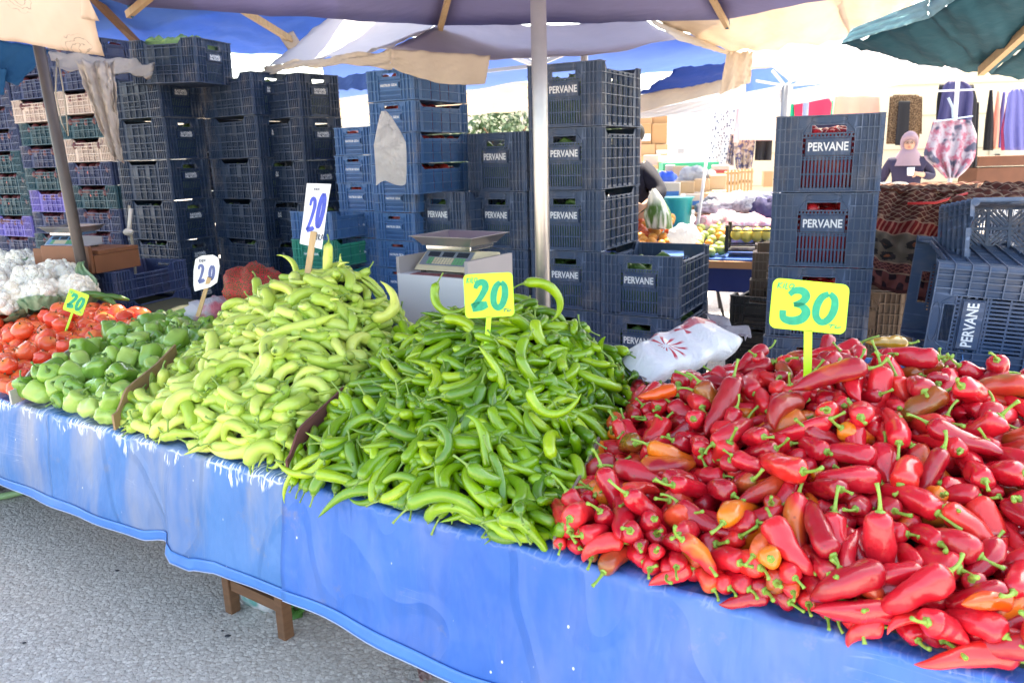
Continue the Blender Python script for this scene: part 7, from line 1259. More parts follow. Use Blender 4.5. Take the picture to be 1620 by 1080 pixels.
band2 = n.mix(n.ramp(tri, [(.35, 0), (.5, 1)]), (.17, .06, .05), (.06, .02, .02))
leafm = n.mix(n.ramp(n.math('MULTIPLY', S_(a, 56), S_(b, 24, .4)), [(.1, 0), (.25, 1)]), (.14, .045, .04), (.028, .014, .018))
def step(x): return n.ramp(b, [(x-.004, 0), (x+.004, 1)])
k = n.mix(step(.30), field, band1); k = n.mix(step(.43), k, mid); k = n.mix(step(.72), k, band2); k = n.mix(step(.82), k, leafm); k = n.mix(step(.97), k, (.06, .02, .02))
for x in (.30, .43, .72, .82): k = n.mix(n.math('MULTIPLY', n.math('COMPARE', b, x, .006), 1), k, (.25, .15, .11))
n.set('Base Color', k); n.bump(n.noise(n.co(), 160, 2), .004); CARP = n.m
def carpet(patches, lab):
    root = tag(empty('carpet', patches[0][0][0]), lab, 'carpet'); inv = root.matrix_basis.inverted()
    for P, b0, b1, a0, a1, wr in patches:
        mb = MB(); P = [inv @ p for p in P]; sheet(mb, P, 50, 40, 0, wr, 1.3)
        A = [a0+(a1-a0)*i/50 for j in range(41) for i in range(51)]; B = [b0+(b1-b0)*j/40 for j in range(41) for i in range(51)]
        o = link('fabric', mesh('fabric', mb.V, mb.F, True, {'a': A, 'b': B}), CARP, root); solid(o, .006, 0)
    return root
carpet([([at(1372, 302, 3.30), at(1545, 305, 3.22), at(1515, 490, 3.10), at(1360, 446, 3.25)], 0, 1, 0, .75, .035), ([at(1500, 318, 3.0), at(1560, 292, 3.4), at(1720, 292, 3.3), at(1700, 340, 2.9)], 0, .3, .6, 1.3, .02), ([at(1388, 302, 3.30), at(1385, 296, 4.0), at(1560, 292, 4.0), at(1530, 305, 3.22)], 0, .3, 0, .7, .02)], 'dark red patterned carpet draped over the crates at the right')
mb = MB(); mb.tube([at(1436, 322, 3.15), at(1480, 321, 3.12), at(1530, 306, 3.14)], .006, 6); tag(mb.build('red_strap', flat('red_strap', (.50, .02, .02), .6), None, True), 'thin red strap lying across the top of the carpet', 'strap')
blob('wrapped_bundle', at(1412, 299, 4.2), .10, (1.3, .7, .38), WBAG, 'white plastic wrapped bundle lying on the board behind the carpet', 'bundle', 2, rz=-.3)
p0, p1 = at(1385, 304, 4.3), at(1640, 296, 4.6); mb = MB(); mb.bar(p0, p1, .35, .02); o = mb.build('counter_board', flat('counter', (.36, .27, .16), .7), None); tag(o, 'pale wooden counter board behind the carpet', 'board')
# ================================================================== fruit stand across the aisle
fs = at(1100, 404, 5.3); YF = -.42
root = tag(empty('fruit_table', (fs.x, fs.y, 0), YF), 'fruit table with blue board front and wooden edge across the back aisle', 'table'); zf = fs.z-.02
mb = MB(); mb.box(-1.2, .95, 0, 1.0, zf-.03, zf); mb.build('table_top', flat('royal_blue_board', (.015, .10, .42), .4, 0, .15), root)
mb = MB(); mb.box(-1.2, .95, -.03, -.002, zf-.06, zf-.012); mb.build('edge_board', flat('tan_wood', (.42, .22, .11), .7), root)
mb = MB(); mb.box(-1.2, .95, -.01, .008, zf-.225, zf-.062); mb.build('front_board', flat('navy_board', (.008, .025, .16), .35, 0, .15), root)
for x in (-1.1, .85):
    for y in (.08, .9): mb = MB(); mb.box(x-.03, x+.03, y-.03, y+.03, 0, zf-.031); mb.build('leg', wood, root)
R = random.Random(11); FLAB = {}
FR = {'orange': flat('quince_orange', (.72, .30, .05), .45, 0, .3, 9), 'red': flat('pomegranate_red', (.60, .10, .03), .4, 0, .3, 9), 'green': flat('pear_green', (.36, .42, .12), .45, 0, .25, 9), 'lime': flat('apple_green', (.22, .42, .06), .45, 0, .2, 9)}
def pile_fruit(u0, u1, v0, v1, cols, d0, d1, r, N, nm, lab, grp):
    pos = []
    for k in range(N*6):
        if len(pos) >= N: break
        u = R.uniform(u0, u1); f = R.random(); v = v1+(v0-v1)*f; d = d0+(d1-d0)*f; p = at(u, v, d)
        if all((p-q).length > r*1.55 for q in pos): pos.append(p)
    for i, p in enumerate(pos):
        cname = R.choice(cols); mb = MB(); mb.sphere((0, 0, 0), r*R.uniform(.9, 1.1), 14, 10, (1, 1, .92), lambda v: 1+.05*math.sin(v[0]*3+i)); o = mb.build(nm, FR[cname], None, True); o.location = p
        side = 'left side' if p.x < at((u0+u1)/2, v0, (d0+d1)/2).x else 'right side'; fr = 'front' if p.z < (at(u0, v0, d1).z+at(u0, v1, d0).z)/2 else 'back'
        FLAB.setdefault(f"{ {'orange': 'orange yellow', 'red': 'reddish', 'green': 'pale green', 'lime': 'fresh green'}[cname]} {lab}, {side}, {fr}", []).append(o)
        tag(o, f"{ {'orange': 'orange yellow', 'red': 'reddish', 'green': 'pale green', 'lime': 'fresh green'}[cname]} {lab}, {side}, {fr}", 'fruit', grp)
pile_fruit(1008, 1062, 344, 388, ['orange', 'orange', 'orange', 'red'], 5.35, 5.8, .037, 30, 'quince', 'quince behind the open crate', 'orange fruit on the fruit table')
pile_fruit(1004, 1022, 352, 372, ['lime'], 5.7, 5.8, .038, 3, 'apple', 'apple at the left end of the fruit table', 'green apples on the fruit table')
pile_fruit(1100, 1150, 358, 400, ['green', 'green', 'green', 'orange'], 5.32, 5.8, .036, 26, 'pear', 'pear left of the black crate', 'pale green fruit on the fruit table')
tell_apart(FLAB)
bb = blob('plastic_bag', at(1083, 372, 5.3), .105, (1.05, .7, .75), WBAG, 'knotted white plastic bag of greens lying on the fruit table', 'plastic bag', 6)
p = at(1148, 400, 5.28); M = Matrix.Translation((p.x+.17, p.y+.0, p.z)) @ Matrix.Rotation(-.35, 4, 'Z')
BK = flat('black_crate', (.012, .012, .014), .45)
root = tag(empty('fruit_crate', M.translation, -.35), 'low black crate of yellow fruit standing on the fruit table', 'crate'); mb = MB(); w_, l_, h_ = .16, .28, .155
for (x, y) in ((-w_, 0), (w_, 0), (-w_, l_), (w_, l_)): mb.box(x-.012, x+.012, y-.012, y+.012, 0, h_+.03)
for z in (.01, .06, .15):
    for y in (-.010, l_+.006): mb.box(-w_+.013, w_-.013, y, y+.004, z-.005, z+.005)
    for x in (-w_-.010, w_+.006): mb.box(x, x+.004, .013, l_-.013, z-.005, z+.005)
mb.box(-w_+.01, w_-.01, .01, l_-.01, .001, .008); mb.build('crate_frame', BK, root)
YF_ = flat('yellow_pear', (.80, .62, .12), .45, 0, .2, 9); k_ = 0
for x in (-.10, -.035, .035, .10):
    for y in (.06, .14, .22):
        k_ += 1; mb = MB(); mb.sphere((0, 0, 0), .04, 12, 9, (1, 1, 1), lambda v: 1+.35*max(0, v[2])**3); o = mb.build('yellow_pear', YF_, None, True); o.matrix_world = M @ Matrix.Translation((x, y, .09+.03*R.random())) @ Matrix.Rotation(R.uniform(-.8, .8), 4, 'X')
        tag(o, f"yellow pear in the black crate, {['first', 'second', 'third', 'fourth'][(k_-1)//3]} from the left, {['front', 'middle', 'back'][(k_-1) % 3]}", 'fruit', 'yellow pears in the black crate')
# ================================================================== vehicles behind
VW = flat('van_white', (.80, .80, .80), .35, 0, .02); VC = flat('truck_cream', (.78, .66, .46), .5, 0, .04); TY = flat('tyre', (.02, .02, .02), .8); GL = flat('dark_glass', (.03, .035, .04), .1)
def vehicle(loc, yaw, L, H, Wd, body, lab, name, lines, cat):
    root = tag(empty(name, loc, yaw), lab, cat); mb = MB(); mb.box(-L/2, L/2, 0, Wd, .45, H); bevel(mb.build('body', body, root), .06, 3)
    mb = MB()
    for z in lines: mb.box(-L/2+.08, L/2-.08, -.012, .001, z-.006, z+.006)
    if lines: mb.build('side_moulding', flat('moulding', (.50, .42, .30), .6), root)
    for x in (-L*.33, L*.33):
        mb = MB(); mb.tube([(x, -.02, .36), (x, .22, .36)], .36, 24); wl = mb.build('wheel', TY, root); mb = MB(); mb.tube([(x, -.03, .36), (x, .0, .36)], .2, 20); mb.build('rim', STEEL, wl)
    return root
pv = at(1135, 280, 11.5); vr = vehicle((pv.x-.2, pv.y, 0), -.12, 2.3, 2.35, 1.8, VW, 'plain white van parked behind the boxes', 'van', (), 'van')
mb = MB(); q = vr.matrix_basis.inverted() @ at(1077, 239, 11.45); mb.box(q.x-.045, q.x+.045, -.012, .0, q.z-.035, q.z+.035); mb.build('handle_plate', flat('grey_plate', (.4, .4, .42), .5), vr)
pt_ = at(1430, 280, 10.6); tr_ = vehicle((pt_.x+.5, pt_.y, 0), -.12, 5.4, 2.75, 2.0, VC, 'cream panelled truck body behind the hanging clothes', 'truck', (.9, 1.35, 1.8, 2.2, 2.5), 'truck')
mb = MB(); q = tr_.matrix_basis.inverted() @ at(1573, 251, 10.5); mb.box(q.x-.10, q.x+.10, -.03, .0, q.z-.12, q.z+.12); bevel(mb.build('hatch', flat('hatch_cream', (.62, .55, .40), .5), tr_), .01); mb = MB(); mb.box(q.x-.03, q.x+.03, -.05, -.031, q.z-.06, q.z+.06); mb.build('latch', TY, tr_)
# ================================================================== boxes
CB = [flat('carton_%d' % i, c, .85, 0, .12, 6) for i, c in enumerate(((.50, .27, .12), (.58, .34, .17), (.64, .44, .26), (.75, .62, .50)))]
CB_RED = flat('carton_red', (.62, .10, .08), .7); CB_WHITE = flat('carton_white', (.75, .72, .68), .7); CB_BLUE = flat('carton_blue', (.06, .22, .55), .6); CB_GREEN = flat('carton_green', (.05, .35, .18), .6)
def carton(u0, u1, v0, v1, d, dep, mat, lab, yaw=-.25, grp='cartons in the market behind', band=None, name='cardboard_box'):
    A, B = at(u0, v1, d), at(u1, v1, d); w = (B-A).length; h = (at(u0, v0, d)-A).length; root = tag(empty(name, ((A+B)/2), yaw), lab, 'box', grp)
    mb = MB(); mb.box(-w/2, w/2, 0, dep, 0, h); bevel(mb.build('carton', mat, root), .006)
    mb = MB(); mb.box(-w/2+.0, w/2, dep*.45, dep*.55, h+.0005, h+.003); mb.build('tape', flat('tape', (.55, .40, .25), .4), root)
    if band is not None: mb = MB(); mb.box(-w/2+.01, w/2-.01, -.004, -.0007, h*.15, h*.5); mb.build('printed_band', band, root)
    return root
for k, (u0, u1, v0, v1, m, bd) in enumerate(((1006, 1032, 186, 196, 1, None), (1033, 1056, 184, 196, 0, None), (1006, 1030, 197, 228, 0, CB_WHITE), (1031, 1055, 197, 228, 0, None), (1006, 1036, 229, 246, 1, None), (1037, 1056, 229, 246, 1, CB_WHITE), (1006, 1040, 247, 268, 1, None))):
    carton(u0, u1, v0, v1, 10.2, .4, CB[m], ['small brown carton at the top left', 'small brown carton at the top right', 'square brown carton with pale label, left', 'plain square brown carton, right', 'low brown carton in the third row, left', 'low brown carton with white label in the third row', 'lowest brown carton'][k]+' of the tall carton wall behind', -.1, band=bd)
BX = [(1018, 1042, 246, 262, 8.6, 3, None, 'pale carton heaped above the mans shoulder'), (1040, 1056, 256, 268, 8.4, 2, None, 'small tan carton beside the pale carton pile'), (1052, 1066, 262, 284, 8.0, 3, None, 'white and tan carton with half round hand hole'), (1064, 1087, 264, 286, 7.8, 2, None, 'square tan carton in the middle of the box pile'),
      (1042, 1062, 272, 290, 8.0, 3, CB_RED, 'pale carton with a red band above the blue bag'), (1126, 1153, 262, 276, 7.6, 3, CB_RED, 'white carton with a red edge below the dotted cloth'), (1068, 1098, 288, 306, 7.0, 2, None, 'tan fruit carton in the row, first from the left'), (1098, 1122, 284, 304, 7.0, 2, None, 'tan fruit carton in the row, second from the left'), (1122, 1148, 278, 302, 7.0, 2, None, 'tan fruit carton in the row, third from the left'),
      (1084, 1112, 308, 328, 6.8, 3, CB_BLUE, 'fruit carton with a blue print on the folding table'), (1112, 1126, 306, 326, 6.8, 2, None, 'narrow tan carton on the folding table'), (1126, 1148, 302, 322, 6.9, 3, CB_GREEN, 'pale carton with green print beside the narrow carton'), (1208, 1222, 272, 296, 8.0, 1, None, 'brown carton left of the slate blue stack'), (1040, 1075, 290, 316, 6.9, 3, CB_BLUE, 'pale carton with blue rings beside the turquoise bin')]
for u0, u1, v0, v1, d, m, bd, lab in BX: carton(u0, u1, v0, v1, d, .3, CB[m], lab, band=bd)
for k, (u0, u1, v0, v1) in enumerate(((1148, 1169, 270, 316), (1170, 1190, 268, 312))):
    A = at(u0, v1, 7.2); B = at(u1, v1, 7.2); w = (B-A).length; h = (at(u0, v0, 7.2)-A).length; root = tag(empty('wooden_crate', (A+B)/2, -.2), ('upended slatted wooden crate, left one of the pair', 'upended slatted wooden crate, right one of the pair')[k], 'crate', 'upended wooden crates')
    mb = MB()
    for q in range(4): mb.box(-w/2+q*w/4+.004, -w/2+(q+1)*w/4-.006, 0, .012, 0, h)
    for z in (.02, h/2, h-.04): mb.box(-w/2, w/2, .0125, .3, z, z+.02)
    mb.build('slats', flat('raw_wood', (.58, .36, .18), .8, 0, .15), root)
def table_legs(u0, u1, v, d, lab, top):
    A, B = at(u0, v, d), at(u1, v, d); w = (B-A).length; root = tag(empty('folding_table', ((A+B)/2).xy.to_3d(), -.25), lab, 'table'); mb = MB(); mb.box(-w/2, w/2, 0, .6, A.z-.02, A.z-.002); mb.build('table_top', top, root)
    for sx in (-1, 1):
        mb = MB(); mb.bar((sx*w*.42, .03, 0), (sx*w*.42-sx*w*.35, .03, A.z-.021), .022); mb.build('leg', DSTEEL, root); mb = MB(); mb.bar((sx*w*.42-sx*w*.35, .08, 0), (sx*w*.42, .08, A.z-.021), .022); mb.build('leg', DSTEEL, root)
    return root
table_legs(1072, 1150, 329, 6.8, 'folding table with crossed legs under the fruit cartons', flat('tan_wood', (.42, .22, .11), .7)); table_legs(1030, 1095, 288, 8.0, 'table carrying the rear carton pile', flat('tan_wood', (.42, .22, .11), .7)); table_legs(1100, 1225, 340, 6.2, 'low table heaped with folded clothes', flat('tan_wood', (.42, .22, .11), .7))
p = at(1070, 346, 6.4); mb = MB(); mb.tube([(0, 0, 0), (0, 0, .02), (0, 0, .38), (0, 0, .40), (0, 0, .401)], [.10, .105, .13, .145, .14], 20); o = mb.build('bin', flat('turquoise_plastic', (.02, .42, .36), .4), None, True); o.location = (p.x, p.y, p.z-.22); tag(o, 'turquoise plastic bin right of the man', 'bin')
mb = MB(); mb.box(-.14, .14, -.1, .1, -.0, -.0+.01); 
blob('blue_bag', at(1054, 284, 7.6), .10, (1.2, .8, .8), flat('blue_film', (.05, .16, .75), .4), 'blue plastic bag lying on the cartons', 'plastic bag', 4)
for k, (u, v, r) in enumerate(((1098, 278, .13), (1112, 282, .12), (1085, 290, .1))): blob('white_bag', at(u, v, 7.3), r, (1.2, .8, .7), WBAG, ['white plastic bags heaped on the cartons, left', 'white plastic bags heaped on the cartons, right', 'white plastic bag at the front of the cartons'][k], 'plastic bag', k)
mb = MB(); mb.box(-.35, .25, 0, .3, 0, .14); o = mb.build('green_crate', flat('green_plastic_box', (.03, .42, .22), .5), None); o.location = at(1100, 278, 8.2); tag(o, 'green plastic box in front of the white van', 'box')
# ================================================================== garments
def pattern(name, a, b, sc, c3=None, t=.5, w=.05):
    n = NT(name, .9, 0, .1); c = n.co(); f = n.ramp(n.noise(c, sc, 3, .6), [(t-w, 0), (t+w, 1)]); k = n.mix(f, a, b)
    if c3: k = n.mix(n.ramp(n.noise(n.mapping(c, (1, 1, 1), (0, 0, 0), (5, 3, 2)), sc*.6, 2), [(.55, 0), (.62, 1)]), k, c3)
    return n.cloth(k, .15)
def dots(name, a, b, sc):
    n = NT(name, .9, 0, .1); n.cloth(n.mix(n.ramp(n.vor(n.co(), sc, 'F1', 0, .6), [(.28, 1), (.34, 0)]), a, b), .2); return n.m
def garment(name, rows, d0, mat, lab, extra=(), grp='clothes hanging at the back stall', folds=5, amp=.025, cat='garment', fold_seed=0):
    d = d0+.9 if d0 > 7 else d0; p0 = at((rows[0][1]+rows[0][2])/2, rows[0][0], d); root = tag(empty(name, p0), lab, cat, grp); 
    for j, rw in enumerate((rows,)+tuple(extra)):
        mb = MB(); vs = [r[0] for r in rw]
        def f(a, b):
            v = vs[0]+(vs[-1]-vs[0])*b; u = np.interp(v, vs, [r[1] for r in rw])*(1-a)+np.interp(v, vs, [r[2] for r in rw])*a
            return at(float(u), v, d+(j*.03)+amp*math.sin(a*folds*6.28+fold_seed+b)*(.25+b))-p0
        mb.grid(f, 24, 16); solid(mb.build('fabric' if j == 0 else 'sleeve', mat if not isinstance(mat, (list, tuple)) else mat[min(j, len(mat)-1)], root, True), .006, 0)
    return root
garment('dotted_cloth', [(162, 1134, 1172), (200, 1126, 1164), (265, 1118, 1152)], 8.8, dots('dotted_print', (.80, .80, .80), (.02, .03, .08), 26), 'long white cloth with black dots hanging beside the thin pole', folds=2)
garment('pink_top', [(158, 1172, 1222), (172, 1168, 1228), (222, 1168, 1226)], 8.4, flat('pale_pink', (.80, .52, .52), .9, 0, .05), 'plain pale pink top hanging right of the dotted cloth', extra=([(160, 1166, 1176), (226, 1160, 1169)],), folds=1, amp=.012)
garment('patterned_trousers', [(212, 1160, 1196), (262, 1164, 1190), (268, 1166, 1188)], 8.6, pattern('beige_print', (.52, .40, .30), (.10, .10, .20), 22, (.65, .55, .5)), 'beige and navy patterned trousers hanging below the pink top', extra=([(212, 1156, 1164), (262, 1148, 1160)],), folds=3)
garment('black_skirt', [(218, 1196, 1222), (254, 1194, 1220)], 8.5, flat('black_cloth', (.012, .010, .012), .9), 'short black skirt hanging left of the slate blue crate stack', folds=2)
garment('red_shirt', [(156, 1262, 1312), (164, 1256, 1316), (196, 1258, 1312)], 8.3, [flat('red_cloth', (.72, .03, .08), .85), flat('emerald_cloth', (.0, .42, .20), .85)], 'red shirt with green sleeves hanging above the slate blue crate', extra=([(162, 1252, 1262), (184, 1250, 1258)], [(160, 1300, 1318), (182, 1306, 1316)]), folds=2, amp=.01)
garment('coral_cloth', [(152, 1322, 1391), (200, 1316, 1392)], 8.5, flat('coral_cloth', (.85, .38, .26), .85, 0, .08), 'coral orange cloth hanging right of the red shirt', folds=2, amp=.02)
LEO = pattern('speckled_brown', (.10, .055, .03), (.30, .19, .11), 70, None, .52, .04); BLKC = flat('black_cloth', (.012, .010, .012), .9)
garment('cardigan', [(150, 1414, 1452), (156, 1410, 1458), (222, 1404, 1454), (228, 1404, 1450)], 8.2, LEO, 'speckled brown cardigan over a black top on a hanger', extra=([(153, 1408, 1416), (228, 1402, 1412)], [(153, 1450, 1459), (212, 1450, 1458)]), folds=2, amp=.012)
garment('black_shirt', [(160, 1422, 1440), (230, 1416, 1436)], 8.15, BLKC, 'plain black top worn under the speckled cardigan', folds=1, amp=.005)
NAVY = flat('navy_cloth', (.045, .04, .12), .9, 0, .1)
garment('navy_vest', [(129, 1500, 1524), (136, 1492, 1536), (150, 1490, 1540), (205, 1480, 1536)], 8.0, NAVY, 'sleeveless navy vest hanging behind the floral skirt', folds=3, amp=.03)
garment('black_vest', [(134, 1486, 1540), (160, 1482, 1546), (264, 1478, 1540)], 8.15, BLKC, 'long black vest hanging behind the navy vest', extra=([(162, 1538, 1549), (265, 1530, 1545)],), folds=2, amp=.02)
FLO = pattern('floral_print', (.46, .40, .45), (.42, .13, .19), 13, (.10, .10, .15), .52, .08)
sk = garment('floral_skirt', [(190, 1477, 1536), (214, 1470, 1545), (244, 1461, 1543), (252, 1464, 1541), (268, 1482, 1530), (282, 1496, 1514)], 6.9, FLO, 'pink and grey floral skirt clipped on a hanger in front of the vests', folds=4, amp=.03)
inv = sk.matrix_basis.inverted(); mb = MB(); mb.bar(inv @ at(1478, 193, 6.88), inv @ at(1538, 184, 6.88), .025, .012); mb.tube([inv @ at(1508, 187, 6.88), inv @ at(1507, 170, 6.88), inv @ at(1500, 155, 6.88)], .011, 6); mb.build('hanger', flat('grey_hanger', (.35, .42, .52), .5), sk)
for k, (u, m, lab, w) in enumerate(((1560, BLKC, 'black garment seen edge on', 16), (1572, flat('coral_cloth', (.85, .38, .26), .85, 0, .08), 'coral garment seen edge on', 13), (1581, flat('violet_cloth', (.12, .10, .28), .85), 'violet garment seen edge on', 9))):
    garment('hanging_dress', [(141+k*2, u+6, u+10), (190, u-1, u-1+w*.8), (238-k*2, u-5, u-5+w)], 8.3+k*.03, m, lab+' in the row at the right', folds=1)
garment('blue_tunic', [(141, 1602, 1622), (150, 1594, 1636), (205, 1588, 1650), (238, 1590, 1652)], 8.0, flat('periwinkle_cloth', (.15, .14, .36), .85, 0, .1), 'long blue violet tunic at the right edge of the view', folds=4)
garment('crimson_tunic', [(146, 1596, 1606), (205, 1584, 1594), (238, 1584, 1600)], 8.1, flat('crimson_cloth', (.45, .04, .12), .85, 0, .1), 'crimson tunic half hidden by the blue violet tunic', folds=2)
def pole(p0, p1, r, mat, name, lab):
    o = Vector(p0); mb = MB(); mb.tube([Vector((0, 0, 0)), Vector(p1)-o], r, 10); x = mb.build(name, mat, None, True); x.location = o; return tag(x, lab, 'pole')
b = at(1505, 300, 7.6); pole((b.x, b.y, 0), at(1516, 122, 7.6), .022, STEEL, 'clothes_pole', 'rusty steel clothes pole in front of the vests')
b = at(1092, 352, 5.6); pole((b.x-.03, b.y, 0), at(1128, 170, 5.8), .012, flat('white_pole', (.55, .55, .60), .5), 'thin_pole', 'thin pale pole leaning behind the fruit table')
b = at(1273, 180, 8.0); pole((b.x, b.y, 0), at(1276, 150, 8.0), .03, flat('white_pole', (.55, .55, .60), .5), 'stall_pole', 'pale pole in front of the red shirt')
p0, p1 = at(1140, 158, 8.9), at(1640, 138, 8.6); mb = MB(); mb.tube([p0, p1], .012, 6); tag(mb.build('clothes_rail', flat('white_pole', (.55, .55, .60), .5), None), 'long rail carrying the hanging clothes', 'rail')
# folded clothes heap
CL = [pattern('grey_lace', (.38, .36, .42), (.62, .60, .64), 40), pattern('pink_print', (.66, .55, .58), (.62, .28, .36), 26), flat('navy_cloth', (.045, .04, .12), .9, 0, .1), pattern('white_grey', (.70, .68, .72), (.45, .42, .48), 20)]
for k, (u, v, d, r, sc, m, lab) in enumerate(((1160, 325, 6.4, .22, (1.3, .9, .5), 0, 'heap of grey lace clothes at the top of the clothes table'), (1150, 362, 5.9, .20, (1.3, .9, .65), 1, 'heap of pink printed clothes behind the pears'), (1200, 318, 6.6, .22, (1.2, .9, .35), 3, 'pale folded clothes behind the lace heap'), (1212, 342, 6.0, .14, (1, .8, 1.0), 2, 'dark navy cloth hanging beside the pink clothes'), (1195, 360, 5.9, .15, (1.1, .8, .6), 1, 'small heap of pink clothes right of the larger one'), (1132, 328, 6.3, .12, (1.3, .8, .5), 3, 'white clothes bundle on the left end of the clothes table'))):
    blob('clothes_heap', at(u, v, d), r, sc, CL[m], lab, 'clothes', k*3, amp=.22)
# small shop shelf at the right edge
q = at(1605, 262, 9.4); mb = MB(); mb.box(-.45, .6, 0, .4, -.25, -.02); mb.box(-.45, .6, 0, .4, .0, .12); o = mb.build('shelf', flat('dark_brown_shelf', (.14, .05, .025), .7, 0, .3), None); o.location = q; tag(o, 'brown shelf below the blue violet tunic', 'shelf')
# ================================================================== people
SKIN = flat('skin', (.55, .30, .20), .55, 0, .06)
def skinned(name, joints, edges, mat, parent=None, sub=2):
    """joints: (x, y, z, r)"""
    me = bpy.data.meshes.new(name); me.from_pydata([j[:3] for j in joints], edges, []); o = link(name, me, mat, parent); m = o.modifiers.new('skin', 'SKIN'); me.skin_vertices[0].data[0].use_root = True
    for i, j in enumerate(joints): rr = j[3] if hasattr(j[3], '__len__') else (j[3], j[3]); me.skin_vertices[0].data[i].radius = rr
    s = o.modifiers.new('sub', 'SUBSURF'); s.levels = sub; s.render_levels = sub; m.use_smooth_shade = True; return o
# woman: local frame, x to her left as seen (image right), y away, z up
wp = at(1432, 300, 8.5); wo = tag(empty('person', (wp.x, wp.y, 0), -.45), 'woman in navy top and pale pink headscarf standing behind the clothes counter holding a cup', 'person')
FING = []
def hand(J, E, wrist, palm, dirv, side, n0):
    """palm and five fingers chained to joint n0"""
    i = len(J); J.append((*palm, .017)); E.append((n0, i)); dv = Vector(dirv).normalized(); sv = Vector(side).normalized()
    for k, (o, l) in enumerate(((-.026, .055), (-.009, .068), (.009, .072), (.026, .062))):
        b = Vector(palm)+sv*o+dv*.03; j = len(J); J.append((*b, .0085)); E.append((i, j)); c = b+dv*l*.5; J.append((*c, .008)); E.append((j, j+1)); d = c+dv*l*.35+Vector((0, .012, -.012)); J.append((*d, .0065)); E.append((j+1, j+2))
    b = Vector(palm)-sv*.030+dv*.004; j = len(J); J.append((*b, .0095)); E.append((i, j)); c = b-sv*.014+dv*.028; J.append((*c, .008)); E.append((j, j+1))
J = [(0, 0, .86, (.135, .10)), (0, 0, 1.02, (.115, .09)), (0, .0, 1.18, (.14, .095)), (0, .01, 1.27, (.09, .07)), (0, 0, 1.33, .045), (0, -.01, 1.41, (.068, .08)), (0, -.01, 1.48, (.06, .07)),
     (-.16, .0, 1.24, .05), (-.25, .02, 1.03, .040), (-.31, -.10, .92, .028), (.16, 0, 1.24, .05), (.25, .0, 1.06, .040), (.13, -.16, 1.10, .027), (-.08, 0, .80, .085), (-.09, -.01, .45, .06), (-.09, .02, .08, .04), (-.09, -.12, .03, .035), (.08, 0, .80, .085), (.09, -.01, .45, .06), (.09, .02, .08, .04), (.09, -.12, .03, .035)]
E = [(0, 1), (1, 2), (2, 3), (3, 4), (4, 5), (5, 6), (2, 7), (7, 8), (8, 9), (2, 10), (10, 11), (11, 12), (0, 13), (13, 14), (14, 15), (15, 16), (0, 17), (17, 18), (18, 19), (19, 20)]
hand(J, E, None, (-.33, -.15, .89), (-.1, -.8, -.4), (1, 0, 0), 9); hand(J, E, None, (.08, -.21, 1.11), (-.8, -.3, .2), (0, 0, 1), 12)
skinned('body', J, E, SKIN, wo)
NV = flat('navy_top', (.030, .022, .055), .85)
Jc = [(0, 0, .78, (.17, .13)), (0, 0, .95, (.145, .115)), (0, .0, 1.17, (.165, .12)), (0, .01, 1.27, (.11, .085)), (-.17, .0, 1.23, .066), (-.255, .02, 1.03, .055), (-.305, -.09, .93, .044), (.17, 0, 1.23, .066), (.255, .0, 1.06, .055), (.15, -.14, 1.095, .042)]
skinned('top', Jc, [(0, 1), (1, 2), (2, 3), (2, 4), (4, 5), (5, 6), (2, 7), (7, 8), (8, 9)], NV, wo)
mb = MB()
mb.grid(lambda a, b: ((.17+.06*b)*math.cos(a*6.2832), (.13+.05*b)*math.sin(a*6.2832), .84-.76*b), 28, 8); mb.build('skirt', NV, wo, True)
mb = MB()
def scarf(a, b):
    th = a*6.2832; 
    if b < .55: k = b/.55; ph = .05+k*2.2; r = .100; x, y, z = r*.92*math.sin(ph)*math.sin(th), r*1.12*math.sin(ph)*math.cos(th)+.012, 1.435+r*1.25*math.cos(ph)
    else: k = (b-.55)/.45; w_ = .078+.10*k**.8; x, y, z = w_*math.sin(th), (.085+.035*k)*math.cos(th)+.0, 1.36-.17*k
    front = max(0, -math.cos(th)); op = math.exp(-((z-1.425)/.055)**2)*max(0, front-.55)*2.2
    return (x, y+op*.085, z)
mb.grid(scarf, 40, 34); mb.build('headscarf', cloth('pink_scarf', (.40, .27, .30), .1, .1, 12), wo, True)
mb = MB()
for sx in (-1, 1): mb.sphere((sx*.026, -.083, 1.435), .007, 8, 6)
mb.build('eyes', flat('dark_eye', (.02, .01, .01), .2), wo, True)
mb = MB(); mb.tube([(0, -.080, 1.44), (0, -.100, 1.415), (0, -.086, 1.408)], [.006, .011, .006], 8); mb.build('nose', SKIN, wo, True)
mb = MB(); mb.tube([(-.022, -.081, 1.388), (0, -.088, 1.385), (.022, -.081, 1.388)], [.002, .006, .002], 8); mb.build('mouth', flat('lips', (.42, .12, .10), .5), wo, True)
mb = MB()
for sx in (-1, 1): mb.tube([(sx*.028+.019*math.cos(t), -.094, 1.435+.015*math.sin(t)) for t in np.linspace(0, 6.283, 14)], .0018, 4)
mb.build('glasses', TY, wo)
mb = MB(); mb.tube([(0, 0, 0), (0, 0, .085)], [.030, .038], 14); o = mb.build('cup', WHT, None, True); o.matrix_world = wo.matrix_basis @ Matrix.Translation((.03, -.24, 1.09)); tag(o, 'small white cup held by the woman in the pink headscarf', 'cup')
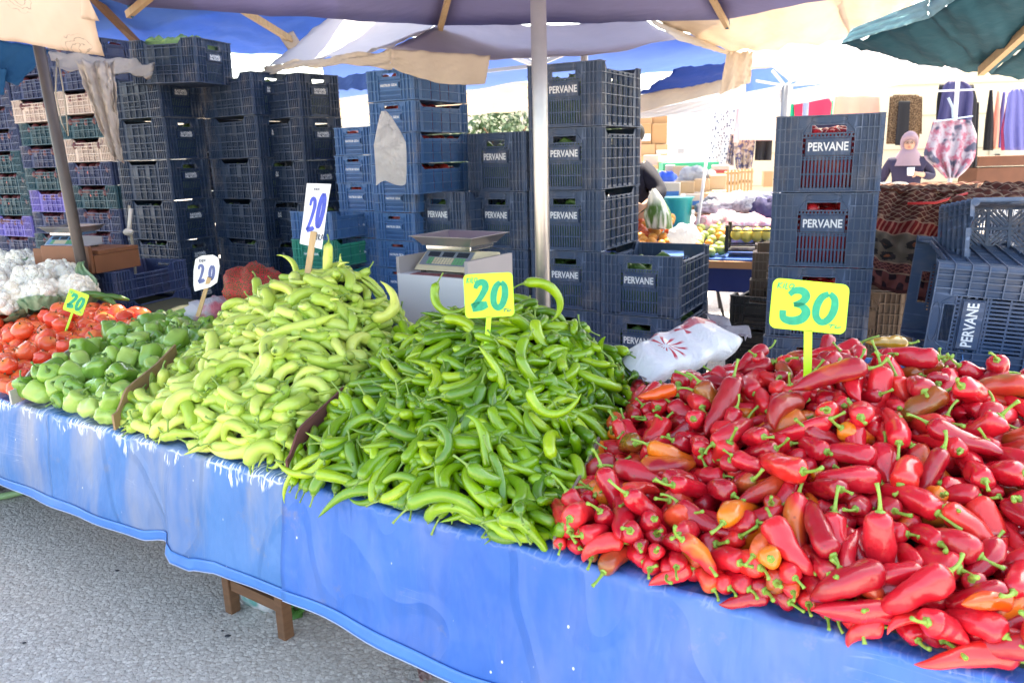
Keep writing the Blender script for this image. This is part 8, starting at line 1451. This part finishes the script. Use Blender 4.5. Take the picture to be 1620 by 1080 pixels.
# man leaning behind the tall stack, holding a bag of greens
mp = at(1022, 300, 5.75); mo = tag(empty('person', (mp.x, mp.y, 0), -.2), 'man in dark navy sweater half hidden by the crate stack holding a bag of greens', 'person')
inv = mo.matrix_basis.inverted(); L_ = lambda u, v, d: tuple(inv @ at(u, v, d))
sh, el, wr_, pm = L_(1018, 268, 5.7), L_(1046, 304, 5.6), L_(1024, 322, 5.45), L_(1014, 328, 5.42)
J = [(-.12, 0, .84, (.14, .11)), (-.12, .0, 1.05, (.14, .10)), (-.10, -.02, 1.24, (.16, .11)), (-.10, -.05, 1.34, .06), (-.10, -.08, 1.41, .065), (-.10, -.12, 1.50, (.075, .09)), (-.10, -.12, 1.58, (.06, .07)), (*sh, .055), (*el, .042), (*wr_, .028),
     (-.30, 0, 1.25, .055), (-.38, -.02, .98, .042), (-.36, -.14, .78, .03), (-.22, 0, .76, .09), (-.23, -.02, .43, .06), (-.23, .02, .08, .045), (-.23, -.14, .03, .04), (-.02, 0, .76, .09), (-.01, -.02, .43, .06), (-.01, .02, .08, .045), (-.01, -.14, .03, .04)]
E = [(0, 1), (1, 2), (2, 3), (3, 4), (4, 5), (5, 6), (2, 7), (7, 8), (8, 9), (2, 10), (10, 11), (11, 12), (0, 13), (13, 14), (14, 15), (15, 16), (0, 17), (17, 18), (18, 19), (19, 20)]
hand(J, E, None, pm, (-.75, -.1, -.45), (.3, 0, -.9), 9); hand(J, E, None, (-.36, -.18, .74), (0, -.3, -.9), (1, 0, 0), 12)
skinned('body', J, E, SKIN, mo)
md = (Vector(el)*.45+Vector(wr_)*.55)
Jc = [(-.12, 0, .90, (.165, .13)), (-.12, .0, 1.05, (.165, .125)), (-.10, -.02, 1.22, (.185, .13)), (-.10, -.05, 1.32, .085), (*sh, .075), (*el, .062), (*md, .048), (-.30, 0, 1.25, .075), (-.38, -.02, .98, .06), (-.37, -.11, .84, .045)]
SW = NT('navy_sweater', .9); c = SW.co(); SW.set('Base Color', SW.mix(SW.noise(c, 9), (.006, .006, .018), (.012, .012, .03)))
skinned('sweater', Jc, [(0, 1), (1, 2), (2, 3), (2, 4), (4, 5), (5, 6), (2, 7), (7, 8), (8, 9)], SW.m, mo)
Jc = [(-.12, 0, .90, (.16, .125)), (-.22, 0, .74, .105), (-.23, -.02, .43, .08), (-.23, .02, .12, .065), (-.02, 0, .74, .105), (-.01, -.02, .43, .08), (-.01, .02, .12, .065)]
skinned('trousers', Jc, [(0, 1), (1, 2), (2, 3), (0, 4), (4, 5), (5, 6)], flat('black_cloth', (.012, .010, .012), .9), mo)
mb = MB(); mb.sphere((-.10, -.10, 1.55), .088, 16, 12, (1, 1.1, .95)); mb.build('hair', flat('dark_hair', (.02, .015, .012), .7), mo, True)
n = NT('bag_of_greens', .3, 0, .5); c = n.co(); f = n.ramp(n.noise(n.mapping(c, (6, 6, 1)), 5, 3), [(.42, 1), (.6, 0)]); gz = n.sep(c)[2]; f = n.math('MULTIPLY', f, n.ramp(n.math('ADD', n.math('MULTIPLY', gz, -3.), .0), [(.15, 0), (.35, 1)])); n.bump(n.noise(c, 14, 4), .02); n.cloth(n.mix(f, (.78, .78, .74), (.10, .20, .04)), .25)
def gb(a, b):
    th = a*6.2832; w_ = .012+.095*min(1, b*1.6)**.8*(1-.15*b); return (math.cos(th)*w_*(1+.05*math.sin(3*th))+.05*b, math.sin(th)*w_*.7, -.27*b+.01*math.sin(th*2))
mb = MB(); mb.grid(gb, 30, 20); mb.sphere((.05, 0, -.262), .085, 16, 8, (1, .75, .25)); o = mb.build('bag_of_greens', n.m, None, True); o.location = at(1034, 300, 5.42); tag(o, 'bulging clear white bag of leafy greens held by the man', 'plastic bag')
# ================================================================== trees far behind
def tree(name, base, h, r, seed, lab, col):
    R = random.Random(seed); root = tag(empty(name, base), lab, 'tree', 'trees beyond the market'); mb = MB(); mb.tube([(0, 0, 0), (.1, 0, h*.35), (0, .1, h*.6)], [.22, .16, .09], 10)
    for k in range(6): a = k*1.05; mb.tube([(.05, 0, h*.4), (r*.4*math.cos(a), r*.4*math.sin(a), h*.62), (r*.7*math.cos(a), r*.7*math.sin(a), h*.8)], [.09, .06, .02], 6)
    mb.build('trunk', wood, root, True); mb = MB(); cl = [(Vector((R.gauss(0, .5)*r, R.gauss(0, .5)*r, h*.72+R.gauss(0, .22)*h*.5)), R.uniform(.25, .5)*r) for _ in range(22)]
    for c_, cr_ in cl:
        for i in range(110):
            d = Vector((R.gauss(0, 1), R.gauss(0, 1), R.gauss(0, 1))).normalized()*cr_*R.uniform(.5, 1.05); p = c_+d; s = R.uniform(.07, .15); x = Vector((R.gauss(0, 1), R.gauss(0, 1), R.gauss(0, 1))).normalized(); y = x.orthogonal().normalized()
            mb.add([p-x*s, p+y*s*.5, p+x*s, p-y*s*.5], [(0, 1, 2, 3)])
    mb.build('crown', flat(col[0], col[1], .6, 0, .5, 3), root)
for k, (u, d, h, r, lab) in enumerate(((800, 24, 2.8, 1.8, 'green tree just left of the steel umbrella pole'), (1000, 30, 3.0, 2.0, 'tree behind the carton wall'))):
    p = at(u, 250, d); tree('leafy_tree', (p.x, p.y, 0), h, r, k+3, lab, ('tree_green', (.03, .07, .018)))
# pale building far behind
pb_ = at(760, 250, 34); root = tag(empty('building', (pb_.x-2, pb_.y, 0), -.1), 'pale plastered building far behind the market', 'building'); mb = MB(); mb.box(-26, 30, 0, 8, 0, 3.6); mb.build('wall', flat('plaster', (.62, .56, .48), .9, 0, .08, .6), root)
for i in range(9):
    for j in range(1): mb = MB(); mb.box(-22+i*5.2, -20.4+i*5.2, -.06, -.01, 1.2, 2.6); mb.build('window', GL, root)
mb = MB(); mb.box(-26.4, 30.4, -.5, 8.4, 3.61, 3.8); mb.build('roof', flat('roof_tile', (.32, .12, .07), .8), root)
